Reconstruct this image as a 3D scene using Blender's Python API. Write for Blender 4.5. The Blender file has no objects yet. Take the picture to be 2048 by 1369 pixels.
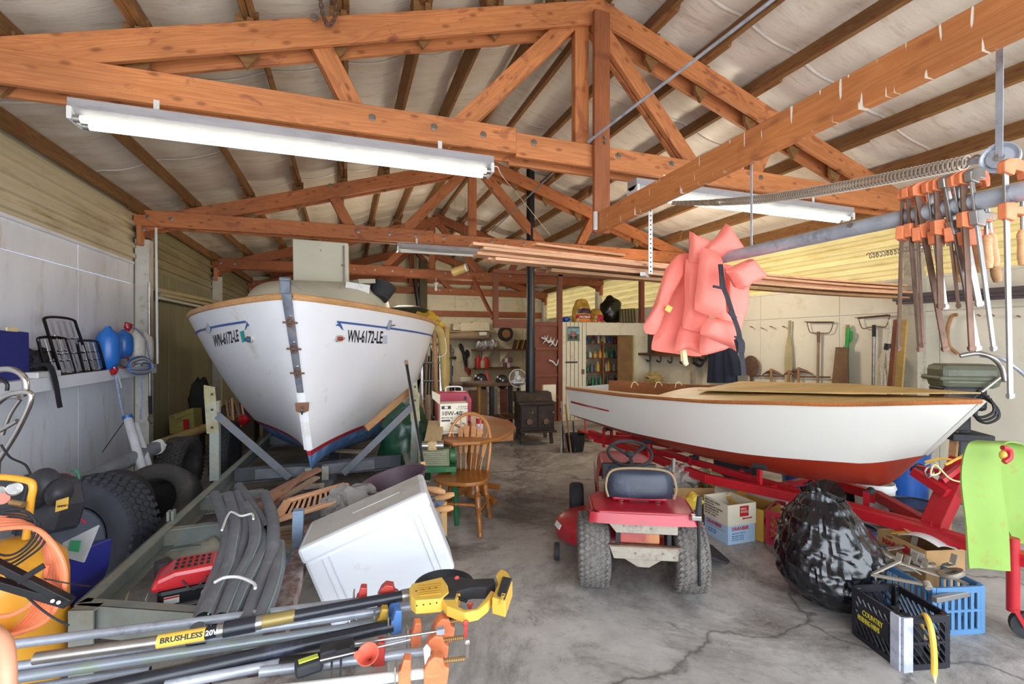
import bpy, bmesh, math, random
from mathutils import Vector, Matrix, Euler, noise
random.seed(7)
C = bpy.context.scene
COL = C.collection
PI = math.pi
# ---------------------------------------------------------------- camera
FPX, CX, HY, HC = 935.0, 1024.0, 683.0, 1.65      # focal length in pixels, centre, horizon row, eye height
SY, CY = 0.336, 0.94187
cam_d = bpy.data.cameras.new('camera'); cam = bpy.data.objects.new('camera', cam_d); COL.objects.link(cam)
cam.location = (0, 0, HC)
cam.rotation_euler = (PI/2, 0, -math.asin(SY))
cam_d.sensor_width = 36; cam_d.lens = 36*FPX/2048; cam_d.clip_start = .02
cam_d.shift_y = -(684.5-HY)/2048
C.camera = cam
# ---------------------------------------------------------------- light
w = bpy.data.worlds.new('daylight'); C.world = w; w.use_nodes = True
nt = w.node_tree; bg = nt.nodes['Background']
bg.inputs[0].default_value = (.74, .86, 1, 1); bg.inputs[1].default_value = 3.3
def sun(name, rot, power, col, ang):
    d = bpy.data.lights.new(name, 'SUN'); d.energy = power; d.color = col; d.angle = ang
    o = bpy.data.objects.new(name, d); COL.objects.link(o); o.rotation_euler = rot; return o
sun('sun', (math.radians(22), math.radians(58), 0), 2.6, (1, .88, .70), .05)   # high over the right-hand side of the building
def area(name, loc, rot, sx, sy, power, col):
    d = bpy.data.lights.new(name, 'AREA'); d.shape = 'RECTANGLE'; d.size = sx; d.size_y = sy; d.energy = power; d.color = col
    o = bpy.data.objects.new(name, d); COL.objects.link(o); o.location = loc; o.rotation_euler = rot; return o
area('doorway_daylight', (1.9, -2.4, 1.6), (math.radians(99), 0, 0), 9.5, 3.4, 430, (.93, .96, 1))
def bulb(name, loc, power, col=(1, .87, .68), r=.25):  # soft point light, no bulb is modelled with it
    d = bpy.data.lights.new(name, 'POINT'); d.energy = power; d.color = col; d.shadow_soft_size = r
    o = bpy.data.objects.new(name, d); COL.objects.link(o); o.location = loc
bulb('warm_fill', (1.0, 8.9, 2.6), 60); bulb('warm_fill', (3.0, 12.2, 2.6), 60)  # unseen point lights added as warm interior fill
bulb('warm_fill', (4.6, 5.6, 2.5), 95)
C.view_settings.view_transform = 'Standard'; C.view_settings.look = 'None'
C.view_settings.gamma = 1; C.view_settings.use_curve_mapping = False
C.view_settings.exposure = -0.03
C.cycles.use_denoising = True
C.cycles.max_bounces = 8; C.cycles.diffuse_bounces = 5
# ---------------------------------------------------------------- helpers
def ray(px, py):
    xc = (px-CX)/FPX
    return Vector((SY+CY*xc, CY-SY*xc, (HY-py)/FPX))
def P(px, py, t=None, X=None, Y=None, z=None):
    """world point seen at a photo pixel, at a given depth t, plane X, plane Y or height z"""
    r = ray(px, py)
    if t is None:
        t = X/r.x if X is not None else Y/r.y if Y is not None else (z-HC)/r.z
    return Vector((r.x*t, r.y*t, HC+r.z*t))
def lin(c): c /= 255; return c/12.92 if c <= .04045 else ((c+.055)/1.055)**2.4
def rgb(c):
    if isinstance(c, int): c = (c >> 16 & 255, c >> 8 & 255, c & 255)
    return (lin(c[0]), lin(c[1]), lin(c[2]), 1)
MATS = {}
def M(name, col, rough=.5, metal=0., var=.12, scale=6., bump=0., dirt=0., dcol=0x4a3c2c, emit=0., alpha=1., coat=0., dscale=2.5, transl=0., stretch=(1,1,1), spec=.5):
    if name in MATS: return MATS[name]
    m = bpy.data.materials.new(name); m.use_nodes = True; MATS[name] = m
    n = m.node_tree.nodes; l = m.node_tree.links; b = n['Principled BSDF']
    c = rgb(col)
    b.inputs['Roughness'].default_value = rough; b.inputs['Metallic'].default_value = metal
    b.inputs['Specular IOR Level'].default_value = spec
    if coat: b.inputs['Coat Weight'].default_value = coat; b.inputs['Coat Roughness'].default_value = .15
    if alpha < 1: b.inputs['Alpha'].default_value = alpha
    if emit: b.inputs['Emission Color'].default_value = c; b.inputs['Emission Strength'].default_value = emit
    tc = n.new('ShaderNodeTexCoord'); mp = n.new('ShaderNodeMapping'); mp.inputs['Scale'].default_value = stretch
    oi = n.new('ShaderNodeObjectInfo'); va = n.new('ShaderNodeVectorMath'); va.operation = 'ADD'
    l.new(tc.outputs['Object'], mp.inputs[0]); l.new(mp.outputs[0], va.inputs[0])
    ms = n.new('ShaderNodeMath'); ms.operation = 'MULTIPLY'; ms.inputs[1].default_value = 31
    l.new(oi.outputs['Random'], ms.inputs[0]); l.new(ms.outputs[0], va.inputs[1])
    V = va.outputs[0]
    nz = n.new('ShaderNodeTexNoise'); nz.inputs['Scale'].default_value = scale; nz.inputs['Detail'].default_value = 5; l.new(V, nz.inputs[0])
    cr = n.new('ShaderNodeValToRGB'); l.new(nz.outputs[0], cr.inputs[0])
    cr.color_ramp.elements[0].position = .3; cr.color_ramp.elements[1].position = .7
    cr.color_ramp.elements[0].color = tuple(max(0, x*(1-var)) for x in c[:3])+(1,)
    cr.color_ramp.elements[1].color = tuple(min(1, x*(1+var)) for x in c[:3])+(1,)
    out = cr.outputs[0]
    if dirt:
        nd = n.new('ShaderNodeTexNoise'); nd.inputs['Scale'].default_value = dscale; nd.inputs['Detail'].default_value = 9; nd.inputs['Roughness'].default_value = .7; l.new(V, nd.inputs[0])
        dr = n.new('ShaderNodeValToRGB'); dr.color_ramp.elements[0].position = .62-dirt*.3; dr.color_ramp.elements[1].position = .72
        l.new(nd.outputs[0], dr.inputs[0])
        mx = n.new('ShaderNodeMix'); mx.data_type = 'RGBA'; l.new(dr.outputs[0], mx.inputs[0]); l.new(out, mx.inputs[6]); mx.inputs[7].default_value = rgb(dcol)
        out = mx.outputs[2]
    l.new(out, b.inputs['Base Color'])
    if bump:
        bp = n.new('ShaderNodeBump'); bp.inputs['Strength'].default_value = bump; bp.inputs['Distance'].default_value = .01
        nb = n.new('ShaderNodeTexNoise'); nb.inputs['Scale'].default_value = scale*4; nb.inputs['Detail'].default_value = 6; l.new(V, nb.inputs[0])
        l.new(nb.outputs[0], bp.inputs['Height']); l.new(bp.outputs[0], b.inputs['Normal'])
    if transl:
        tr = n.new('ShaderNodeBsdfTranslucent'); l.new(out, tr.inputs[0]); mix = n.new('ShaderNodeMixShader'); mix.inputs[0].default_value = transl
        l.new(b.outputs[0], mix.inputs[1]); l.new(tr.outputs[0], mix.inputs[2]); l.new(mix.outputs[0], n['Material Output'].inputs[0])
    return m
def wood(name, c1, c2, rough=.55, knots=.5, gs=1., coat=0., drip=0.):
    """timber whose grain runs along the object's own X axis"""
    if name in MATS: return MATS[name]
    m = bpy.data.materials.new(name); m.use_nodes = True; MATS[name] = m
    n = m.node_tree.nodes; l = m.node_tree.links; b = n['Principled BSDF']; b.inputs['Roughness'].default_value = rough
    if coat: b.inputs['Coat Weight'].default_value = coat
    tc = n.new('ShaderNodeTexCoord'); mp = n.new('ShaderNodeMapping'); mp.inputs['Scale'].default_value = (.55*gs, 9*gs, 9*gs)
    oi = n.new('ShaderNodeObjectInfo'); ms = n.new('ShaderNodeMath'); ms.operation = 'MULTIPLY'; ms.inputs[1].default_value = 57
    va = n.new('ShaderNodeVectorMath'); va.operation = 'ADD'
    l.new(oi.outputs['Random'], ms.inputs[0]); l.new(tc.outputs['Object'], mp.inputs[0]); l.new(mp.outputs[0], va.inputs[0]); l.new(ms.outputs[0], va.inputs[1])
    nz = n.new('ShaderNodeTexNoise'); nz.inputs['Scale'].default_value = 1.6; nz.inputs['Detail'].default_value = 2; nz.inputs['Distortion'].default_value = 1.2; l.new(va.outputs[0], nz.inputs[0])
    mm = n.new('ShaderNodeMath'); mm.operation = 'MULTIPLY'; mm.inputs[1].default_value = 14; l.new(nz.outputs[0], mm.inputs[0])
    fr = n.new('ShaderNodeMath'); fr.operation = 'PINGPONG'; fr.inputs[1].default_value = 1; l.new(mm.outputs[0], fr.inputs[0])
    mix = n.new('ShaderNodeMix'); mix.data_type = 'RGBA'; mix.inputs[6].default_value = rgb(c1); mix.inputs[7].default_value = rgb(c2)
    sc = n.new('ShaderNodeMath'); sc.operation = 'MULTIPLY'; sc.inputs[1].default_value = .55; l.new(fr.outputs[0], sc.inputs[0]); l.new(sc.outputs[0], mix.inputs[0])
    big = n.new('ShaderNodeTexNoise'); big.inputs['Scale'].default_value = 1.1; big.inputs['Detail'].default_value = 3
    m2 = n.new('ShaderNodeMapping'); m2.inputs['Scale'].default_value = (1.2, 3, 3); va2 = n.new('ShaderNodeVectorMath'); va2.operation = 'ADD'
    l.new(tc.outputs['Object'], m2.inputs[0]); l.new(m2.outputs[0], va2.inputs[0]); l.new(ms.outputs[0], va2.inputs[1]); l.new(va2.outputs[0], big.inputs[0])
    hs = n.new('ShaderNodeHueSaturation'); mr = n.new('ShaderNodeMapRange'); mr.inputs[1].default_value = .3; mr.inputs[2].default_value = .7; mr.inputs[3].default_value = .78; mr.inputs[4].default_value = 1.18
    l.new(big.outputs[0], mr.inputs[0]); l.new(mr.outputs[0], hs.inputs['Value']); l.new(mix.outputs[2], hs.inputs['Color'])
    out = hs.outputs[0]
    if knots:
        vo = n.new('ShaderNodeTexVoronoi'); vo.voronoi_dimensions = '2D'; vo.inputs['Scale'].default_value = 2.6; m3 = n.new('ShaderNodeMapping'); m3.inputs['Scale'].default_value = (1.2, 1, 2.6); m3.inputs['Rotation'].default_value = (-PI/2, 0, 0); 
        va3 = n.new('ShaderNodeVectorMath'); va3.operation = 'ADD'; l.new(tc.outputs['Object'], m3.inputs[0]); l.new(m3.outputs[0], va3.inputs[0]); l.new(ms.outputs[0], va3.inputs[1]); l.new(va3.outputs[0], vo.inputs[0])
        kr = n.new('ShaderNodeValToRGB'); kr.color_ramp.elements[0].position = .045; kr.color_ramp.elements[0].color = (knots,)*3+(1,); kr.color_ramp.elements[1].position = .13; kr.color_ramp.elements[1].color = (0, 0, 0, 1)
        l.new(vo.outputs['Distance'], kr.inputs[0])
        mk = n.new('ShaderNodeMix'); mk.data_type = 'RGBA'; l.new(kr.outputs[0], mk.inputs[0]); l.new(out, mk.inputs[6]); mk.inputs[7].default_value = rgb(0x5e2a12); out = mk.outputs[2]
        st = n.new('ShaderNodeTexNoise'); st.inputs['Scale'].default_value = 2.2; st.inputs['Detail'].default_value = 7; st.inputs['Distortion'].default_value = 1.5; l.new(va2.outputs[0], st.inputs[0])
        sr = n.new('ShaderNodeValToRGB'); sr.color_ramp.elements[0].position = .585; sr.color_ramp.elements[1].position = .66; sr.color_ramp.elements[1].color = (.6*min(1, knots*1.8),)*3+(1,); l.new(st.outputs[0], sr.inputs[0])
        mk = n.new('ShaderNodeMix'); mk.data_type = 'RGBA'; l.new(sr.outputs[0], mk.inputs[0]); l.new(out, mk.inputs[6]); mk.inputs[7].default_value = rgb(0x8a4a34); out = mk.outputs[2]
    if drip:
        m4 = n.new('ShaderNodeMapping'); m4.inputs['Scale'].default_value = (48, 3, 5); l.new(tc.outputs['Object'], m4.inputs[0])
        dn = n.new('ShaderNodeTexNoise'); dn.inputs['Scale'].default_value = 1; dn.inputs['Detail'].default_value = 1; l.new(m4.outputs[0], dn.inputs[0])
        dr = n.new('ShaderNodeValToRGB'); dr.color_ramp.elements[0].position = .67; dr.color_ramp.elements[1].position = .70; l.new(dn.outputs[0], dr.inputs[0])
        mk = n.new('ShaderNodeMix'); mk.data_type = 'RGBA'; l.new(dr.outputs[0], mk.inputs[0]); l.new(out, mk.inputs[6]); mk.inputs[7].default_value = rgb(0xe8dccb); out = mk.outputs[2]
    l.new(out, b.inputs['Base Color'])
    bp = n.new('ShaderNodeBump'); bp.inputs['Strength'].default_value = .15; bp.inputs['Distance'].default_value = .004; l.new(fr.outputs[0], bp.inputs['Height']); l.new(bp.outputs[0], b.inputs['Normal'])
    return m
class MB:
    """collects shapes into one mesh"""
    def __init__(s, m=None): s.v = []; s.f = []; s.m = m
    def add(s, vs, fs):
        k = len(s.v)
        s.v += [(s.m @ Vector(v)) if s.m else Vector(v) for v in vs]; s.f += [tuple(i+k for i in f) for f in fs]; return s
    def box(s, c, d, rot=None):
        x, y, z = d[0]/2, d[1]/2, d[2]/2
        vs = [Vector((a*x, b*y, e*z)) for a in (-1, 1) for b in (-1, 1) for e in (-1, 1)]
        if rot is not None: R = Euler(rot).to_matrix(); vs = [R @ v for v in vs]
        c = Vector(c)
        return s.add([v+c for v in vs], [(0,1,3,2),(4,6,7,5),(0,4,5,1),(2,3,7,6),(0,2,6,4),(1,5,7,3)])
    def bar(s, a, b, wd, h, up=(0,0,1)):
        a, b = Vector(a), Vector(b); d = (b-a).normalized(); u = Vector(up); sd = d.cross(u)
        if sd.length < 1e-4: sd = d.cross(Vector((0,1,0)))
        sd.normalize(); u = sd.cross(d)
        vs = [p+sd*(i*wd/2)+u*(j*h/2) for p in (a, b) for i in (-1, 1) for j in (-1, 1)]
        return s.add(vs, [(0,1,3,2),(4,6,7,5),(0,4,5,1),(2,3,7,6),(0,2,6,4),(1,5,7,3)])
    def tube(s, pts, r, n=8, cap=True, closed=False):
        pts = [Vector(p) for p in pts]; m = len(pts); rs = r if isinstance(r, (list, tuple)) else [r]*m
        vs = []; fs = []; pu = None
        for i, p in enumerate(pts):
            if closed: d = pts[(i+1) % m]-pts[i-1]
            else: d = pts[min(i+1, m-1)]-pts[max(i-1, 0)]
            if d.length < 1e-9: d = Vector((0,0,1))
            d.normalize()
            if pu is None:
                pu = Vector((0,0,1)) if abs(d.z) < .9 else Vector((1,0,0))
            sd = d.cross(pu)
            if sd.length < 1e-6: sd = d.orthogonal()
            sd.normalize(); u = sd.cross(d); pu = u
            for k in range(n):
                a = 2*PI*k/n; vs.append(p+(sd*math.cos(a)+u*math.sin(a))*rs[i])
        for i in range(m if closed else m-1):
            j = (i+1) % m
            for k in range(n): fs.append((i*n+k, i*n+(k+1) % n, j*n+(k+1) % n, j*n+k))
        if cap and not closed: fs.append(tuple(range(n))[::-1]); fs.append(tuple(range((m-1)*n, m*n)))
        return s.add(vs, fs)
    def cyl(s, a, b, r, r2=None, n=16): return s.tube([a, b], [r, r if r2 is None else r2], n)
    def lathe(s, prof, n=20, o=(0,0,0), ax=None, sc=(1,1)):
        """prof: (radius, height) pairs round the z axis; ax turns z onto a direction"""
        R = Vector((0,0,1)).rotation_difference(Vector(ax).normalized()).to_matrix() if ax is not None else Matrix.Identity(3)
        o = Vector(o); vs = []; fs = []
        for r, h in prof:
            for k in range(n): a = 2*PI*k/n; vs.append(R @ Vector((r*math.cos(a)*sc[0], r*math.sin(a)*sc[1], h))+o)
        m = len(prof)
        for i in range(m-1):
            for k in range(n): fs.append((i*n+k, i*n+(k+1) % n, (i+1)*n+(k+1) % n, (i+1)*n+k))
        if prof[0][0] > 1e-4: fs.append(tuple(range(n))[::-1])
        if prof[-1][0] > 1e-4: fs.append(tuple(range((m-1)*n, m*n)))
        return s.add(vs, fs)
    def ball(s, c, r, n=12, m=8, nz=0, seed=0):
        r = r if isinstance(r, (tuple, list)) else (r, r, r); c = Vector(c); vs = []; fs = []
        for i in range(m+1):
            a = PI*i/m
            for k in range(n):
                b = 2*PI*k/n; d = Vector((math.sin(a)*math.cos(b), math.sin(a)*math.sin(b), -math.cos(a)))
                q = 1+(nz*noise.noise(d*2.1+Vector((seed, 0, 0)))*2 if nz else 0)
                vs.append(c+Vector((d.x*r[0], d.y*r[1], d.z*r[2]))*q)
        for i in range(m):
            for k in range(n): fs.append((i*n+k, i*n+(k+1) % n, (i+1)*n+(k+1) % n, (i+1)*n+k))
        return s.add(vs, fs)
    def prism(s, poly, o, ex, ey, th):
        """flat outline in the plane (ex, ey) at o, thickened by th along ex x ey (centred)"""
        o, ex, ey = Vector(o), Vector(ex).normalized(), Vector(ey).normalized(); nn = ex.cross(ey).normalized(); k = len(poly)
        vs = [o+ex*p[0]+ey*p[1]+nn*(g*th/2) for g in (-1, 1) for p in poly]
        fs = [tuple(range(k))[::-1], tuple(range(k, 2*k))]+[(i, (i+1) % k, k+(i+1) % k, k+i) for i in range(k)]
        return s.add(vs, fs)
    def grid(s, fn, nu, nv, th=0):
        vs = [Vector(fn(i/nu, j/nv)) for i in range(nu+1) for j in range(nv+1)]; W = nv+1
        fs = [(i*W+j, (i+1)*W+j, (i+1)*W+j+1, i*W+j+1) for i in range(nu) for j in range(nv)]
        if th:
            nr = [Vector((0,0,0)) for _ in vs]
            for f in fs:
                q = (vs[f[1]]-vs[f[0]]).cross(vs[f[3]]-vs[f[0]])
                for i in f: nr[i] += q
            k = len(vs); vs += [v-n_.normalized()*th if n_.length > 0 else v for v, n_ in zip(vs[:k], nr)]
            fs += [tuple(i+k for i in f)[::-1] for f in fs]
            rim = [i*W for i in range(nu+1)]+[nu*W+j for j in range(1, nv+1)]+[i*W+nv for i in range(nu-1, -1, -1)]+[j for j in range(nv-1, 0, -1)]
            for a, b in zip(rim, rim[1:]+rim[:1]): fs.append((a, b, b+k, a+k)[::-1])
        return s.add(vs, fs)
    def mesh(s, inv=None, smooth=False, name='shape'):
        me = bpy.data.meshes.new(name)
        me.from_pydata([tuple(inv @ v) for v in s.v] if inv else [tuple(v) for v in s.v], [], s.f); me.validate()
        if smooth:
            me.polygons.foreach_set('use_smooth', [True]*len(me.polygons))
            me.set_sharp_from_angle(angle=math.radians(smooth if smooth > 1 else 42))
        me.update(); return me
def link(name, data, mat, parent=None, mw=None, bevel=0., **kw):
    o = bpy.data.objects.new(name, data); COL.objects.link(o)
    if mat and data and not data.materials: data.materials.append(mat)
    if parent: o.parent = parent
    if mw is not None: o.matrix_local = (parent['_mi'] if False else parent_inv(parent)) @ mw if parent else mw
    if bevel:
        b = o.modifiers.new('edge', 'BEVEL'); b.width = bevel; b.segments = 2; b.limit_method = 'ANGLE'; b.angle_limit = math.radians(35)
    for k, v in kw.items():
        if v is not None: o[k] = v
    return o
WM = {}
def parent_inv(p): return WM[p.name].inverted() if p.name in WM else Matrix.Identity(4)
def fix(mb):
    bm = bmesh.new(); return bm
class Thing:
    """an Empty at the thing's base that parents its parts; geometry may be given in world (w=True) or local coordinates"""
    def __init__(s, name, label, cat, loc=(0,0,0), rz=0., rot=None, group=None, kind=None, mat=None):
        s.o = bpy.data.objects.new(name, None); COL.objects.link(s.o); s.o.empty_display_size = .1
        s.M = mat.copy() if mat is not None else Matrix.Translation(Vector(loc)) @ (Euler(rot).to_matrix().to_4x4() if rot is not None else Matrix.Rotation(rz, 4, 'Z'))
        s.o.matrix_world = s.M; s.I = s.M.inverted()
        WM[s.o.name] = s.M
        s.o['label'] = label
        if cat: s.o['category'] = cat
        if group: s.o['group'] = group
        if kind: s.o['kind'] = kind
    def part(s, name, mb, mat, parent=None, smooth=False, bevel=0., w=False, **kw):
        me = mb if isinstance(mb, bpy.types.Mesh) else mb.mesh(s.I if w else None, smooth, name)
        return link(name, me, mat, parent or s.o, bevel=bevel, **kw)
    def board(s, name, a, b, wd, h, mat, up=(0,0,1), bevel=.003, parent=None, **kw):
        """a board from a to b in WORLD coordinates with its grain along its own X axis"""
        a, b = Vector(a), Vector(b); d = (b-a); L = d.length; x = d.normalized(); y = Vector(up).cross(x)
        if y.length < 1e-4: y = Vector((0,1,0)).cross(x)
        y.normalize(); z = x.cross(y)
        m = Matrix((x, y, z)).transposed().to_4x4(); m.translation = (a+b)/2
        me = MB().box((0,0,0), (L, wd, h)).mesh(name=name)
        o = bpy.data.objects.new(name, me); COL.objects.link(o); me.materials.append(mat); o.parent = parent or s.o
        o.matrix_local = s.I @ m
        if bevel:
            bv = o.modifiers.new('edge', 'BEVEL'); bv.width = bevel; bv.segments = 1
        for k, v in kw.items(): o[k] = v
        return o
    def text(s, txt, org, ex, ey, size, mat, name='lettering', ext=.001, off=0., parent=None, sx=1., align='LEFT', w=False, shear=0, **kw):
        """flat lettering: ex reading direction, ey up; org lower left (local unless w)"""
        cu = bpy.data.curves.new('lettering', 'FONT'); cu.body = txt; cu.size = size; cu.extrude = ext; cu.offset = off; cu.align_x = align; cu.shear = shear; cu.resolution_u = 2
        q = bpy.data.objects.new('t', cu); me = bpy.data.meshes.new_from_object(q); bpy.data.objects.remove(q); bpy.data.curves.remove(cu)
        me.materials.clear(); me.materials.append(mat); o = bpy.data.objects.new(name, me); COL.objects.link(o); o.parent = parent or s.o
        x, y = Vector(ex).normalized(), Vector(ey).normalized(); z = x.cross(y).normalized(); y = z.cross(x)
        m = Matrix((x*sx, y, z)).transposed().to_4x4(); m.translation = Vector(org)
        o.matrix_local = (s.I @ m) if w else m
        for k, v in kw.items(): o[k] = v
        return o
def solo(name, label, cat, mb, mat, group=None, kind=None, smooth=False, bevel=0., org=None):
    """a thing that is one mesh, given in world coordinates; its origin is put at the middle of its base"""
    if org is None:
        xs = [v.x for v in mb.v]; ys = [v.y for v in mb.v]; zs = [v.z for v in mb.v]
        org = Vector(((min(xs)+max(xs))/2, (min(ys)+max(ys))/2, min(zs)))
    m = Matrix.Translation(org); o = link(name, mb.mesh(m.inverted(), smooth, name), mat, bevel=bevel)
    o.location = org; WM[o.name] = m; o['label'] = label
    if cat: o['category'] = cat
    if group: o['group'] = group
    if kind: o['kind'] = kind
    return o
def child(parent, name, mb, mat, smooth=False, bevel=0., **kw):
    return link(name, mb.mesh(parent_inv(parent), smooth, name), mat, parent, bevel=bevel, **kw)
def dup(o, parent=None):
    c = o.copy(); COL.objects.link(c); c.parent = parent
    for ch in list(o.children): dup(ch, c)
    return c
def put(o, m, label=None):
    c = dup(o); c.matrix_world = m; WM[c.name] = m
    if label: c['label'] = label
    return c
def spline(pts, n=6, closed=False):
    pts = [Vector(p) for p in pts]; m = len(pts); out = []
    for i in range(m if closed else m-1):
        if closed: a, b, c, d = pts[i-1], pts[i], pts[(i+1) % m], pts[(i+2) % m]
        else: a, b, c, d = pts[max(i-1, 0)], pts[i], pts[i+1], pts[min(i+2, m-1)]
        for k in range(n):
            t = k/n; out.append(.5*((2*b)+(c-a)*t+(2*a-5*b+4*c-d)*t*t+(3*b-a-3*c+d)*t**3))
    if not closed: out.append(pts[-1])
    return out
def S(name, mb, mat, **kw): # setting piece
    kw.setdefault('kind', 'structure'); o = link(name, mb.mesh(name=name), mat, **kw); return o
# ---------------------------------------------------------------- materials of the building
XL, XR, RX = -2.52, 6.42, 1.95
YF, YB = -.7, 14.62
TY = [3.5, 7.15, 10.8, 14.4]
SLOPE = .325
def roof_z(x): return 3.40+SLOPE*((x-XL) if x < RX else (XR-x))
m_fir = wood('fir', 0xcc8450, 0xa85f34, .6, .55)
m_fir2 = wood('fir_dark', 0x9e5c36, 0x7c4426, .6, .5)
m_purlin = wood('purlin_wood', 0x946a3c, 0x644020, .7, .5)
m_beam = wood('drip_stained_fir', 0xc07a45, 0xa8602f, .55, .3, drip=1)
m_redwood = wood('brown_stained_wood', 0x7d4128, 0x663320, .6, .2)
m_foil = M('insulation_facing', 0xe2d8cb, .42, 0, .06, 2.2, .2, .3, 0xc4b5a4, dscale=3, stretch=(1, 5, 1))
m_tape = M('seam_tape', 0xe6dfd6, .35)
m_white_wall = M('white_wall_panel', 0xe9ebf2, .55, 0, .05, 3, .06, .25, 0xcbc6bf, dscale=5, stretch=(1, 1, .25))
m_right_wall = M('off_white_wall_panel', 0xe0dac8, .65, 0, .05, 3, .05, .3, 0xcdc4b0, dscale=3)
m_back_wall = M('aged_white_wall', 0xd8cfb6, .65, 0, .08, 2, .1, .4, 0xb0a283, dscale=2)
m_grey_wall = M('grey_metal_sheet', 0x8c8a6c, .4, .1, .1, 2, .04, .3, 0x76745a, dscale=3, stretch=(1, 4, .4))
m_siding = M('tan_ribbed_siding', 0xcfc2a2, .5, 0, .06, 2, .05, .35, 0x9a8256, dscale=2, stretch=(1, .4, 3))
m_fibre = M('yellow_fibreglass_siding', 0xd2bc80, .45, 0, .08, 2, .04, .4, 0xb59a5e, dscale=3, transl=.3, stretch=(1, .6, 4))
m_post_white = M('white_painted_post', 0xcfcac0, .6, 0, .06, 5, .2, .3, 0xa9a294, dscale=8)
m_bolt = M('steel_bolt', 0x8f867c, .4, .8)
m_dark = M('dark_post', 0x4b4332, .8)

def concrete():
    m = bpy.data.materials.new('concrete'); m.use_nodes = True
    n = m.node_tree.nodes; l = m.node_tree.links; b = n['Principled BSDF']
    tc = n.new('ShaderNodeTexCoord')
    def nz(s, d, r=.6, dis=0):
        q = n.new('ShaderNodeTexNoise'); q.inputs['Scale'].default_value = s; q.inputs['Detail'].default_value = d; q.inputs['Roughness'].default_value = r; q.inputs['Distortion'].default_value = dis
        l.new(tc.outputs['Object'], q.inputs[0]); return q.outputs[0]
    def ramp(src, p0, c0, p1, c1):
        q = n.new('ShaderNodeValToRGB'); q.color_ramp.elements[0].position = p0; q.color_ramp.elements[0].color = c0; q.color_ramp.elements[1].position = p1; q.color_ramp.elements[1].color = c1; l.new(src, q.inputs[0]); return q.outputs[0]
    def mixc(f, a, c):
        q = n.new('ShaderNodeMix'); q.data_type = 'RGBA'; l.new(f, q.inputs[0]); l.new(a, q.inputs[6]); q.inputs[7].default_value = c; return q.outputs[2]
    base = ramp(nz(1.3, 9, .72), .32, rgb(0x8e8a86), .68, rgb(0xbfbab5))
    st = ramp(nz(.75, 10, .78, .7), .46, (0,0,0,1), .62, (.95,)*3+(1,))
    o = mixc(st, base, rgb(0x605a55))
    st2 = ramp(nz(3.1, 10, .8, .6), .58, (0,0,0,1), .68, (.75,)*3+(1,))
    o = mixc(st2, o, rgb(0x4e4843))
    lt = ramp(nz(5.5, 8, .8, .4), .64, (0,0,0,1), .7, (.6,)*3+(1,))
    o = mixc(lt, o, rgb(0xcfcac4))
    sp_ = ramp(nz(26, 6, .7), .64, (0,0,0,1), .70, (.55,)*3+(1,)); o = mixc(sp_, o, rgb(0xd2cdc8))
    sp2 = ramp(nz(11, 8, .8, .8), .60, (0,0,0,1), .70, (.5,)*3+(1,)); o = mixc(sp2, o, rgb(0x5a5653))
    vo = n.new('ShaderNodeTexVoronoi'); vo.feature = 'DISTANCE_TO_EDGE'; vo.inputs['Scale'].default_value = .3
    wv = n.new('ShaderNodeTexNoise'); wv.inputs['Scale'].default_value = 2.5; wv.inputs['Detail'].default_value = 6; l.new(tc.outputs['Object'], wv.inputs[0])
    vm = n.new('ShaderNodeVectorMath'); vm.operation = 'MULTIPLY_ADD'; l.new(wv.outputs['Color'], vm.inputs[0]); vm.inputs[1].default_value = (.5,.5,.5); l.new(tc.outputs['Object'], vm.inputs[2]); l.new(vm.outputs[0], vo.inputs[0])
    ck = ramp(vo.outputs[0], .0, (.8,.8,.8,1), .005, (0,0,0,1)); o = mixc(ck, o, rgb(0x4a4540))
    l.new(o, b.inputs['Base Color']); b.inputs['Roughness'].default_value = .48
    bp = n.new('ShaderNodeBump'); bp.inputs['Strength'].default_value = .25; bp.inputs['Distance'].default_value = .01; l.new(nz(14, 8), bp.inputs['Height']); l.new(bp.outputs[0], b.inputs['Normal'])
    return m
m_conc = concrete()
# ---------------------------------------------------------------- shell
S('floor', MB().box(((XL+XR)/2, (YB+YF)/2-1.5, -.06), (XR-XL+.4, YB-YF+3, .12)), m_conc)
S('ground', MB().box((2, -9, -.1), (60, 12, .1)), M('gravel_yard', 0x9a958c, .9, bump=.4), )
def shell_thing(name, mb, mat, loc=(0,0,0)):
    o = link(name, mb.mesh(name=name), mat, kind='structure'); return o
wl = S('wall_left', MB().box((XL-.06, (YB+YF)/2, 1.18), (.1, YB-YF, 2.40)), m_white_wall)
wr = S('wall_right', MB().box((XR+.06, (YB+YF)/2, 1.19), (.1, YB-YF, 2.42)), m_right_wall)
wb = S('wall_back', MB().prism([(XL-.1, -.02), (XR+.1, -.02), (XR+.1, 3.42), (RX, roof_z(RX)+.05), (XL-.1, 3.42)], (0, YB+.08, 0), (1,0,0), (0,0,1), .1), m_back_wall)
S('wall_front', MB().prism([(XL-.1, 2.95), (XR+.1, 2.95), (XR+.1, 3.42), (RX, roof_z(RX)+.05), (XL-.1, 3.42)], (0, YF-.05, 0), (1,0,0), (0,0,1), .1), m_back_wall)
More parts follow.
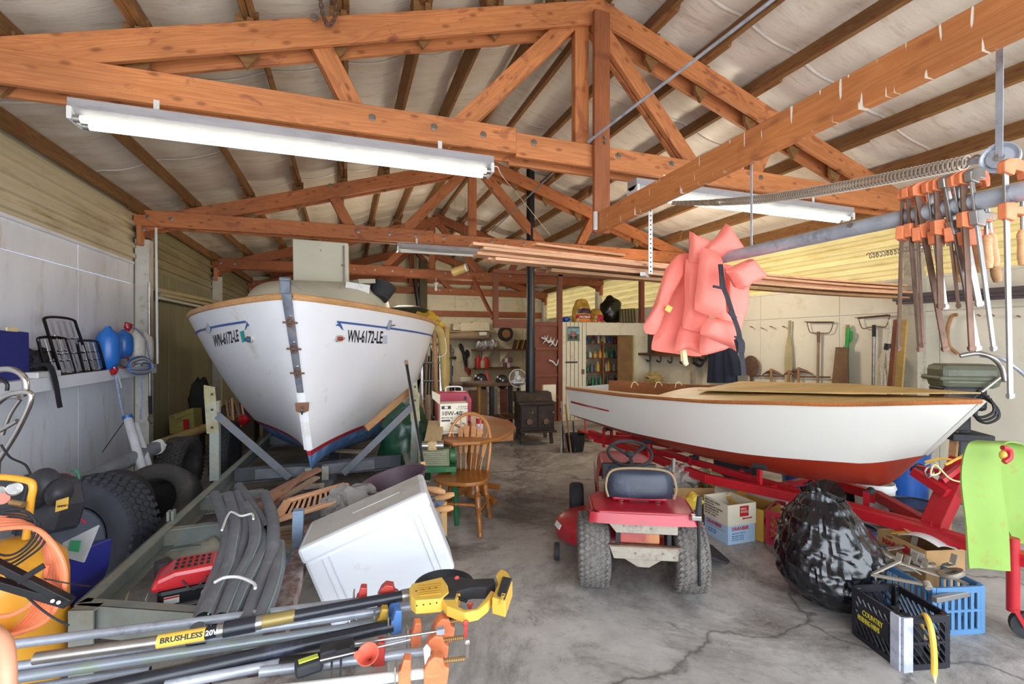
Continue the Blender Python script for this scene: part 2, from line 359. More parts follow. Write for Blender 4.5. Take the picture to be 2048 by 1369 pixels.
# wall sheets: joints between panels, one sheet per 1.22 m
y = YF
k = 0
edges = [YF, .9, 2.12, 3.4, 4.55, 5.85, 7.15, 8.4, 9.6, 10.8, 12, 13.2, YB]
for a, b in zip(edges, edges[1:]):
    mt = m_white_wall if b < 7.3 else m_grey_wall
    link('wall_panel', MB().box((XL+.004, (a+b)/2, 1.185), (.012, b-a-.006, 2.36)).mesh(), mt, wl, bevel=.002)
    link('wall_panel', MB().box((XL+.002, (a+b)/2, 2.505), (.01, b-a-.006, .26)).mesh(), mt, wl, bevel=.002)
    link('wall_panel', MB().box((XR-.004, (a+b)/2, 1.0), (.012, b-a-.006, 1.99)).mesh(), m_right_wall, wr, bevel=.002)
    link('wall_panel', MB().box((XR-.002, (a+b)/2, 2.2), (.01, b-a-.006, .39)).mesh(), m_right_wall, wr, bevel=.002)
def ribbed(x, sgn, y0, y1, z0, z1, n):
    prof = []; p = (z1-z0)/n
    for i in range(n):
        z = z0+i*p; prof += [(0, z), (0, z+p*.45), (.028, z+p*.55), (.028, z+p*.9), ]
    prof.append((0, z1))
    def f(u, v):
        q = prof[round(u*(len(prof)-1))]; return (x+sgn*q[0], y0+(y1-y0)*v, q[1])
    return MB().grid(f, len(prof)-1, 4)
seg = [YF]+TY[:3]+[YB]
for a, b in zip(seg, seg[1:]):
    link('siding_panel', ribbed(XL, 1, a, b, 2.63, 3.44, 6).mesh(), m_siding if b < 7.3 else M('shaded_ribbed_siding', 0xa19a78, .35, .2, .1, 3, .05, .4, 0x77704d, stretch=(1,.4,3)), wl)  # rear bays get a darker copy, shade is put into the colour
    link('siding_panel', ribbed(XR, -1.5, a, b, 2.40, 3.44, 7).mesh(), m_fibre, wr)
# ledger shelf and trim on the left wall
S('trim_1', MB().box((XL+.02, 3.2, 2.63), (.03, 7.8, .03)), m_white_wall)
S('trim_2', MB().box((XR-.02, 6.8, 2.40), (.03, 15, .03)), m_right_wall)
# back wall: panels and girts
xs = [XL, -1.5, -.3, .9, 2.1, 3.3, 4.5, 5.6, XR]
for a, b in zip(xs, xs[1:]):
    for z0, z1 in ((0, 1.9), (1.905, 3.0), (3.005, 3.4)):
        link('wall_panel', MB().box(((a+b)/2, YB+.02, (z0+z1)/2), (b-a-.012, .016, z1-z0)).mesh(), m_back_wall, wb, bevel=.002)
gt = Thing('wall_girt', 'brown horizontal boards across the white back wall', None, (2, YB, 0), kind='structure')
del gt.o['label']
for z in (2.52, 3.55): gt.board('girt', (XL, YB-.02, z), (XR, YB-.02, z), .05, .19, m_fir2)
# ---------------------------------------------------------------- roof
pl_l = [-2.44, -1.91, -1.25, -.63, -.04, .56, 1.14, 1.74]
pl_r = [2.16, 2.64, 3.2, 3.81, 4.4, 5.0, 5.68, 6.34]
pl = pl_l+pl_r
def roof_fn(y0, y1):
    def f(u, v):
        x = XL-.05+(XR-XL+.1)*u; yy = y0+(y1-y0)*v
        nx = [p for p in pl if p <= x]; nn = [p for p in pl if p > x]
        a = nx[-1] if nx else XL; b = nn[0] if nn else XR
        t = (x-a)/(b-a) if b > a else 0; sag = .045*math.sin(PI*max(0, min(1, t)))
        if RX-.3 < x < RX+.3: sag = 0
        sag += .02*noise.noise(Vector((x*1.2, yy*3.5, 0)))+.008*noise.noise(Vector((x*2, yy*13, 5)))
        return (x, yy, roof_z(x)-sag+.01)
    return f
ce = link('ceiling', MB().grid(roof_fn(YF, YB), 150, 220).mesh(smooth=179, name='ceiling'), m_foil, kind='structure')
yy = .2
while yy < YB:
    f = roof_fn(yy, yy+.035)
    link('seam_tape', MB().grid(lambda u, v: (Vector(f(u, v))-Vector((0, 0, .004+.006*math.sin(PI*v)))), 150, 4).mesh(smooth=80), m_tape, ce)
    yy += 1.45
S('roof', MB().add([(XL-.3, YF-.2, 3.36), (RX, YF-.2, 4.97), (XR+.3, YF-.2, 3.36), (XL-.3, YB+.3, 3.36), (RX, YB+.3, 4.97), (XR+.3, YB+.3, 3.36)], [(0,1,4,3), (1,2,5,4)]), m_grey_wall)
segs = [(YF, TY[0]+.35), (TY[0]-.25, TY[1]+.45), (TY[1]-.3, TY[2]+.45), (TY[2]-.3, YB)]
pr = Thing('roof_purlins', 'x', None, (RX, 7, 3.4), kind='structure'); del pr.o['label']
for x in pl:
    for i, (a, b) in enumerate(segs):
        dx = .023*(1 if i % 2 else -1); zc = roof_z(x)-.105
        tilt = SLOPE if x < RX else -SLOPE; up = Vector((-tilt, 0, 1)).normalized()
        pr.board('purlin', (x+dx, a, zc), (x+dx, b, zc-.0), .042, .16, m_purlin, up=up)
# ---------------------------------------------------------------- trusses
PH = .175   # chord depth
def truss(Y, label, mat, full=True):
    T = Thing('roof_truss', label, 'roof truss', (RX, Y+.1, 3.1), group='fir roof trusses', kind='structure')
    top = lambda x: roof_z(x)-.2
    up = lambda s: Vector((-SLOPE*s, 0, 1)).normalized()
    plies = (Y+.02, Y+.2)
    for q, yy in enumerate(plies):
        c = .19/2/math.cos(math.atan(SLOPE))
        T.board('top_chord', (XL+.02, yy, top(XL+.02)-c), (RX+.12, yy+.0, top(RX+.12)-c-(.04)), .038, .19, mat, up=up(1))
        T.board('top_chord', (XR-.02, yy+.039*(1-2*q)*.0+.001, top(XR-.02)-c), (RX-.02, yy+.041, top(RX)-c+.01), .038, .19, mat, up=up(-1))
        # the bottom chord is spliced left of the king post
        T.board('bottom_chord', (XL+.02, yy-.0395, 3.21), (1.27, yy-.0395, 3.235), .038, .20, mat)
        T.board('bottom_chord', (1.27, yy-.0385, 3.205), (XR-.02, yy-.0385, 3.20), .038, .19, mat)
    for a, b in (((RX-.04, 3.3), (RX-.04, 4.42)),):
        for yy in (Y+.065, Y+.11, Y+.155): T.board('king_post', (a[0]+(yy-Y-.1)*.3, yy, 3.15), (b[0]+(yy-Y-.1)*.3, yy, b[1]), .14-.25*abs(yy-Y-.11), .038, mat, up=(0,1,0))
    mir = lambda x: 2*RX-x
    for (x0, z0, x1, z1) in ((1.86, 4.42, .70, 3.22), (-.22, 3.86, .14, 3.22)):
        for fx in (lambda x: x, mir):
            for k2, yy in enumerate((Y+.075, Y+.145)):
                T.board('web', (fx(x0), yy, z0), (fx(x1)+.0*k2, yy, z1-.04), .05, .14, mat, up=(0,0,1))
    bl = []
    for x in (1.0, 1.42, .62, .18, 2.2, 2.75, 3.1, 3.8, XL+.17, XL+.42, XR-.17, XR-.42):
        bl.append((x, 3.24 if abs(x-RX) < 2.2 else 3.22))
    for x, z in bl+[(-.2, top(-.2)-.09), (4.1, top(-.2)-.09), (XL+.12, 3.06), (XR-.12, 3.06)]:
        T.part('bolt', MB().lathe([(.0, 0), (.026, 0), (.026, .004), (.013, .006), (.013, .014), (0, .014)], 12, (x, Y-.038, z), (0,-1,0)), m_bolt, w=True, smooth=True)
    for x in pl[1:-1]:
        s = 1 if x < RX else -1; z = top(x)-.19
        T.part('cleat', MB().prism([(-.07, .24), (.07, .24+s*.04), (.07, -.02), (0, -.12), (-.07, -.02)], (x, Y+.11, z), (1,0,0), (0,0,1), .035).box((x+.03, Y+.11, z+.1), (.04, .14, .2)), m_purlin, w=True)
    return T
m_fir_t2 = wood('fir_mid', 0xbd7444, 0x98532c, .6, .55)
truss(TY[0], 'nearest fir roof truss, over the white boat bow, two fluorescent fixtures below it', m_fir)
truss(TY[1], 'second fir roof truss, crossing just above the white boat hatch lid', m_fir_t2)
truss(TY[2], 'third fir roof truss, behind the raised hatch lid of the white boat', m_fir2)
truss(TY[3], 'rearmost truss, set against the white back wall', m_fir2)
# wall posts
for Y in TY[:3]+[14.4]:
    for x, s in ((XL, 1), (XR, -1)):
        pt = Thing('wall_post', 'x', None, (x+s*.09, Y+.1, 0), kind='structure'); del pt.o['label']
        mt = m_post_white if s > 0 or Y > 8 else M('weathered_grey_post', 0xaaa28f, .7, 0, .1, 5, .2, .3)
        pt.part('post', MB().box((x+s*.085, Y+.105, 1.475), (.15, .15, 2.95)), mt, w=True, bevel=.004)
        pt.part('post_top', MB().box((x+s*.085, Y+.105, 3.15), (.13, .14, .36)), m_fir2, w=True)
        pt.board('bearing_block', (x+s*.085, Y-.005, 2.86), (x+s*.085, Y-.005, 3.11), .05, .13, m_fir, up=(0,1,0))
# dark post before the back wall, and its pale foot
S('trim_3', MB().bar(P(846, 520, Y=14.1), P(846, 618, Y=14.1), .22, .2, up=(0,1,0)), m_dark)
S('trim_4', MB().bar(P(846, 618, Y=14.05), Vector((P(846, 618, Y=14.05).x, 14.05, 0)), .2, .2, up=(0,1,0)), m_post_white)
# ---------------------------------------------------------------- overhead things
m_galv = M('galvanised_steel', 0xabb0ba, .42, .35, .14, 14, .1, .3, 0x7d8290, dscale=10)
m_steel = M('bare_steel', 0xa5a09c, .3, .85, .15, 20)
m_rust = M('rusty_steel', 0x7c6152, .6, .5, .3, 18, .2, .4, 0x5b3a28, dscale=9)
m_black = M('black_plastic', 0x1c1c20, .45, 0, .2, 8)
m_rubber = M('black_rubber', 0x2a2a2e, .75, 0, .2, 20, .15)
m_white_enamel = M('white_enamel', 0xd8d8d6, .35, 0, .05, 4, 0, .15, 0xb4b0a8, dscale=8)
m_orange = M('orange_cast_iron', 0xd97c50, .5, 0, .15, 20, .1, .25, 0xb5603c, dscale=14)
m_yellow = M('yellow_plastic', 0xe2b84e, .4, 0, .08, 6)
m_plainwood = wood('pale_lumber', 0xd9a882, 0xc08a60, .6, .1)
m_oldwood = wood('aged_lumber', 0xa47a50, 0x7f5a38, .65, .15)
m_greywood = wood('weathered_wood', 0xa08a72, 0x7a6653, .75, .1)
m_handle = wood('turned_handle_wood', 0xdba878, 0xc48d5c, .45, 0)
m_red = M('red_paint', 0xb01c26, .38, 0, .12, 6, 0, .2, 0x7c1a1e, dscale=6)
# hanging post and the drip-stained beam that carries the door track
a = P(1203, 47, Y=3.42)
T = Thing('hanging_post', 'upright fir plank hanging in front of the nearest truss peak', 'post', (a.x, 3.42, P(1203, 467, Y=3.42).z))
T.board('plank', (a.x, 3.425, a.z+.1), (a.x, 3.425, P(1203, 467, Y=3.42).z), .145, .04, m_fir2, up=(0, 1, 0))
T.part('angle_bracket', MB().box((-.075, -.03, .09), (.03, .02, .15)), m_white_enamel)
for dz in (.75, .79): T.part('bolt', MB().cyl((.02, -.02, dz), (.02, -.035, dz), .013), m_bolt)
T = Thing('door_track_beam', 'long fir beam with white drip marks running overhead on the right', 'beam', (1.98, 1.8, 2.6))
T.board('beam', (1.985, 3.44, 2.63), (1.985, -.6, 2.715), .045, .165, m_beam)
# brace rods
def rod(name, label, a, b, r, mt, cat='rod'):
    return solo(name, label, cat, MB().cyl(a, b, r, n=8), mt, smooth=True)
a = P(1176, 284, Y=3.38); b = P(1545, 0, Y=2.0); rod('brace_rod', 'thin grey rod slanting from the nearest truss chord up to the roof on the right', a, a+(b-a)*1.15, .011, m_galv)
a = P(984, 463, Y=7.05); b = P(1128, 325, Y=4.6); rod('brace_rod', 'thin rod slanting up from the second truss to the nearest truss', a, a+(b-a)*1.0, .009, m_galv)
# fluorescent fixtures
m_tube_on = M('lit_tube', 0xf2f7e4, .3, emit=3.2, var=0)
m_tube_off = M('unlit_tube', 0xdadad2, .3, var=.02)
def fixture(label, x0, x1, Y, zt, lit=True, two=True):
    T = Thing('fluorescent_light', label, 'light', ((x0+x1)/2, Y, zt), group='strip lights under the trusses')
    L = x1-x0; h = L/2
    T.part('housing', MB().add([(s*h, y, z) for s in (-1, 1) for (y, z) in ((-.065, 0), (.065, 0), (.065, -.055), (.03, -.085), (-.03, -.085), (-.065, -.055))],
        [(0,1,2,3,4,5), (11,10,9,8,7,6)]+[(i, i+6, (i+1) % 6+6, (i+1) % 6) for i in range(6)]), M('dimmed_light_housing', 0x9a9698, .5, 0, .1, 6, 0, .3, 0x7d7878, stretch=(1, 4, 4)), bevel=.002)  # white housing, colour dimmed against the glare of the lit tubes
    for s in (-1, 1):
        T.part('hanging_strap', MB().box((s*h*.7, .07, .05), (.03, .003, .12)), m_white_enamel)
        T.part('end_socket', MB().box((s*(h-.012), 0, -.085), (.024, .15, .07)), m_white_enamel, bevel=.004)
    for y in ((-.048, .048) if two else (0,)):
        tb = T.part('tube', MB().cyl((-h+.05, y, -.108), (h-.05, y, -.108), .02, n=12), m_tube_on if lit else m_tube_off, smooth=True)
        for s in (-1, 1): T.part('tube_cap', MB().cyl((s*(h-.055), y, -.108), (s*(h-.025), y, -.108), .0205, n=12), m_steel, parent=tb, smooth=True)
    return T
fixture('long lit two-tube fluorescent light at upper left, below the nearest truss', -1.43, 1.01, 3.28, 2.985)
fixture('lit fluorescent light at right, behind the drip-stained beam', 2.16, 4.62, 3.2, 2.94)
a = P(793, 487, Y=6.95)
fixture('unlit white fluorescent light under the second truss, right of the hatch lid', a.x, a.x+2.0, 6.95, a.z, lit=False, two=False)
solo('light_cord', 'thin white cord dangling at the right end of the long upper-left light', 'cord', MB().tube(spline([P(982, 333, Y=3.28), P(995, 334, Y=3.35), P(1000, 345, Y=3.5), P(1012, 362, Y=4), P(1032, 385, Y=5), P(1060, 420, Y=6), P(1100, 470, Y=7)], 4), .004, 5), m_white_enamel, smooth=True)
T = Thing('hanging_lamp', 'small tubular tan work lamp hung by wires under the third truss', 'lamp', P(920, 540, Y=9.5))
ax = Vector((.8, -.5, .3)).normalized()
T.part('shade', MB().cyl(-ax*.17, ax*.13, .085, n=16), M('tan_shade', 0xb09a62, .5), smooth=True)
T.part('end_cap', MB().cyl(ax*.13, ax*.16, .088, n=16), m_white_enamel, smooth=True)
for s in (-1, 1): T.part('wire', MB().tube([ax*.1*s+Vector((0,0,.07)), ax*.12*s+Vector((0,0,roof_z(P(920,540,Y=9.5).x)-P(920,540,Y=9.5).z-.03))], .003, 5), m_steel)
T = Thing('bare_bulb', 'bare bulb in a white socket hung below the third truss', 'bulb', P(872, 575, Y=10.82))
T.part('cord', MB().cyl((0, 0, .1), (0, 0, .22), .006), m_white_enamel)
T.part('socket', MB().lathe([(.03, .12), (.06, .1), (.03, .07), (.025, 0)], 12), m_white_enamel, smooth=True)
T.part('glass', MB().ball((0, 0, -.04), (.035, .035, .05)), m_tube_off, smooth=True)
# lumber resting overhead on the perforated hanger
lum = [(.84, 3.22, 2.345, 6.2, 3.66, .085, .018), (.93, 3.30, 2.325, 6.1, 3.75, .09, .018), (.90, 3.16, 2.305, 6.0, 3.6, .085, .018), (.88, 3.25, 2.285, 6.25, 3.7, .09, .018),
       (.98, 3.32, 2.265, 6.3, 3.62, .09, .018), (1.0, 3.2, 2.245, 5.9, 3.55, .08, .018), (1.42, 3.36, 2.226, 6.1, 3.7, .07, .016), (1.48, 3.3, 2.208, 6.2, 3.6, .07, .016), (1.45, 3.24, 2.19, 6.0, 3.5, .07, .016)]
rs = random.Random(3)
for i, (x0, y0, z0, x1, y1, wd, th) in enumerate(lum):
    T = Thing('lumber_board', 'long thin board in the overhead stack right of the pink life jackets' if False else 'long thin pale board lying in the overhead lumber stack', 'board', (x0, y0, z0), group='long boards laid overhead')
    n = 10; pts = []
    for k in range(n+1):
        u = k/n; pts.append(Vector((x0+(x1-x0)*u, y0+(y1-y0)*u, z0-.03*math.sin(PI*u)-.03*u+(i % 3)*.004*math.sin(5*u))))
    def f(u, v, pts=pts, wd=wd): 
        q = u*10; k = min(int(q), 9); p = pts[k].lerp(pts[k+1], q-k); return p+Vector((0, 1, 0))*((v-.5)*wd*1.4)
    T.part('plank', MB().grid(f, 20, 1, th=th*1.15), m_plainwood if i < 6 else m_oldwood, w=True)
T = Thing('lumber_board', 'short pale board lying slantwise on top of the overhead lumber', 'board', P(1070, 488, Y=3.3), group='long boards laid overhead')
T.board('plank', P(1068, 489, Y=3.3), P(1245, 512, Y=3.5), .07, .018, m_plainwood)
T = Thing('hanging_bracket', 'perforated white steel angle hanging from the truss to carry the lumber', 'bracket', P(1301, 545, Y=3.16))
b0 = P(1301, 418, Y=3.16); b1 = P(1301, 548, Y=3.16)
T.part('upright', MB().bar(b0, b1, .038, .003, up=(0,1,0)).bar(b0+Vector((.019, .02, 0)), b1+Vector((.019, .02, 0)), .003, .038, up=(0,1,0)), m_white_enamel, w=True)
for k in range(14):
    p = b0.lerp(b1, (k+.5)/14); T.part('hole', MB().cyl(p+Vector((0, -.004, 0)), p+Vector((0, -.001, 0)), .006, n=8), m_black, w=True)
T.part('cross_bar', MB().bar(b1+Vector((-.06, .02, -.0)), b1+Vector((.16, .25, -.0)), .04, .03), m_white_enamel, w=True)
# pipes along the right wall
for i, (dy, dz) in enumerate(((0, 0), (.03, .05), (.02, .1))):
    a = P(1845, 590, X=5.6); 
    solo('steel_pipe', 'dark horizontal bar stacked on brackets behind the hanging clamps', 'pipe', MB().cyl((6.1-.06*i, 1.4, 2.06+dz*.7), (6.1-.06*i, 3.65, 2.1+dz*.7), .022), M('dark_pipe', 0x6c6468, .45, .4), group='bars behind the clamps', smooth=True)
# door track pole
T = Thing('track_pole', 'grey steel pole overhead at right that carries clamps and life jackets', 'pole', (2.0, 1.2, 2.12))
T.part('tube', MB().cyl((2.0, 2.13, 2.12), (2.0, -.55, 2.12), .031, n=20), m_galv, w=True, smooth=True)
T.part('end_hook', MB().tube([(2.0, 2.14, 2.15), (2.0, 2.17, 2.14), (2.0, 2.17, 2.08), (2.0, 2.14, 2.06)], .012, 8), m_black, w=True, smooth=True)
T.part('strap', MB().bar((1.99, .5, 2.15), (1.99, .5, 2.65), .03, .004, up=(1,0,0)), m_galv, w=True)
T.part('strap', MB().bar((2.02, 1.9, 2.14), (2.02, 1.9, 2.6), .012, .004, up=(1,0,0)), m_galv, w=True)
for yy in (1.35, .62): T.part('bolt', MB().cyl((1.97, yy, 2.13), (1.962, yy, 2.13), .01), m_bolt, w=True)
# door spring and pulley
a = P(1345, 406, t=3.75); b = P(1935, 325, t=1.72)
T = Thing('door_spring', 'long coiled steel spring stretched overhead at right to a pulley', 'spring', a)
d = (b-a); x = d.normalized(); u = x.orthogonal().normalized(); v = x.cross(u); pts = []
for k in range(1500):
    s = k/1499; ang = s*2*PI*125; r = .0235*min(1, .55+s*1.1)
    pts.append(a+d*s+Vector((0, 0, -.05*math.sin(PI*s)))+u*math.cos(ang)*r+v*math.sin(ang)*r)
T.part('coil', MB().tube(pts, .0048, 4), M('dull_spring_steel', 0xa39686, .45, .3), w=True, smooth=True)
T.part('end_hook', MB().tube(spline([b, b+x*.03+Vector((0,0,.02)), b+x*.07]), .005, 6), m_steel, w=True, smooth=True)
c = P(2000, 316, t=1.62)
T = Thing('pulley', 'small grey steel pulley wheel at the right end of the long spring', 'pulley', c)
n_ = Vector((1, .25, 0)).normalized()
T.part('wheel', MB().lathe([(.012, -.008), (.035, -.006), (.038, 0), (.048, -.009), (.052, -.009), (.044, 0), (.052, .009), (.048, .009), (.035, .006), (.012, .008)], 24, ax=n_), m_galv, smooth=True)
T.part('hub', MB().lathe([(0, -.014), (.014, -.013), (.014, .013), (0, .014)], 12, ax=n_), m_steel, smooth=True)
T.part('hanger', MB().bar(b-c, Vector((0, 0, 0))-n_*.01, .004, .022), m_galv)
T.part('hanger', MB().bar(Vector((0, 0, 0))-n_*.012, Vector((-.0, 0, .47)), .004, .02, up=(0,1,0)), m_galv)
# chain over the nearest truss
T = Thing('chain', 'rusty chain looped over the top chord of the nearest truss', 'chain', P(655, 20, Y=3.43))
cp = spline([P(640, -25, Y=3.43), P(641, 0, Y=3.43), P(646, 30, Y=3.42), P(656, 50, Y=3.41), P(668, 40, Y=3.42), P(672, 15, Y=3.43), P(672, -25, Y=3.43)], 4)
for i in range(len(cp)-1):
    p = (cp[i]+cp[i+1])/2; d = (cp[i+1]-cp[i]); L = .028; x = d.normalized(); s1 = x.cross(Vector((0,1,0))).normalized(); s2 = x.cross(s1)
    q = s1 if i % 2 else s2
    T.part('link', MB().tube([p+x*(L*.9*math.cos(t*PI/4))+q*(.013*math.sin(t*PI/4)) for t in range(8)], .0042, 5, closed=True), m_rust, w=True, smooth=True)
# ---------------------------------------------------------------- clamps hung on the pole
def bar_clamp(kind, L, sl, handle=True):
    mj = m_orange if kind != 'grey' else m_steel; mb_ = m_rust if kind == 'rust' else m_steel
    T = Thing('bar_clamp', 'x', 'clamp', group='bar clamps hung on the pole')
    T.part('bar', MB().box((0, 0, -L/2+.02), (.0065, .02, L)), mb_, bevel=.001)
    jaw = [(-.022, -.012), (-.02, .02), (.0, .03), (.04, .034), (.078, .024), (.085, .0), (.083, -.028), (.07, -.03), (.066, -.008), (.03, -.004), (.022, -.022)]
    T.part('fixed_jaw', MB().prism(jaw, (0, 0, .03), (0, 1, 0), (0, 0, 1), .022), mj, bevel=.003)
    j2 = [(-.02, .02), (-.02, -.028), (.022, -.036), (.03, -.012), (.06, -.014), (.086, -.02), (.088, .008), (.06, .012), (.03, .01), (.02, .024)]
    s = T.part('sliding_jaw', MB().prism(j2, (0, 0, -sl), (0, 1, 0), (0, 0, 1), .024), mj, bevel=.003)
    T.part('screw', MB().cyl((0, .072, -sl+.04), (0, .072, -sl-.06), .0055, n=8), m_steel, smooth=True, parent=s)
    if handle:
        T.part('handle', MB().lathe([(.0, -.175), (.011, -.172), (.0145, -.15), (.013, -.1), (.015, -.075), (.009, -.06), (0, -.058)], 12, (0, .072, -sl)), m_handle if kind != 'dark' else m_oldwood, smooth=True, parent=s)
    else: T.part('crank', MB().bar((-.02, .072, -sl-.06), (.02, .072, -sl-.06), .005, .005), m_steel, parent=s)
    T.part('end_stop', MB().box((0, 0, -L+.03), (.01, .024, .012)), mb_)
    return T
# (photo x of the top, photo x of the foot, photo y of the foot, kind, yaw, sliding jaw, handle, label)
cl = [(1805, 1797, 697, 'rust', 1.9, .105, 0, 'leftmost orange-jawed bar clamp on the pole, rusty bar'),
      (1818, 1841, 699, 'rust', 2.2, .10, 0, 'rusty bar clamp crossing behind the leftmost clamp, foot swung right'),
      (1832, 1846, 690, 'rust', 1.2, .12, 0, 'short rusty clamp with orange jaws, third from the left'),
      (1838, 1892, 698, 'rust', 1.5, .11, 0, 'long rusty clamp leaning far right, orange jaws at its top'),
      (1861, 1889, 614, 'dark', 4.4, .14, 1, 'short clamp with a dark turned handle, among the orange jaws'),
      (1876, 1883, 612, 'rust', 1.6, .11, 1, 'short upright bar clamp, small orange jaws and pale handle'),
      (1890, 1917, 612, 'rust', 2.0, .14, 1, 'short clamp with orange jaws left of the grey-jawed clamp'),
      (1897, 1956, 697, 'grey', 1.4, .12, 1, 'grey-jawed steel clamp, bright bar slanting right'),
      (1914, 1958, 608, 'dark', 4.2, .16, 1, 'short dark clamp behind the middle of the row'),
      (1928, 1945, 697, 'rust', 1.7, .10, 1, 'rusty clamp with large orange jaws right of the grey-jawed one'),
      (1945, 1987, 697, 'grey', 1.3, .10, 1, 'rightmost grey-jawed clamp of the cluster, with a pale wooden handle'),
      (2013, 2022, 792, 'bright', 1.8, .10, 1, 'long bright aluminium clamp alone at far right with orange jaws')]
for i, (xt, xf, yf, kd, yaw, sl, hd, lb) in enumerate(cl):
    r = ray(xt, 400); t = 1.968/r.x; top = Vector((1.968, r.y*t, 2.165))
    foot = P(xf, yf, t=t*1.0); L = (top-foot).length
    z = (top-foot).normalized(); c_, s_ = math.cos(yaw), math.sin(yaw)
    y0 = Vector((.95, -.1+.35*math.sin(yaw*7), 0)); y0.normalize(); x0 = y0.cross(z).normalized(); y0 = z.cross(x0)
    m = Matrix((x0, y0, z)).transposed().to_4x4(); m.translation = top-Vector((.004*(i % 2), 0, 0))
    C_ = bar_clamp(kd, L+.03, sl+.0, hd); C_.o.matrix_world = m; WM[C_.o.name] = m; C_.o['label'] = lb
# ---------------------------------------------------------------- life jackets
m_pink = M('faded_pink_nylon', 0xf08072, .6, 0, .05, 5, .25, .2, 0xe67064, dscale=5)
m_strap = M('dark_webbing', 0x2a2930, .8)
m_webbing = M('cream_webbing', 0xe5d3a0, .8)
def pillow(poly, fr, th, rings=5, seed=0):
    """a stuffed panel: outline in photo-measured metres on a frame (o, ex, ey)"""
    o, ex, ey = fr; n_ = ex.cross(ey).normalized(); pts = []
    k = len(poly)
    P2 = spline([Vector((p[0], p[1], 0)) for p in poly], 4, closed=True)
    P2 = [P2[i]*.45+((Vector((poly[i//4][0], poly[i//4][1], 0)).lerp(Vector((poly[(i//4+1) % k][0], poly[(i//4+1) % k][1], 0))  , (i % 4)/4)))*.55 for i in range(len(P2))]
    c = sum(P2, Vector())/len(P2); N = len(P2); P2 = [c+(p-c)*1.07 for p in P2]; vs = []; fs = []
    for sd in (1, -1):
        for r in range(rings+1):
            q = 1-r/rings
            for p in P2:
                w2 = c+(p-c)*(q if r < rings else .001)
                h = th/2*math.sqrt(max(0, 1-q**4))*(1+.22*noise.noise(Vector((w2.x*9, w2.y*5, seed)))+.12*noise.noise(Vector((w2.x*25, w2.y*9, seed+3))))
                vs.append(o+ex*w2.x+ey*w2.y+n_*(h*sd+.012*noise.noise(Vector((w2.x*6, w2.y*6, seed+9)))))
    R = rings+1
    for s2 in range(2):
        b0 = s2*R*N
        for r in range(rings):
            for i in range(N):
                f = (b0+r*N+i, b0+r*N+(i+1) % N, b0+(r+1)*N+(i+1) % N, b0+(r+1)*N+i)
                fs.append(f if s2 == 0 else f[::-1])
    return MB().add(vs, fs)
def jk(pts, t, th, seed=0, tilt=0.):
    """outline from the enlarged crop of the jackets"""
    c = P(1415, 580, t=t); ex = Vector((CY, -SY, 0)); ey = Vector((0, 0, 1)); k = .3505
    ex = (ex+Vector((SY, CY, 0))*tilt).normalized()
    poly = [(((1250+x*k)-1415)/FPX*t, (580-(420+y*k))/FPX*t) for x, y in pts][::-1]
    return pillow(poly, (c, ex, ey), th, seed=seed)
V1 = Thing('life_jacket', 'faded pink life jacket hanging lowest and leftmost on the pole end', 'life jacket', P(1370, 700, t=2.9), group='faded pink life jackets')
V1.part('back_panel', jk([(265,480),(350,330),(430,300),(480,400),(470,600),(440,700),(430,820),(280,805),(165,785),(180,690)], 2.86, .09, 1), m_pink, w=True, smooth=True)
V1.part('front_panel', jk([(300,270),(362,268),(350,335),(270,480),(180,690),(125,690),(112,650),(170,540),(230,350)], 2.74, .09, 2), m_pink, w=True, smooth=True)
V1.part('front_panel', jk([(335,640),(470,680),(445,822),(350,790),(285,805)], 2.72, .07, 4), m_pink, w=True, smooth=True)
V1.part('toggle', MB().box(P(1337, 618, t=2.67), (.035, .01, .035), rot=(0, .5, -.35)), m_yellow, w=True)
V1.part('strap', MB().bar(P(1368, 700, t=2.75), P(1372, 728, t=2.75), .03, .004, up=(0,1,0)).bar(P(1362, 700, t=2.76), P(1364, 722, t=2.76), .012, .004, up=(0,1,0)), m_webbing, w=True)
V2 = Thing('life_jacket', 'faded pink life jacket in the middle, its collar standing left of the pole end', 'life jacket', P(1400, 640, t=2.7), group='faded pink life jackets')
V2.part('collar', jk([(370,128),(395,145),(485,178),(488,195),(430,250),(412,318),(365,295),(372,200)], 2.64, .08, 5), m_pink, w=True, smooth=True)
V2.part('front_panel', jk([(350,300),(430,265),(455,330),(470,500),(465,680),(335,660),(345,520)], 2.66, .09, 6), m_pink, w=True, smooth=True)
V2.part('front_panel', jk([(440,230),(530,258),(560,330),(572,590),(545,612),(405,560),(415,400)], 2.52, .09, 7), m_pink, w=True, smooth=True)
V3 = Thing('life_jacket', 'faded pink life jacket on the right, pointed collar over the pole, strap hanging', 'life jacket', P(1480, 690, t=2.5), group='faded pink life jackets')
V3.part('collar', jk([(580,82),(610,120),(695,222),(610,250),(520,278),(440,235),(540,140)], 2.60, .10, 8, .15), m_pink, w=True, smooth=True)
V3.part('collar', jk([(590,345),(700,290),(745,283),(824,370),(740,415),(690,448),(650,440),(620,380)], 2.32, .09, 9, .1), m_pink, w=True, smooth=True)
V3.part('back_panel', jk([(560,330),(640,350),(702,440),(695,560),(660,660),(630,740),(480,700),(520,620),(575,560)], 2.60, .09, 10), m_pink, w=True, smooth=True)
V3.part('front_panel', jk([(480,620),(600,640),(640,670),(635,800),(585,775),(440,712),(450,660)], 2.42, .09, 11), m_pink, w=True, smooth=True)
V3.part('front_panel', jk([(440,710),(585,780),(560,800),(435,828)], 2.62, .05, 12), m_pink, w=True, smooth=True)
def cropj(x, y, t): return P(1250+x*.3505, 420+y*.3505, t=t)
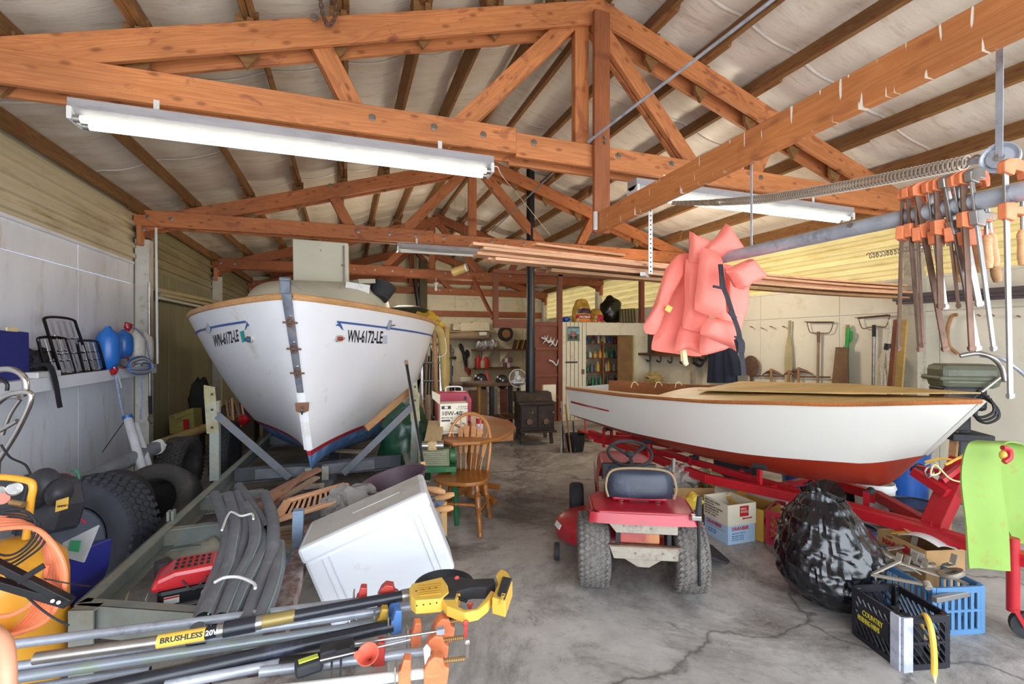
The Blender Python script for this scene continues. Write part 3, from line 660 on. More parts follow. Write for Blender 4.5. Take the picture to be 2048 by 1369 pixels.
V3.part('strap', MB().grid(lambda u, v: spline([cropj(545,310,2.38), cropj(560,430,2.34), cropj(585,500,2.32), cropj(620,610,2.3), cropj(650,700,2.3), cropj(668,840,2.32), cropj(678,940,2.34)], 4)[round(u*24)]+Vector((.022*(v-.5), -.009*(v-.5), 0)), 24, 1, th=.003), m_strap, w=True)
V3.part('strap', MB().grid(lambda u, v: spline([cropj(640,720,2.28), cropj(665,760,2.27), cropj(660,820,2.28), cropj(640,740,2.3)], 6)[round(u*18)]+Vector((.03*(v-.5), -.012*(v-.5), 0)), 18, 1, th=.003), m_strap, w=True)
V3.part('buckle', MB().box(cropj(530, 442, 2.33), (.05, .008, .012), rot=(0, .2, -.3)).box(cropj(612, 600, 2.28), (.05, .008, .02), rot=(0, .9, -.3)), m_strap, w=True)
V3.part('strap', MB().bar(cropj(545, 320, 2.36), cropj(550, 440, 2.33), .02, .004, up=(0,1,0)), m_strap, w=True)
# ---------------------------------------------------------------- white cabin boat on the left
from mathutils.bvhtree import BVHTree
m_hull = M('white_hull_paint', 0xe8e9ee, .32, 0, .03, 2, .02, .12, 0xcdc4b0, dscale=2, coat=.2)
m_deck = M('ivory_deck', 0xd4d1bd, .45, 0, .05, 3, .03, .1, 0xb0a88c)
m_blue = M('worn_blue_bottom_paint', 0x4a78b0, .6, 0, .25, 7, .1, .35, 0x8fa9c8, dscale=6)
m_boot = M('red_boot_stripe', 0xa3202e, .5, 0, .12, 5)
m_rail = wood('weathered_rail_wood', 0xc99a68, 0xab7a4c, .55, .1)
m_plate = M('worn_metal_strip', 0x666c78, .5, .4, .35, 12, .1, .35, 0x8c7d72, dscale=9)
m_blk = M('black_vinyl', 0x131318, .5, var=0)
m_navy = M('blue_vinyl', 0x3d5a9a, .5, var=0)
m_chrome = M('chrome', 0xc8c6c4, .18, .95, .08)
def proj(bvh, px, py, off=.003, t=None):
    o = Vector((0, 0, HC)); d = ray(px, py).normalized()
    h, n_, i, ds = bvh.ray_cast(o, d)
    if h is None: return None, None
    if n_.dot(d) > 0: n_ = -n_
    return h+n_*off, n_
def decal(T, name, polys, mat, bvh, off=.003, parent=None, **kw):
    """thin flat marks laid on a curved surface; outlines in photo pixels"""
    mb = MB()
    for poly in polys:
        q = [proj(bvh, x, y, off)[0] for x, y in poly]
        if None in q: continue
        mb.add(q, [tuple(range(len(q)))])
    return T.part(name, mb, mat, w=True, parent=parent, **kw)
def decal_text(T, txt, x0, y0, ux, uy, vx, vy, mat, bvh, size=1, off=.004, fat=.03, parent=None, name='lettering', sp=1.0):
    cu = bpy.data.curves.new('t', 'FONT'); cu.body = txt; cu.size = 1; cu.offset = fat; cu.resolution_u = 2; cu.space_character = sp
    o = bpy.data.objects.new('t', cu); COL.objects.link(o); dg = bpy.context.evaluated_depsgraph_get(); me = bpy.data.meshes.new_from_object(o.evaluated_get(dg))
    bpy.data.objects.remove(o); W = max(v.co.x for v in me.vertices); H = .7
    bm = bmesh.new(); bm.from_mesh(me); bmesh.ops.triangulate(bm, faces=bm.faces)
    ok = True
    for v in bm.verts:
        a, b = v.co.x/W, v.co.y/H
        h, n_ = proj(bvh, x0+ux*a+vx*b, y0+uy*a+vy*b, off)
        if h is None: ok = False; h = Vector((0, 0, 1))
        v.co = T.I @ h
    bm.to_mesh(me); bm.free(); me.materials.append(mat); return T.part(name, me, None, parent=parent)
BL = 6.0
SC0, SF = P(575, 600, t=3.7), P(622, 935, t=4.1)
def bsheer(u): return 1.985-.36*u+.2*u*u
def bkeel(u): return .53-.22*min(1, u/.3)+.05*u
def bw(u): return 1.345*(max(0, math.sin(min(1, u/.44)*PI/2)))**.8*(1-.18*max(0, u-.5)**1.2)
def hullpt(u, h, sd):
    e = max(.30, .80-1.6*u)
    sh, kl = bsheer(u), bkeel(u); z = kl+(sh-kl)*h
    hw = bw(u)*(h**e)*(1+.05*h) if h > 0 else 0
    hw += .022*(1 if u < .03 else 1)*min(1, h*6)
    rake = SC0.y*h**1.2+SF.y*(1-h**1.2)
    Y = rake+u*BL
    xc = SF.x+.078*(u*BL)-(SF.x-SC0.x)*h
    return Vector((xc+sd*hw, Y, z))
NU, NH = 44, 22
us = [(i/NU)**1.5 for i in range(NU+1)]; hs = [j/NH for j in range(NH+1)]
def hull_part(h0, h1, zlim=None, n=NH, off=0):
    mb = MB()
    for sd in (-1, 1):
        f = lambda a, b: hullpt(us[round(a*NU)], h0(us[round(a*NU)])+(h1(us[round(a*NU)])-h0(us[round(a*NU)]))*b, sd)
        g = MB().grid(f, NU, n)
        mb.add(g.v, g.f if sd < 0 else [q[::-1] for q in g.f])
    k = (NU+1)*(n+1)  # close the stem between the two sides
    for j in range(n): mb.f.append((j, j+1, k+j+1, k+j))
    return mb
hw_ = lambda z: (lambda u: max(0, min(1, (z+.08*u-bkeel(u))/(bsheer(u)-bkeel(u)))))
W1, W2 = hw_(.65), hw_(.695)
T = Thing('cabin_boat', 'white cabin boat with registration letters and blue bottom, bow pointing at the viewer', 'boat', (SC0.x, SC0.y+2.5, .4))
up_ = hull_part(W2, lambda u: 1); bvh = BVHTree.FromPolygons([tuple(v) for v in up_.v], up_.f)
T.part('hull', up_, m_hull, w=True, smooth=55)
T.part('boot_stripe', hull_part(W1, W2, n=1), m_boot, w=True, smooth=60)
T.part('bottom', hull_part(lambda u: 0, W1, n=6), m_blue, w=True, smooth=60)
tr = MB().grid(lambda a, b: hullpt(1, b, -1).lerp(hullpt(1, b, 1), a), 8, 8); T.part('transom', tr, m_hull, w=True)
for sd in (-1, 1):
    pts = [hullpt(u, 1, sd)+Vector((-sd*.01, 0, .02)) for u in us]
    T.part('toe_rail', MB().grid(lambda a, b: pts[round(a*NU)]+Vector(((.028*math.cos(2*PI*b))*1.0, 0, .03*math.sin(2*PI*b))), NU, 8), m_rail, w=True, smooth=True)
T.part('deck', MB().grid(lambda a, b: hullpt(us[round(a*NU)], 1, -1).lerp(hullpt(us[round(a*NU)], 1, 1), b)+Vector((0, 0, .07*math.sin(PI*b)*min(1, us[round(a*NU)]*8)-.01)), NU, 10), m_deck, w=True, smooth=60)
# blue line under the rail
for sd, u0, u1 in ((1, .045, .5), (-1, .06, .5)):
    f = lambda a, b: hullpt(u0+(u1-u0)*a, .905-.012*b, sd)+Vector((sd*.006, -.006, 0))
    g = MB().grid(f, 30, 1); T.part('blue_line', g, m_navy, w=True)
# trunk cabin
cx0 = -.30; cy0 = SC0.y+1.25
def cabin(a, b):   # a round from left to right, b along
    y = cy0+b*3.2; f = min(1, (b/.16))**.5 if b > 0 else 0
    wid = (.74+.1*min(1, b*3)); ht = .36*f+.08
    ang = PI*a; c, s_ = math.cos(ang), math.sin(ang)
    x = -math.copysign(abs(c)**.55, c)*wid; z = abs(s_)**.42*ht
    return Vector((cx0+.05*(b*3)+x, y-.45*(1-abs(c)**2)*(1-b)*1.0+.25, 1.90+z))
T.part('cabin_top', MB().grid(cabin, 28, 20), m_deck, w=True, smooth=60)
T.part('cabin_front', MB().grid(lambda a, b: Vector((cabin(a, 0).x, cabin(a, 0).y, 1.85+(cabin(a, 0).z-1.85)*b)), 28, 2), m_deck, w=True, smooth=60)
T.part('deck_vent', MB().box(P(655, 600, t=5.0), (.3, .2, .03)), m_deck, w=True, bevel=.01)
hb = P(643, 580, t=5.6)
ex = Vector((CY, -SY, -.02)).normalized(); ey = Vector((-.02, .12, 1)).normalized()
lid = T.part('hatch_lid', MB().prism([(-.33, -.02), (.33, -.04), (.335, .58), (-.335, .62)], hb, ex, ey, .05), m_deck, w=True, bevel=.015)
T.part('lid_strut', MB().bar(hb+ex*.27+ey*.02-Vector((0, .045, 0)), hb+ex*.275+ey*.54-Vector((0, .045, 0)), .018, .012), m_steel, w=True, parent=lid, label='thin dark stay bar on the hatch lid')
T.part('lid_strut_catch', MB().box(hb+ex*.26+ey*.3-Vector((0, .055, 0)), (.035, .01, .015)), m_rust, w=True, parent=lid)
T.part('lid_screw', MB().cyl(hb+ey*.48-Vector((0, .02, 0)), hb+ey*.48-Vector((0, .034, 0)), .012), m_bolt, w=True, parent=lid)
# stem strip, hardware
def stem(z):
    h = max(0, (z-bkeel(0))/(bsheer(0)-bkeel(0))); p = hullpt(0, h, 0); return Vector((SF.x-(SF.x-SC0.x)*h, p.y, z))
zs = [.60, .75, .95, 1.15, 1.27, 1.4, 1.6, 1.8, 1.96, 2.07]
T.part('stem_post', MB().grid(lambda a, b: stem(.71+1.24*a)+Vector((-.034+.068*b, -.012-.012*math.sin(PI*b), 0)), 20, 4), m_hull, w=True, smooth=60)
T.part('stem_strip', MB().grid(lambda a, b: stem(1.22+.87*a)+Vector(((-.026-.012*a)+(.052+.024*a)*b, -.034-.004*math.sin(PI*b), 0)), 12, 4, th=-.004), m_plate, w=True, smooth=60)
st = stem(2.08)+Vector((0, -.05, 0))
T.part('stem_head_fitting', MB().box(st+Vector((.0, .03, 0)), (.075, .08, .10), rot=(.3, 0, 0)).cyl(st+Vector((-.04, 0, .05)), st+Vector((.04, 0, .05)), .02).bar(st+Vector((.0, .02, .06)), st+Vector((.11, .02, -.02)), .018, .01), m_plate, w=True, bevel=.004)
for z in (1.80, 1.59, 1.39):
    p = stem(z)+Vector((0, -.04, 0))
    h = T.part('shackle', MB().cyl(p+Vector((-.055, -.012, 0)), p+Vector((.055, -.012, -.005)), .008, n=8), m_rust, w=True, smooth=True)
    T.part('shackle_bow', MB().tube([p+Vector((.02*math.cos(t), -.012-.022*abs(math.sin(t)), .035*math.sin(t))) for t in [k*PI/5 for k in range(10)]], .008, 6, closed=True), m_rust, w=True, smooth=True, parent=h)
    T.part('shackle_bolt', MB().cyl(p+Vector((0, 0, .06)), p+Vector((0, -.014, .06)), .01, n=8), m_bolt, w=True, parent=h)
p = stem(1.10)+Vector((0, -.035, 0))
e = T.part('bow_eye_plate', MB().prism([(-.055, .035), (.055, .035), (.05, -.04), (.0, -.06), (-.05, -.04)], p, (1,0,0), (0,-.2,1), .012), M('worn_bronze', 0x8c6650, .5, .6), w=True, bevel=.003)
T.part('bow_eye', MB().tube([p+Vector((0, -.012-.03*abs(math.sin(t)), -.03+.035*math.cos(t))) for t in [k*PI/6 for k in range(12)]], .007, 6, closed=True), m_chrome, w=True, smooth=True, parent=e)
# lettering, stickers, lights, cleats
decal_text(T, 'WN-6172-LE', 694, 684, 70, 3, 2, -24, m_blk, bvh, fat=.018)
decal_text(T, 'WN-6172-LE', 429, 694, 50, -12, -3, -23, m_blk, bvh, fat=.018)
decal(T, 'sticker', [[(480, 664), (488, 661), (492, 683), (485, 686)]], M('teal_sticker', 0x2f9f8f, .5), bvh)
decal(T, 'sticker', [[(765, 671), (774, 671), (774, 688), (765, 688)]], M('faded_sticker', 0xbcc4d4, .5), bvh)
fish = [(0, 8), (3, 1), (7, -2), (9, 0), (8, -4), (12, -7), (13, -2), (10, 3), (12, 8), (16, 12), (9, 10), (4, 7)]
decal(T, 'leaping_fish_mark', [[(670+x, 652+y*.9) for x, y in [(0, 0), (6, -5), (9, -9), (11, -5), (14, 1), (15, 6), (18, 10), (13, 8), (8, 1), (5, 0)]]], m_navy, bvh)
decal(T, 'leaping_fish_mark', [[(500-x*.6, 652+y*.9) for x, y in [(0, 0), (6, -5), (9, -9), (11, -5), (14, 1), (15, 6), (18, 10), (13, 8), (8, 1), (5, 0)]]], m_navy, bvh)
for (px, py, c, nm) in ((677, 677, 0x8f1f28, 'red'), (500, 678, 0x1f4a6a, 'dark blue')):
    h, n_ = proj(bvh, px, py, .0); s_ = 1 if px > 600 else -1
    tx = Vector((0, 0, 1)).cross(n_).normalized()
    b_ = T.part('navigation_light', MB().prism([(-.05, -.02), (-.04, .025), (.02, .03), (.075, 0), (.02, -.03), (-.03, -.03)], h+n_*.008, tx*1 if s_ > 0 else -tx, (0, 0, 1), .016), m_chrome, w=True, bevel=.005, label='chrome %s navigation light' % nm)
    T.part('lens', MB().ball(h+n_*.018, (.03, .02, .018)), M('lens_'+nm.replace(' ', '_'), c, .15), w=True, smooth=True, parent=b_)
for px, py in ((777, 650), (420, 655)):
    h, n_ = proj(bvh, px, py, .01); b_ = T.part('fairlead', MB().box(h, (.035, .03, .10), rot=(0, .2, 0)), m_plate, w=True, bevel=.004)
    T.part('fairlead_pin', MB().cyl(h+Vector((-.06, 0, -.02)), h+Vector((.06, 0, .0)), .008, n=8), m_chrome, w=True, parent=b_, smooth=True)
BT = T
# things on the cabin roof
b = P(735, 597, t=5.4)
T = Thing('storage_tub', 'dark tub with white boxes lying on the white boat cabin roof', 'tub', b)
T.part('tub', MB().lathe([(.1, 0), (.15, .16), (.155, .17), (.14, .17), (.09, .01)], 20, (.13, 0, 0), ax=(.3, .35, .9)), m_rubber, smooth=True)
T.part('carton', MB().box((-.12, -.08, .10), (.26, .18, .10), rot=(0, .1, .1)), m_white_enamel, bevel=.004)
T.part('carton', MB().box((-.04, -.08, .18), (.2, .16, .05), rot=(0, -.1, .4)), M('grey_card', 0xaaa693, .6), bevel=.004)
# broom leaning on the boat side
a = P(812, 722, t=4.55); b = P(845, 925, t=4.0)
T = Thing('long_handled_pole', 'black and silver pole leaning on the right side of the white boat', 'pole', b)
T.part('shaft', MB().cyl(a, b, .014, n=10), m_blk, w=True, smooth=True)
T.part('shaft_stripe', MB().cyl(a.lerp(b, .12)+Vector((-.011, -.004, 0)), a.lerp(b, .95)+Vector((-.011, -.004, 0)), .006, n=6), m_steel, w=True)
T.part('grip', MB().cyl(a, a.lerp(b, .05), .018, n=10), M('tan_grip', 0x9a7a66, .7), w=True, smooth=True)
T.part('wooden_end', MB().bar(b, b+(b-a)*.08, .04, .02), m_handle, w=True)
# ---------------------------------------------------------------- its trailer
m_tr = M('pale_blue_rusty_steel', 0x8b938e, .6, .1, .2, 6, .2, .5, 0x84765a, dscale=6)
m_tr2 = M('blue_grey_steel', 0x5c6068, .55, .2, .2, 8, .15, .35, 0x6b5f5c, dscale=7)
T = Thing('boat_trailer', 'rusty pale-blue steel trailer under the white boat, frame reaching the foreground', 'trailer', (-.3, 4.5, 0))
ZT = .47
def chan(name, a, b, h=.13, wd=.055, s=1, mt=m_tr, par=None):
    a, b = Vector(a), Vector(b); d = (b-a).normalized(); sd = d.cross(Vector((0,0,1))).normalized()*s
    T.part(name, MB().bar(a-Vector((0,0,h/2)), b-Vector((0,0,h/2)), .008, h).bar(a+sd*wd/2-Vector((0,0,.004)), b+sd*wd/2-Vector((0,0,.004)), wd, .008).bar(a+sd*wd/2-Vector((0,0,h)), b+sd*wd/2-Vector((0,0,h)), wd, .008), mt, w=True, parent=par)
LF, LB = Vector((-1.14, 2.64, ZT)), Vector((-.82, 8.6, ZT)); TG = Vector((-.26, 2.2, ZT))
RF, RB = Vector((.50, 2.95, ZT)), Vector((.80, 8.6, ZT))
chan('side_rail', LF, LB); chan('side_rail', RF+Vector((.1, 1.6, 0)), RB, s=-1)
chan('front_rail', LF+Vector((0, -.01, 0)), TG, s=-1, h=.14)
chan('corner_plate', LF+Vector((.0, -.06, -.0)), LF+Vector((.10, -.09, -.0)), h=.34, mt=m_tr, s=-1)
T.part('tongue', MB().bar((-.30, 1.75, ZT-.08), (-.22, 3.4, ZT-.05), .09, .07), M('flaking_paint_steel', 0x8a6e68, .7, .1, .2, 10, .3, .5, 0xc9c3c0, dscale=12), w=True, bevel=.004)
T.part('tongue', MB().bar((-.2, 3.4, ZT-.12), (.02, 8.5, ZT-.1), .10, .10), m_tr2, w=True)
for yv, x0, x1, mt in ((3.55, LF.x+.05, -.55, m_tr), (4.2, LF.x+.08, -.62, m_tr), (5.0, -.98, .55, m_tr2), (6.6, -.9, .6, m_tr2)):
    chan('cross_member', (x0, yv, ZT-.01), (x1, yv+.03, ZT-.01), h=.13, mt=mt)
T.part('lug', MB().box(P(338, 1032, z=ZT+.03), (.015, .05, .06)).box(P(347, 1030, z=ZT+.03), (.015, .05, .06)), m_tr, w=True, kind='stuff')
p0, p1 = P(428, 962, z=ZT), P(842, 935, t=4.1)
for s, base, topx, topy in ((-1, p0, 424, 778), (1, Vector((.62, 4.55, ZT)), 838, 776)):
    tp = P(topx, topy, t=4.0+.0*s); tp = Vector((base.x-.0, base.y, tp.z)) if s < 0 else Vector((base.x+.02, base.y, tp.z))
    T.part('upright', MB().bar(base, tp-Vector((0,0,.1)), .065, .008, up=(0,1,0)).bar(base+Vector((.033, .03, 0)), tp+Vector((.033, .03, -.1)), .008, .06, up=(0,1,0)), m_tr, w=True)
    q = T.part('upright_plate', MB().prism([(-.05, -.37), (.04, -.37), (.01-.0*s, .02), (-.06*(1 if s < 0 else -1)-.01, .04), (-.07, -.02)], tp+Vector((0, -.012, 0)), (1,0,0), (0,0,1), .01), M('yellowed_steel', 0x8a8260, .6, .1, .2, 14, .1, .45, 0x8f9c9c, dscale=9), w=True)
    for dz in (-.04, -.17, -.32): T.part('bolt_hole', MB().cyl(tp+Vector((-.01, -.018, dz)), tp+Vector((-.01, -.022, dz)), .011, n=10), m_blk, w=True, parent=q)
    mid = Vector((-.2-.35*s*-1*0+ .30*s*-1*-1*0, base.y-.03, ZT-.02))
    T.part('brace', MB().bar(tp+Vector((-s*.03, -.02, -.22)), Vector((-.24+.22*s, base.y-.05, ZT-.02)), .06, .01, up=(0,1,0)).bar(tp+Vector((-s*.03, .01, -.2)), Vector((-.24+.22*s, base.y-.02, ZT)), .01, .05, up=(0,1,0)), m_tr2, w=True)
    T.part('keel_beam', MB().bar((-.24+.05*s, 4.6, ZT+.01), (-.24+.5*s, 4.6, ZT+.02), .06, .09), m_tr2, w=True, bevel=.006)
    T.part('keel_bracket', MB().box((-.24+.07*s, 4.55, ZT-.02), (.06, .07, .15)), m_tr, w=True, bevel=.006)
T.board('bunk', P(732, 858, t=4.25), P(822, 780, t=4.6), .03, .06, m_oldwood)
T.part('winch_post', MB().bar((-.25, 4.3, ZT-.05), (-.24, 4.5, ZT-.28), .16, .05), m_steel, w=True)
# ---------------------------------------------------------------- tyres
def tyre(label, c, ax, R, W, mt=None, rim=None, lugs=True, group=None, lying=False, ri=.56, name='tyre', tread=12):
    T = Thing(name, label, 'tyre' if rim is None else 'wheel', group=group)
    z = Vector(ax).normalized(); x = z.cross(Vector((0,0,1))) if abs(z.z) < .95 else Vector((1,0,0)); x.normalize(); y = z.cross(x)
    m = Matrix((x, y, z)).transposed().to_4x4(); m.translation = Vector(c); T.M = m; T.I = m.inverted(); T.o.matrix_world = m; WM[T.o.name] = m
    r0 = R*ri; h = W/2
    T.part('carcass', MB().lathe([(r0, -h*.75), (r0*1.05, -h*.86), (R*.8, -h), (R*.93, -h*.93), (R*.985, -h*.7), (R*.99, 0), (R*.985, h*.7), (R*.93, h*.93), (R*.8, h), (r0*1.05, h*.86), (r0, h*.75), (r0*.98, 0), (r0, -h*.75)], 40), mt or m_rubber, smooth=50)
    if lugs:
        mb = MB(); n = 44
        for row in range(4):
            for k in range(n):
                a = 2*PI*(k+.5*(row % 2))/n; zz = (-.54+.36*row)*h
                mb.m = Matrix.Rotation(a, 4, 'Z'); mb.box((R*.997, 0, zz), (R*.035, 2*PI*R/n*.62, h*.27), rot=(.5*(1 if row % 2 else -1), 0, 0))
        for s in (-1, 1):
            for k in range(n): mb.m = Matrix.Rotation(2*PI*k/n, 4, 'Z'); mb.box((R*.965, 0, s*h*.86), (R*.06, 2*PI*R/n*.5, h*.16), rot=(0, 0, 0))
        T.part('tread_blocks', mb, mt or m_rubber, kind='stuff')
    if rim:
        rr = r0*.98
        rm = T.part('rim', MB().lathe([(rr, h*.8), (rr*1.02, h*.86), (rr*.93, h*.8), (rr*.9, h*.05), (rr*.62, -h*.0), (rr*.3, h*.25), (rr*.28, h*.5), (0, h*.5)], 28), rim, smooth=35)
        T.part('rim_back', MB().lathe([(rr, -h*.8), (rr*.9, -h*.7), (rr*.88, h*.2)], 28), rim, smooth=35)
        for k in range(8):
            mb = MB(Matrix.Rotation(2*PI*k/8, 4, 'Z')).prism([(-.13*rr, 0), (.13*rr, 0), (.08*rr, .22*rr), (-.08*rr, .22*rr)], (rr*.62-.02*rr, 0, h*.04), (0, 1, 0), (1, 0, 0), h*.10)
            T.part('rim_window', mb, m_blk, parent=rm)
        for k in range(5):
            a = 2*PI*k/5; T.part('wheel_nut', MB().cyl((rr*.2*math.cos(a), rr*.2*math.sin(a), h*.5), (rr*.2*math.cos(a), rr*.2*math.sin(a), h*.58), rr*.035, n=6), m_steel, parent=rm)
        T.part('hub', MB().lathe([(rr*.13, h*.5), (rr*.12, h*.64), (rr*.08, h*.64), (rr*.07, h*.54), (0, h*.54)], 16), m_steel, smooth=35, parent=rm)
    return T
m_rim = M('dull_steel_rim', 0x4c525e, .45, .4, .15, 8)
m_tr_old = M('dusty_tyre', 0x3a3838, .8, 0, .25, 6, .2, .4, 0x5b5348, dscale=5)
c = P(178, 1050, t=3.1)
tyre('big truck wheel with chunky tread, standing behind the yellow compressor', (c.x, c.y, .375), Vector((-.28, -.95, .10)), .375, .27, M('blue_black_tyre', 0x343740, .75, 0, .15, 9, .1, .25, 0x4e5058), m_rim, ri=.52)
c = P(322, 1015, t=3.95)
tyre('dusty bald-looking tyre behind the big truck wheel', (c.x-.02, c.y, .29), Vector((-.1, -.95, .45)), .31, .30, m_tr_old, lugs=False)
tyre('second dusty tyre, further back along the left wall', (c.x-.32, c.y-.12, .30), Vector((-.2, -.95, .1)), .31, .26, m_tr_old, lugs=False, ri=.5)
c = P(362, 925, t=5.0); tyre('old upright tyre left of the trailer upright, tread facing out', (c.x, c.y, .31), Vector((1, -.15, 0)), .31, .22, m_tr_old)
c = P(452, 915, t=5.4); tyre('trailer road wheel under the left side of the white boat', (c.x, c.y, .36), Vector((-1, .02, 0)), .36, .2, m_rubber, m_rim)
tyre('trailer road wheel under the right side of the white boat', (.98, 6.2, .34), Vector((1, .02, 0)), .34, .2, m_rubber, m_rim)
# ---------------------------------------------------------------- red and white rowing boat
m_rwhite = M('white_topside_paint', 0xcfccc4, .4, 0, .02, 2, .01)
m_rred = M('red_bottom_paint', 0xa3341f, .42, 0, .1, 3, .05)
m_ply = wood('plywood_cover', 0xc9a86a, 0xb8924f, .55, .0, 2)
m_mahog = wood('varnished_trim', 0xa8693a, 0x84481f, .4, .05, 1, .2)
Nn = P(1133, 777, t=5.46); Bb = P(1968, 804, t=3.08); pf = Vector((.944, .331, 0)); Tc = Nn+pf*.44; Tc.z = Nn.z
ax_ = Bb-Tc; ax_.z = 0
def interp(tab, u):
    for (a, x), (b, y) in zip(tab, tab[1:]):
        if u <= b:
            t = (u-a)/(b-a); t = t*t*(3-2*t)*.5+t*.5; return x+(y-x)*t
    return tab[-1][1]
rs_ = [(0, 1.105), (.25, 1.115), (.5, 1.14), (.75, 1.185), (1, 1.252)]
rc_ = [(0, .79), (.3, .738), (.6, .725), (.85, .76), (1, .845)]
rk_ = [(0, .68), (.2, .60), (.45, .515), (.7, .50), (.88, .56), (1, .845)]
def rw(u): return .44+.2*math.sin(min(1, u/.45)*PI/2) if u < .45 else .64*math.cos((u-.45)/.55*PI/2)**.75 if u < 1 else 0
def rpt(u, r, sd):   # r 0 keel, 1 chine, 2 sheer
    zc, zk, zs2 = interp(rc_, u), interp(rk_, u), interp(rs_, u)
    if r <= 1: z = zk+(zc-zk)*r**1.25; hw = rw(u)*(.86-.1*u)*r**.8; 
    else: q = r-1; z = zc+(zs2-zc)*q; hw = rw(u)*((.86-.1*u)+(.14+.1*u)*q)
    hq = max(0, min(1, (z-.845)/.41)) if True else 0
    uu = u*(.915+.085*(max(0, r-1))**1.0) if r > 1 else u*.915
    uu = u-(u**6)*.085*(1-max(0, r-1))
    p = Tc+ax_*uu; return Vector((p.x, p.y, 0))+pf*(sd*hw)+Vector((0, 0, z))
def rside(r0, r1, n, off=0):
    mb = MB()
    for sd in (-1, 1):
        g = MB().grid(lambda a, b: rpt(a, r0+(r1-r0)*b, sd), 40, n); mb.add(g.v, g.f if sd > 0 else [q[::-1] for q in g.f])
    return mb
T = Thing('rowing_boat', 'white and red wooden boat with plywood-covered deck along the right wall', 'boat', (Tc.x+.5, Tc.y-1.6, .5))
tp = rside(1, 2, 6); rb = BVHTree.FromPolygons([tuple(v) for v in tp.v], tp.f)
T.part('topsides', tp, m_rwhite, w=True, smooth=60)
T.part('bottom', rside(0, 1, 8), m_rred, w=True, smooth=60)
T.part('transom', MB().grid(lambda a, b: rpt(0, b*2, -1).lerp(rpt(0, b*2, 1), a), 6, 8), m_rwhite, w=True)
T.part('stem_band', MB().grid(lambda a, b: rpt(1, 1+a, 0)+Vector((.331, -.944, 0))*.012+pf*(-.022+.044*b), 6, 2, th=-.02), m_rwhite, w=True)
for sd in (-1, 1):
    pp = [rpt(k/40, 2, sd) for k in range(41)]
    T.part('gunwale', MB().grid(lambda a, b: pp[round(a*40)]+pf*(.022*math.cos(2*PI*b))*1+Vector((0, 0, .017*math.sin(2*PI*b))), 40, 6), m_mahog, w=True, smooth=30)
def inner(a, b, z=0): return rpt(a, 2, -1).lerp(rpt(a, 2, 1), b)
T.part('side_deck', MB().grid(lambda a, b: inner(a*.45, b*.12)+Vector((0, 0, .012)), 20, 2, th=.01), M('pale_deck_strip', 0xd8cba8, .5), w=True)
T.part('side_deck', MB().grid(lambda a, b: inner(a*.5, 1-b*.12)+Vector((0, 0, .012)), 20, 2, th=.01), m_mahog, w=True)
T.part('coaming', MB().grid(lambda a, b: inner(a*.5, .86)+Vector((0, 0, -.12+.17*b)), 20, 2, th=.012), m_mahog, w=True)
T.part('inner_floor', MB().grid(lambda a, b: inner(a*.5, .1+.8*b)+Vector((0, 0, -.28)), 10, 2), m_mahog, w=True)
T.part('fore_deck', MB().grid(lambda a, b: inner(.38+.62*a, b)+Vector((0, 0, .006+.045*math.sin(PI*b)*(1-a))), 24, 8, th=.008), m_ply, w=True, smooth=60)
decal(T, 'red_stripe', [[(1142, 802), (1180, 812), (1218, 821), (1219, 824), (1180, 816), (1142, 806)]], M('stripe_red', 0x8f2a22, .5), rb)
T2 = Thing('plywood_sheet', 'loose tan plywood sheet lying over the front of the rowing boat', 'plywood', inner(.7, .5)+Vector((0, 0, .06)))
A = [P(1395, 787, t=4.3), P(1480, 764, t=5.1), P(1700, 765, t=4.6), P(1962, 799, t=3.25), P(1700, 799, t=3.66)]
A = [Vector((p.x, p.y, z)) for p, z in zip(A, (1.195, 1.205, 1.225, 1.285, 1.235))]
k = len(A); T2.part('sheet', MB().add([p+Vector((0, 0, d)) for d in (0, .009) for p in A], [tuple(range(k))[::-1], tuple(range(k, 2*k))]+[(i, (i+1) % k, k+(i+1) % k, k+i) for i in range(k)]), m_ply, w=True)
for x in (1262, 1310, 1350):
    p = P(x, 776, t=4.9); T.part('lacing', MB().tube(spline([p, p+Vector((.02, 0, .05)), p+Vector((.06, 0, .055)), p+Vector((.09, 0, .02))], 4), .004, 5), m_webbing, w=True, smooth=True)
# red trailer
T = Thing('red_boat_trailer', 'bright red steel trailer with rollers under the red and white boat', 'trailer', (3.3, 3, 0))
def zb(px, py, z=.43): return P(px, py, z=z)
Z = .43
near = [P(1180, 866, z=.5), zb(1412, 957), zb(1650, 1008), zb(1880, 1072), zb(2085, 1130)]
sq = lambda name, pts, w_=.06, h=.075, mt=m_red: [T.part(name, MB().bar(a, b+(b-a).normalized()*.02, w_, h), mt, w=True, bevel=.005) for a, b in zip(pts, pts[1:])]
sq('frame_rail', near)
far = [Vector((3.35, 5.3, Z)), Vector((3.95, 3.5, Z)), Vector((3.95, 2.5, Z)), zb(1880, 1072)+Vector((.12, .1, 0))]
sq('frame_rail', far)
mid = [Vector((2.85, 5.0, Z+.03)), Vector((3.2, 4.1, Z+.03)), Vector((3.45, 2.7, Z+.0)), zb(1870, 1065)+Vector((.05, .06, 0))]
sq('keel_rail', mid, .055, .06)
for u in (.1, .42, .7):
    a_ = near[0].lerp(near[1], u*1.3) if u < .7 else near[1].lerp(near[2], .5); b_ = far[0].lerp(far[1], u*1.3) if u < .7 else far[1].lerp(far[2], .5)
    T.part('cross_tube', MB().bar(a_, b_, .045, .05), m_red, w=True)
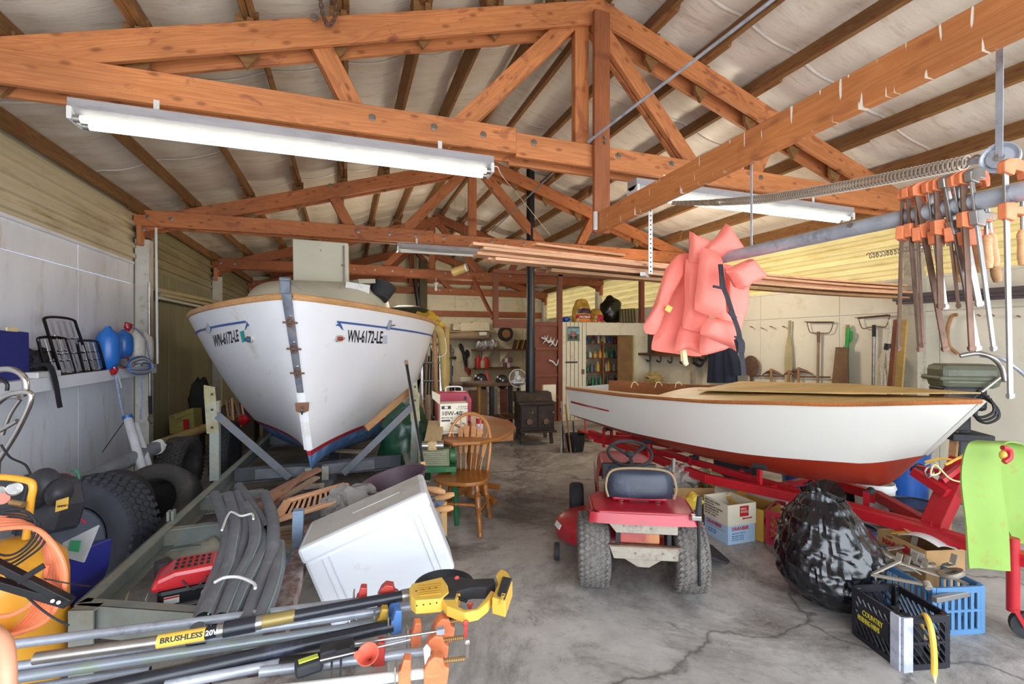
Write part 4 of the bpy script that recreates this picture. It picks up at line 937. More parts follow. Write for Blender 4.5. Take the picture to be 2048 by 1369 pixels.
for u in (.08, .24, .40, .55, .70, .82):
    q = Tc+ax_*u; zk = interp(rk_, u); base = Vector((q.x, q.y, 0))-pf*.03
    T.part('roller', MB().lathe([(.01, -.06), (.028, -.055), (.02, 0), (.028, .055), (.01, .06)], 14, base+Vector((0, 0, zk-.035)), ax=pf), m_rubber, w=True, smooth=True)
    for s in (-1, 1):
        T.part('roller_bracket', MB().bar(base+pf*(s*.07)+Vector((0, 0, zk-.02)), base+pf*(s*.07)+Vector((0, 0, min(Z, zk-.07)-.02)), .04, .006, up=pf), m_red, w=True)
for u in (.3, .62):
    for s in (-1, 1):
        q = Tc+ax_*u-pf*.3*s; zr = rpt(u, .75, -1).z-.05; q = Vector((q.x, q.y, zr))
        T.part('side_roller', MB().lathe([(.008, -.05), (.03, -.05), (.03, .05), (.008, .05)], 14, q, ax=(.331, -.944, 0)), m_rubber, w=True, smooth=True)
        T.part('roller_arm', MB().bar(q+Vector((0, 0, -.02)), Vector((q.x, q.y, Z)), .03, .03), m_red, w=True)
# winch stand
b0 = zb(1870, 1062)+Vector((.06, .05, -.02)); t0 = P(1928, 920, t=3.02)
T.part('winch_stand', MB().bar(b0, t0, .09, .12, up=(0, 1, 0)), m_red, w=True, bevel=.008)
arm0 = P(1826, 942, t=3.18); arm1 = P(1895, 988, t=3.0)
T.part('bow_arm', MB().bar(arm0, arm1, .05, .06), m_red, w=True, bevel=.006); T.part('bow_arm', MB().bar(P(1832, 936, t=3.2), P(1905, 950, t=3.03), .03, .04), m_red, w=True, bevel=.004)
T.part('bow_roller', MB().lathe([(.008, -.06), (.035, -.05), (.02, 0), (.035, .05), (.008, .06)], 14, P(1836, 940, t=3.2), ax=pf), m_rubber, w=True, smooth=True)
T.part('gusset', MB().bar(P(1932, 925, t=3.0), P(1884, 962, t=3.0), .03, .03), m_red, w=True)
jb = P(2026, 1130, z=.4); 
T.part('jack_tube', MB().cyl(Vector((jb.x, jb.y, .55)), Vector((jb.x, jb.y, .14)), .028), m_red, w=True, smooth=True)
T.part('jack_fork', MB().bar((jb.x, jb.y, .16), (jb.x+.03, jb.y-.03, .07), .06, .02), m_red, w=True)
T.part('jack_wheel', MB().lathe([(.02, -.02), (.07, -.02), (.075, 0), (.07, .02), (.02, .02)], 20, (jb.x+.04, jb.y-.04, .075), ax=(.8, .6, 0)), m_rubber, w=True, smooth=True)
T.part('coupler', MB().bar(zb(1880, 1072)+Vector((0,0,.03)), zb(2085, 1130)+Vector((0, -.1, .03)), .08, .02), m_red, w=True)
T.part('road_wheel', MB().lathe([(.1, -.05), (.2, -.06), (.25, -.05), (.26, 0), (.25, .05), (.2, .06), (.1, .05), (.08, .02), (0, .02)], 28, (4.15, 4.1, .26), ax=pf), m_rubber, w=True, smooth=True)
# winch strap and chain
T = Thing('winch_strap', 'tangle of yellow strap and cord on the red winch stand', 'strap', P(1900, 925, t=3.05))
T.part('strap', MB().tube(spline([P(1850, 925, t=3.1), P(1880, 918, t=3.05), P(1905, 922, t=3.0), P(1890, 930, t=3.0), P(1920, 915, t=3.0), P(1932, 905, t=2.95)], 5), .008, 6), m_yellow, w=True, smooth=True)
T.part('cord', MB().tube(spline([P(1850, 930, t=3.1), P(1870, 925, t=3.05), P(1880, 945, t=3.0), P(1862, 950, t=3.0), P(1870, 930, t=3.0), P(1900, 958, t=2.98), P(1925, 965, t=2.95)], 5), .005, 6), m_webbing, w=True, smooth=True)
T.part('hook', MB().tube(spline([P(1858, 935, t=3.08), P(1868, 945, t=3.08), P(1858, 955, t=3.08), P(1850, 945, t=3.08)], 5, closed=True), .006, 6, closed=True), m_steel, w=True, smooth=True)
# lime green cover over the winch handle
m_lime = M('lime_green_foam', 0x7c9a44, .7, 0, .06, 4, .1, .18, 0x868238, dscale=6)
T = Thing('green_pad', 'long lime green foam pad draped over the red trailer coupler', 'pad', P(1985, 1140, t=2.3))
def pad(u, v):
    L = spline([P(1962, 1138, t=2.45), P(1960, 1050, t=2.46), P(1952, 960, t=2.5), P(1958, 905, t=2.52), P(1968, 888, t=2.56), P(1990, 886, t=2.72), P(2010, 900, t=2.85), P(2018, 980, t=2.85), P(2030, 1040, t=2.8), P(2060, 1090, t=2.7)], 5)
    p = L[round(u*(len(L)-1))]; sd = Vector((.92, -.28, -.05)); return p+sd*(.22*(v-.35))+Vector((0, .012*math.sin(v*5+u*7), 0))
T.part('sheet', MB().grid(pad, 45, 8, th=.009), m_lime, w=True, smooth=60)
T = Thing('red_strap_handle', 'red and yellow handle poking over the lime green pad', 'handle', P(2015, 905, t=2.55))
T.part('loop', MB().tube(spline([P(2005, 896, t=2.4), P(2018, 900, t=2.4), P(2020, 915, t=2.4), P(2008, 925, t=2.4)], 6), .013, 8), m_red, w=True, smooth=True)
T.part('core', MB().ball(P(2008, 911, t=2.42), (.02, .02, .028)), m_yellow, w=True, smooth=True)
# ---------------------------------------------------------------- riding mower
m_mred = M('mower_red', 0xa81f2e, .35, 0, .1, 4, .02, .2, 0x7a3034, dscale=6, coat=.2)
m_seat = M('blue_black_vinyl', 0x2b303f, .45, 0, .3, 5, .1, .3, 0x4b5468, dscale=4)
m_dusty = M('dusty_turf_tyre', 0x6a6560, .9, 0, .25, 14, .3, .45, 0x3d3b3a, dscale=20)
m_dplate = M('stained_galvanised_plate', 0xa39b8c, .45, .4, .2, 9, .1, .4, 0x6e5a58, dscale=9)
T = Thing('riding_mower', 'red riding lawn mower seen from behind with dusty tyres and black seat', 'mower', (1.87, 2.69, 0), rz=-math.radians(26.6))
def mtyre(x, y, R, W, nm='rear_tyre', lug=True, mt=m_dusty, lean=0):
    mb = MB(Matrix.Translation((x, y, R)) @ Matrix.Rotation(PI/2, 4, 'Y')); h = W/2
    mb.lathe([(R*.5, -h*.7), (R*.8, -h), (R*.95, -h*.85), (R, -h*.45), (R*1.005, 0), (R, h*.45), (R*.95, h*.85), (R*.8, h), (R*.5, h*.7)], 36)
    t = T.part(nm, mb, mt, smooth=60)
    if lug:
        l = MB(); n = 40
        for row in range(6):
            for k in range(n):
                l.m = Matrix.Translation((x, y, R)) @ Matrix.Rotation(PI/2, 4, 'Y') @ Matrix.Rotation(2*PI*(k+.5*(row % 2))/n, 4, 'Z')
                zz = (-.75+.3*row)*h; l.box((R*(1.0-.03*abs(zz/h)**3), 0, zz), (R*.035, R*.10, h*.2), rot=(.7*(1 if row % 2 else -1), 0, 0))
        T.part('tread_lugs', l, mt, parent=t, kind='stuff')
    c = T.part('wheel_disc', MB(Matrix.Translation((x, y, R)) @ Matrix.Rotation(PI/2, 4, 'Y')).lathe([(R*.52, -h*.6), (R*.45, -h*.3), (0, -h*.3)], 20).lathe([(0, h*.3), (R*.45, h*.3), (R*.52, h*.6)], 20), m_white_enamel, parent=t, smooth=40)
mtyre(-.305, 0, .235, .215); mtyre(.31, 0, .235, .215)
mtyre(-.40, 1.12, .17, .13, 'front_tyre', False, m_rubber); mtyre(.40, 1.12, .17, .13, 'front_tyre', False, m_rubber)
# fender deck
fo = [(-.28, -.22), (.28, -.22), (.31, -.15), (.32, .10), (.27, .18), (-.27, .18), (-.32, .10), (-.31, -.15)]
T.part('fender_deck', MB().prism(fo, (0, 0, .56), (1,0,0), (0,1,0), .02), m_mred, bevel=.012)
T.part('fender_skirt', MB().grid(lambda a, b: (lambda p: Vector((p[0]*(1+.03*b), p[1]-.02*b, .56-.06*b)))(spline([Vector((x, y, 0)) for x, y in ((-.325, .10), (-.315, -.14), (-.28, -.22), (.28, -.22), (.315, -.14), (.325, .10))], 4)[round(a*20)]), 20, 2, th=.006), m_mred, smooth=60)
T.part('seat_pan', MB().box((0, .12, .595), (.36, .32, .03)), m_mred, bevel=.015)
for s in (-1, 1): 
    T.part('seat_spring', MB().tube([Vector((s*.12+.016*math.cos(k*.9), -.02+.016*math.sin(k*.9), .55+k*.0022)) for k in range(36)], .004, 5), m_steel, smooth=True)
T.part('seat_bracket', MB().box((0, .02, .575), (.14, .06, .05)), m_blk, bevel=.01)
def seatb(a, b):   # padded back
    x = (a-.5)*2; z = b; wv = .225*(1-.30*max(0, abs(z-.45)-.0)**2.2*1.5)
    X = x*wv; th = .05*math.sqrt(max(0, 1-abs(x)**4))*math.sqrt(max(0, 1-abs(2*z-1)**4))
    return Vector((X, .0, z)), th
def seat_surf(sg): return lambda a, b: (lambda q: Vector((q[0].x, -.05+.03*q[0].z-sg*q[1]-.02*abs((a-.5)*2)**2*-1, .60+.20*q[0].z)))(seatb(a, b))
T.part('seat_back', MB().grid(seat_surf(1), 16, 10).grid(seat_surf(-.6), 16, 10), m_seat, smooth=80)
T.part('seat_cushion', MB().grid(lambda a, b: Vector(((a-.5)*.44*(1-.15*(2*b-1)**4), .0+.36*b, .635+.035*math.sqrt(max(0, 1-(2*a-1)**6))*math.sqrt(max(0, 1-(2*b-1)**6)))), 14, 12).box((0, .18, .615), (.38, .34, .04)), m_seat, smooth=60)
T.part('seat_trim', MB().tube(spline([Vector((-.21, -.09, .62)), Vector((-.225, -.085, .70)), Vector((-.18, -.07, .79)), Vector((0, -.075, .81)), Vector((.18, -.07, .79)), Vector((.225, -.085, .70)), Vector((.21, -.09, .62))], 5), .008, 6), M('tan_piping', 0x8f7a5a, .6), smooth=True)
# hood and dash
def hood(a, b):
    y = .54+.66*b; ang = PI*a; c, s_ = math.cos(ang), math.sin(ang)
    wx = .235*(1-.12*b**3); hz = .29*(1-.25*b**3)
    return Vector((-math.copysign(abs(c)**.35, c)*wx, y, .40+hz*abs(s_)**.35))
T.part('hood', MB().grid(hood, 24, 14), m_mred, smooth=50)
T.part('hood_front', MB().grid(lambda a, b: Vector((hood(a, 1).x, 1.24+.05*math.sin(PI*b/2), .36+(hood(a, 1).z-.36)*(1-b))), 24, 4), m_mred, smooth=50)
T.part('side_panel', MB().box((-.235, .85, .42), (.012, .55, .14)), m_mred, bevel=.004)
T.part('side_panel', MB().box((.235, .85, .42), (.012, .55, .14)), m_mred, bevel=.004)
for k in range(5): T.part('vent_slot', MB().box((-.224, .70+.0*k, .36-.0), (.004, .16, .012)).m and MB() or MB(Matrix.Translation((-.2435, .75, .33+.028*k)) @ Matrix.Rotation(.25, 4, 'X')).box((0, 0, 0), (.004, .16, .011)), m_blk)
T.part('side_stripe', MB(Matrix.Translation((-.239, .88, .50)) @ Matrix.Rotation(.12, 4, 'X')).box((0, 0, 0), (.012, .5, .03)), m_steel)
T.part('dash', MB().box((0, .53, .62), (.42, .05, .13), rot=(-.35, 0, 0)), m_blk, bevel=.01)
T.part('dash_label', MB().box((-.10, .505, .635), (.11, .004, .035), rot=(-.35, 0, 0)), m_dplate)
T.part('dash_knob', MB().lathe([(.028, 0), (.03, .012), (.02, .02), (0, .02)], 16, (.12, .505, .635), ax=(0, -1, .35)), m_steel, smooth=True)
T.part('column', MB().cyl((0, .58, .50), (0, .50, .70), .028, .022), m_blk, smooth=True)
for k in range(5): T.part('boot_ring', MB().lathe([(.03, 0), (.036, .008), (.03, .016)], 14, (0, .565-.014*k, .56+.018*k), ax=(0, -.37, .93)), m_blk, smooth=True)
wc, wn = Vector((0, .475, .78)), Vector((0, -.38, .925)).normalized(); e1 = Vector((1, 0, 0)); e2 = wn.cross(e1)
sw = T.part('steering_wheel', MB().tube([wc+(e1*math.cos(t)+e2*math.sin(t))*.165 for t in [k*2*PI/36 for k in range(36)]], .013, 8, closed=True), m_rubber, smooth=True)
for a_ in (-.55, PI+.55+.0, PI/2+.0): 
    if a_ != PI/2: T.part('spoke', MB().bar(wc+(e1*math.cos(a_)+e2*math.sin(a_))*.02*1-wn*.01, wc+(e1*math.cos(a_+1.2 if a_<0 else a_-1.2)+e2*math.sin(a_+1.2 if a_<0 else a_-1.2))*.16, .024, .012), m_rubber, parent=sw)
T.part('spoke', MB().bar(wc-wn*.01, wc-e2*.16, .024, .012), m_rubber, parent=sw)
T.part('wheel_hub', MB().lathe([(.03, -.02), (.035, .0), (.02, .012), (0, .014)], 16, wc, ax=wn), m_rubber, parent=sw, smooth=True)
# rear plates
T.part('rear_plate', MB().prism([(-.21, .04), (.21, .04), (.21, -.045), (-.17, -.045), (-.215, .01)], (0, -.20, .475), (1,0,0), (0,0,1), .012), m_dplate, bevel=.003)
T.part('rear_plate', MB().prism([(-.215, .035), (.225, .035), (.225, -.05), (-.185, -.05)], (0, -.20, .315), (1,0,0), (0,0,1), .012), m_dplate, bevel=.003)
T.part('plate_edge', MB().box((0, -.21, .522), (.43, .03, .01)), m_rust); T.part('plate_edge', MB().box((0, -.21, .355), (.44, .03, .01)), m_rust)
T.part('fuel_tank', MB().box((-.02, -.13, .405), (.25, .1, .10)), M('faded_red_tank', 0xa8504a, .5, 0, .25, 6, .1, .4, 0xb88a4a), bevel=.01)
for x in (-.16, .16): T.part('frame_strut', MB().box((x, -.19, .40), (.025, .012, .15)), m_blk)
for x, z in ((-.12, .475), (.05, .465), (.18, .495), (-.05, .305), (.12, .31), (.19, .29)): T.part('bolt', MB().cyl((x, -.206, z), (x, -.214, z), .007, n=8), m_bolt)
T.part('hitch_plate', MB().prism([(-.15, .02), (.15, .02), (.04, -.05), (-.03, -.05)], (0, -.16, .25), (1,0,0), (0,0,1), .02), m_dplate, bevel=.004)
T.part('axle', MB().cyl((-.2, 0, .235), (.2, 0, .235), .035), m_blk, smooth=True)
T.part('transmission', MB().box((0, .05, .24), (.18, .2, .14)), m_rust, bevel=.02)
T.part('frame', MB().box((0, .6, .32), (.3, 1.1, .10)), m_blk, bevel=.01)
# levers, mower deck, chute
T.part('gear_lever', MB().cyl((.26, .30, .52), (.28, .27, .70), .008), m_mred, smooth=True)
T.part('gear_lever_grip', MB().bar((.28, .27, .70), (.285, .26, .80), .022, .02), M('grey_grip', 0x7b7670, .6), bevel=.004)
T.part('deck_lever', MB().cyl((.33, -.24, .14), (.325, -.235, .60), .009), m_blk, smooth=True)
T.part('deck_lever_grip', MB().cyl((.325, -.235, .58), (.33, -.24, .69), .02, .014), m_rubber, smooth=True)
T.part('lever_bracket', MB().box((.31, -.235, .56), (.06, .05, .03)), m_steel, bevel=.005)
T.part('mower_deck', MB().lathe([(.36, .0), (.36, .10), (.30, .15), (.1, .16), (0, .16)], 28, (-.22, .62, .08), sc=(1, .8)), m_mred, smooth=45)
T.part('mower_deck', MB().lathe([(.33, .0), (.33, .10), (.27, .14), (0, .15)], 28, (.14, .62, .08), sc=(1, .8)), m_mred, smooth=45)
T.part('deck_badge', MB().box((-.555, .50, .185), (.01, .10, .04), rot=(0, .5, 0.35)), m_white_enamel)
T.part('gauge_wheel', MB().lathe([(.0, -.02), (.06, -.02), (.065, 0), (.06, .02), (0, .02)], 18, (-.56, .30, .065), ax=(1, 0, 0)), m_rubber, smooth=45)
T.part('discharge_chute', MB().prism([(.0, 0), (.26, -.06), (.30, .0), (.24, .22), (0, .26)], (.40, .32, .12), (1, 0, -.25), (0, 1, 0), .02), m_rubber, bevel=.006)
T.part('chute_label', MB().box((.50, .40, .135), (.03, .05, .003), rot=(0, .25, 0)), m_yellow)
# ---------------------------------------------------------------- wooden chair
m_ch = wood('golden_oak', 0xa3662e, 0x7f4a1c, .35, .0, 2, .3)
m_ch2 = wood('golden_oak_slat', 0xb87a3c, 0x9a602c, .4, .0, 2, .2)
def turned(T, name, a, b, r, mt=m_ch):
    a, b = Vector(a), Vector(b); L = (b-a).length
    pr = [(.0, 0), (r*.8, .0), (r*1.05, .04), (r*.75, .07), (r*.95, .10), (r, .3), (r*.95, .42), (r*1.3, .45), (r*.9, .47), (r*1.3, .5), (r*.9, .52), (r*1.25, .55), (r*1.0, .58), (r*1.25, .74), (r*.9, .77), (r*1.3, .8), (r*.8, .84), (r*1.2, .9), (r*.8, 1), (0, 1)]
    return T.part(name, MB().lathe([(q, h*L) for q, h in pr], 12, a, ax=b-a), mt, smooth=50)
T = Thing('dining_chair', 'golden oak bow-back kitchen chair with arrow slats standing by the table', 'chair', (1.0, 4.1, 0), rz=math.radians(-118)+PI/2)
# local: chair faces -y ... back at +y
so = spline([Vector((x, y, 0)) for x, y in ((-.20, .17), (-.235, 0), (-.225, -.15), (-.12, -.235), (0, -.25), (.12, -.235), (.225, -.15), (.235, 0), (.20, .17), (.1, .20), (0, .21), (-.1, .20))], 3, closed=True)
T.part('seat', MB().prism([(p.x, p.y) for p in so], (0, 0, .435), (1,0,0), (0,1,0), .035), m_ch, bevel=.01)
for x, y, X, Y, nm in ((-.16, -.17, -.205, -.235, 'leg'), (.16, -.17, .205, -.235, 'leg'), (-.15, .14, -.20, .21, 'leg'), (.15, .14, .20, .21, 'leg')):
    turned(T, nm, (X, Y, 0), (x, y, .42), .0225)
turned(T, 'stretcher', (-.185, -.20, .19), (-.18, .18, .17), .013); turned(T, 'stretcher', (.185, -.20, .19), (.18, .18, .17), .011)
turned(T, 'stretcher', (-.18, 0, .185), (.18, 0, .185), .011); turned(T, 'stretcher', (-.17, -.19, .25), (.17, -.19, .25), .011)
def bowp(t):  # 0..1 around the hoop
    a = PI*t; return Vector((-math.cos(a)*(.185+.07*math.sin(a)**.8), .17+.13*math.sin(a), .45+.505*math.sin(a)**.72))
T.part('back_bow', MB().tube([bowp(k/30) for k in range(31)], .0155, 8), m_ch2, smooth=True)
for i in range(6):
    f = (i-2.5)/2.5; x0, x1 = f*.115, f*.175
    top = min([bowp(k/60) for k in range(10, 51)], key=lambda p: abs(p.x-x1)); bt = Vector((x0, .17, .45)); d = top-bt
    T.part('spindle', MB().cyl(bt, top, .006, n=8), m_ch2, smooth=True)
    q = MB().prism([(-.013, 0), (.013, 0), (.022, 1), (.0, 1.03), (-.022, 1)], (0,0,0), (1,0,0), (0,1,0), .012)
    z_ = d.normalized(); x_ = Vector((1,0,0)); y_ = z_.cross(x_).normalized(); x_ = y_.cross(z_)
    L = d.length*.48
    T.part('arrow_slat', MB().prism([(-.013, 0), (.013, 0), (.026, L*.94), (.026, L), (-.026, L), (-.026, L*.94)], bt+d*.3, x_, z_, .011), m_ch2, bevel=.002)
# second chair pushed behind: seat edge and pedestal table
T = Thing('pedestal_table', 'round-cornered wooden table with flap lowered, carrying oil box and spray can', 'table', (1.02, 5.1, 0))
tt = [P(x, y, z=.74) for x, y in ((888, 868), (884, 880), (905, 886), (960, 884), (1000, 876), (1026, 862), (1031, 852), (1020, 842), (985, 833), (945, 828), (915, 834), (890, 850))]
c_ = sum(tt, Vector())/len(tt)
T.part('tabletop', MB().prism([((p.x-c_.x), (p.y-c_.y)) for p in tt], (c_.x, c_.y, .725), (1,0,0), (0,1,0), .035), m_ch, w=True, bevel=.012)
T.part('apron', MB().box((c_.x, c_.y, .67), (.62, .5, .08)), m_ch, w=True)
T.part('pedestal', MB().lathe([(.09, 0), (.1, .05), (.05, .12), (.07, .2), (.045, .28), (.075, .38), (.05, .5), (.08, .62), (.08, .66)], 20, (c_.x-.05, c_.y, .03)), m_ch, w=True, smooth=50)
for k in range(4): 
    a_ = k*PI/2+.4; v = Vector((math.cos(a_), math.sin(a_), 0)); T.part('foot', MB().bar(Vector((c_.x-.05, c_.y, .14))+v*.06, Vector((c_.x-.05, c_.y, .04))+v*.36, .05, .06), m_ch, w=True, bevel=.01)
# oil box, red case, spray can on the table
m_card = M('white_carton', 0xd9d0bb, .6, 0, .05, 5, 0, .1, 0xb4a98c)
m_kraft = M('brown_cardboard', 0xb08a58, .8, 0, .08, 6, .05, .15, 0x8f6d42)
b0 = P(906, 866, z=.745)
T = Thing('oil_carton', 'open white oil carton printed 10W-40 standing on the table', 'box', b0, rz=-.1)
T.part('carton', MB().box((0, 0, .15), (.27, .16, .30)), m_card, bevel=.003)
T.part('flap', MB().prism([(0, 0), (.16, 0), (.13, .10), (.02, .09)], (-.135, -.06, .29), (.1, .9, .5), (-.8, .1, .6), .004), m_card)
T.part('flap', MB().prism([(0, 0), (.27, 0), (.26, .09), (.01, .09)], (-.135, -.08, .02), (1, 0, 0), (0, -.9, .15), .004), m_card)
def mk(T, txt, x, z, s, mt=m_blk, y=-.0815, off=.008, **k): T.text(txt, (x, y, z), (1,0,0), (0,0,1), s, mt, off=off*s*2 if off else 0, **k)
mk(T, '10W-40', -.12, .185, .058); mk(T, 'MOTOR OIL', -.12, .155, .02); mk(T, 'SAE', .06, .21, .018); mk(T, 'SE QUALITY', .04, .26, .018, off=0); mk(T, '12-1 QT. CANS', .02, .24, .018, off=0)
T.part('printed_band', MB().box((-.075, -.0805, .262), (.09, .001, .03)), m_blk); T.part('printed_badge', MB().box((-.075, -.0815, .262), (.03, .001, .022)), m_card)
T.part('printed_bar', MB().box((-.08, -.0805, .135), (.085, .001, .016)), m_blk)
T.part('printed_tools', MB().bar((-.03, -.081, .11), (.07, -.081, .06), .001, .02).bar((0, -.081, .09), (.11, -.081, .1), .001, .006).bar((.08, -.081, .115), (.12, -.081, .075), .001, .006), m_rust, kind='stuff')
T = Thing('red_tool_case', 'red plastic tool case with white handle behind the oil carton', 'case', P(912, 850, z=.745)+Vector((.02, .2, 0)), rz=-.25)
T.part('case', MB().prism([(-.19, 0), (.19, 0), (.20, .24), (.15, .34), (-.17, .34), (-.2, .30)], (0, 0, 0), (1,0,0), (0,0,1), .13), M('case_red', 0xa82d45, .4, 0, .06, 4), bevel=.015)
T.part('handle', MB().tube(spline([Vector((-.09, 0, .335)), Vector((-.085, 0, .385)), Vector((0, 0, .395)), Vector((.085, 0, .385)), Vector((.09, 0, .335))], 4), .009, 8), m_white_enamel, smooth=True)
T.part('latch', MB().box((.13, -.068, .27), (.025, .012, .045)), m_blk)
T = Thing('spray_can', 'red and white spray can standing on the table behind the chair', 'can', P(959, 868, z=.745))
T.part('body', MB().lathe([(0, 0), (.032, 0), (.033, .01), (.033, .16), (.024, .175), (.0, .18)], 18), m_white_enamel, smooth=40)
T.part('red_band', MB().lathe([(.0335, .10), (.0335, .155)], 18), m_red, smooth=True); T.part('label_band', MB().lathe([(.0335, .02), (.0335, .085)], 18), M('lilac_label', 0xc4bccb, .5), smooth=True)
T.part('cap', MB().lathe([(.012, .175), (.012, .2), (0, .2)], 10), m_blk, smooth=True)
# belt sander on green stand
m_green = M('machine_green', 0x2e6b44, .4, .1, .12, 8, .05, .2, 0x6e7a50)
p = P(882, 945, z=.47)
T = Thing('belt_sander', 'bench belt sander on a green metal stand left of the wooden chair', 'machine', (p.x-.02, p.y+.1, 0), rz=-.25)
T.part('stand_top', MB().box((0, 0, .50), (.36, .26, .05)), m_green, bevel=.006)
for x in (-.15, .15):
    for y in (-.1, .1): T.part('leg', MB().bar((x, y, .48), (x*1.25, y*1.3, 0), .04, .03), m_green, bevel=.003)
T.part('motor_housing', MB().box((-.02, .0, .60), (.28, .2, .16)), M('dusty_green_housing', 0x6d7550, .6, 0, .2, 8, .1, .4, 0xa39a6a), bevel=.01)
for k in range(7): T.part('cooling_fin', MB().box((-.02, -.103, .545+.018*k), (.24, .008, .007)), m_dplate)
T.part('side_cover', MB().cyl((.13, 0, .6), (.17, 0, .6), .07, n=20), m_green, smooth=40)
T.part('belt', MB().tube([(0, -.09, .74), (0, .35, .86)], .001, 4).box((-.03, .12, .78), (.15, .52, .045), rot=(.22, 0, 0)), M('sanding_belt', 0xb59a70, .9, 0, .1, 30, .2), bevel=.01)
T.part('drum', MB().cyl((-.12, -.13, .72), (.07, -.13, .72), .04, n=18), m_steel, smooth=True)
T.part('platen', MB().box((-.03, -.13, .72), (.10, .088, .09)), M('sanding_belt', 0), bevel=.03)
# green plastic bin bag behind the trailer post
def lumpy(name, label, cat, c, r, mt, seed, nz=.12, n=28, m=18, group=None, squash=0):
    T = Thing(name, label, cat, (c[0], c[1], c[2]-r[2]), group=group); mb = MB().ball(c, r, n, m, nz, seed)
    mb.v = [v+Vector((0, 0, 0))+Vector((noise.noise(v*9), noise.noise(v*9+Vector((5,0,0))), noise.noise(v*9+Vector((0,7,0)))))*r[0]*.12 for v in mb.v]
    zb_ = c[2]-r[2]*.92; mb.v = [Vector((v.x, v.y, max(v.z, zb_))) for v in mb.v]
    T.part('bag', mb, mt, w=True, smooth=60); return T
c = P(812, 885, t=5.2); lumpy('green_sack', 'dark green plastic sack under the right side of the white boat', 'sack', (c.x, c.y, .46), (.30, .25, .5), M('green_plastic_film', 0x1d4a35, .25, 0, .2, 4, .2), 3)
# ---------------------------------------------------------------- cartons beside the mower
def carton(name, label, c, d, rz, mt, cat='box', open_=True, group=None, flaps=True):
    T = Thing(name, label, cat, c, rz=rz, group=group); x, y, z = d[0]/2, d[1]/2, d[2]; th = .006
    T.part('base', MB().box((0, 0, .004), (d[0], d[1], .008)), mt)
    for s in (-1, 1):
        T.part('side', MB().box((s*x, 0, z/2), (th, d[1], z)), mt); T.part('side', MB().box((0, s*y, z/2), (d[0], th, z)), mt)
    return T
m_bluebox = M('pale_blue_carton', 0xa4bfd8, .6, 0, .04, 5); m_cream = M('cream_carton', 0xd6cfb8, .65, 0, .05, 5, 0, .1, 0xb5a888)
def cpos(px, py): return P(px, py, z=0)
c = cpos(1462, 1092); RZ = .70
A0 = Vector((c.x+.125, c.y+.145, 0)); RZ = -.04
T = carton('blue_carton', 'pale blue carton with red lettering, under the cream open carton', (A0.x, A0.y, 0), (.27, .27, .15), RZ, m_bluebox)
T.part('lid', MB().box((0, 0, .148), (.27, .27, .006)), m_bluebox)
T.text('DRANBEK', (-.10, -.1385, .11), (1,0,0), (0,0,1), .038, m_red, off=.001); T.text('MEATS, INC. SEATTLE', (-.10, -.1385, .08), (1,0,0), (0,0,1), .014, m_navy)
for k in range(3): T.text('KEEP FROZEN - NET WT.', (-.10, -.1385, .06-.016*k), (1,0,0), (0,0,1), .011, m_navy)
T.text('DRANBEK', (-.1385, .11, .11), (0,-1,0), (0,0,1), .04, m_red, off=.001); T.part('printed_rule', MB().box((-.1385, 0, .095), (.001, .2, .003)), m_navy)
for k in range(2): T.text('PACKED FRESH', (-.1385, .09, .06-.02*k), (0,-1,0), (0,0,1), .014, m_navy)
T = carton('cream_carton', 'cream open carton with red square emblem, stacked on the pale blue carton', (A0.x, A0.y, .152), (.28, .28, .17), RZ, m_cream)
for k, t in enumerate(('FRESH GARLIC PEELED', 'PACKED FOR', 'GROWERS AND SHIPPERS', 'KEEP REFRIGERATED', 'PRODUCT OF U.S.A.', 'NET WT. 30 LBS.')): T.text(t, (-.1435, .125, .14-.022*k), (0,-1,0), (0,0,1), .018, m_blk)
T.part('red_emblem', MB().box((.02, -.1435, .11), (.09, .001, .085)), m_red); T.text('SPICE\nWORLD', (-.018, -.1445, .12), (1,0,0), (0,0,1), .024, m_cream)
T.text('Spiceworld', (.0, -.1445, .045), (1,0,0), (0,0,1), .022, m_red, off=.0005)
c = cpos(1410, 1052)
T = carton('brown_carton', 'brown carton full of clear plastic bags, behind the pale blue carton', (c.x+.02, c.y+.28, .1), (.42, .3, .2), -.35, m_kraft)
carton('brown_carton', 'lower brown carton beneath the one holding clear plastic bags', (c.x+.05, c.y+.30, 0), (.36, .28, .098), -.35, m_kraft)
m_clear = M('clear_plastic_film', 0xb5b0a8, .12, 0, .1, 6, .4, alpha=.55)
def crumple(T, c, r, mt, seed, n=26, m=16, name='plastic_bag', amp=.35):
    mb = MB().ball(c, r, n, m, .25, seed); q = max(r)
    mb.v = [v+Vector((noise.noise(v*14), noise.noise(v*14+Vector((9,0,0))), noise.noise(v*14+Vector((0,9,0)))))*q*amp for v in mb.v]
    return T.part(name, mb, mt, w=True, smooth=25)
T = Thing('clear_bag', 'crumpled clear plastic bag bulging out of the brown carton behind the mower', 'plastic bag', (c.x, c.y+.28, .25)); crumple(T, (c.x-.02, c.y+.26, .36), (.17, .12, .12), m_clear, 5)
T = Thing('clear_bag', 'greenish crumpled plastic bag in the right end of the brown carton', 'plastic bag', (c.x+.3, c.y+.3, .25)); crumple(T, (c.x+.27, c.y+.22, .34), (.10, .09, .09), M('green_tinted_film', 0xa6a878, .2, 0, .1, 6, .4, alpha=.7), 8)
T = Thing('yellow_rag', 'crumpled yellow cloth between the mower fender and the brown carton', 'cloth', (c.x-.2, c.y+.15, .28)); crumple(T, P(1385, 1003, t=3.75), (.09, .06, .05), M('yellow_cloth', 0xc9a93a, .8, bump=.2), 12, name='cloth')
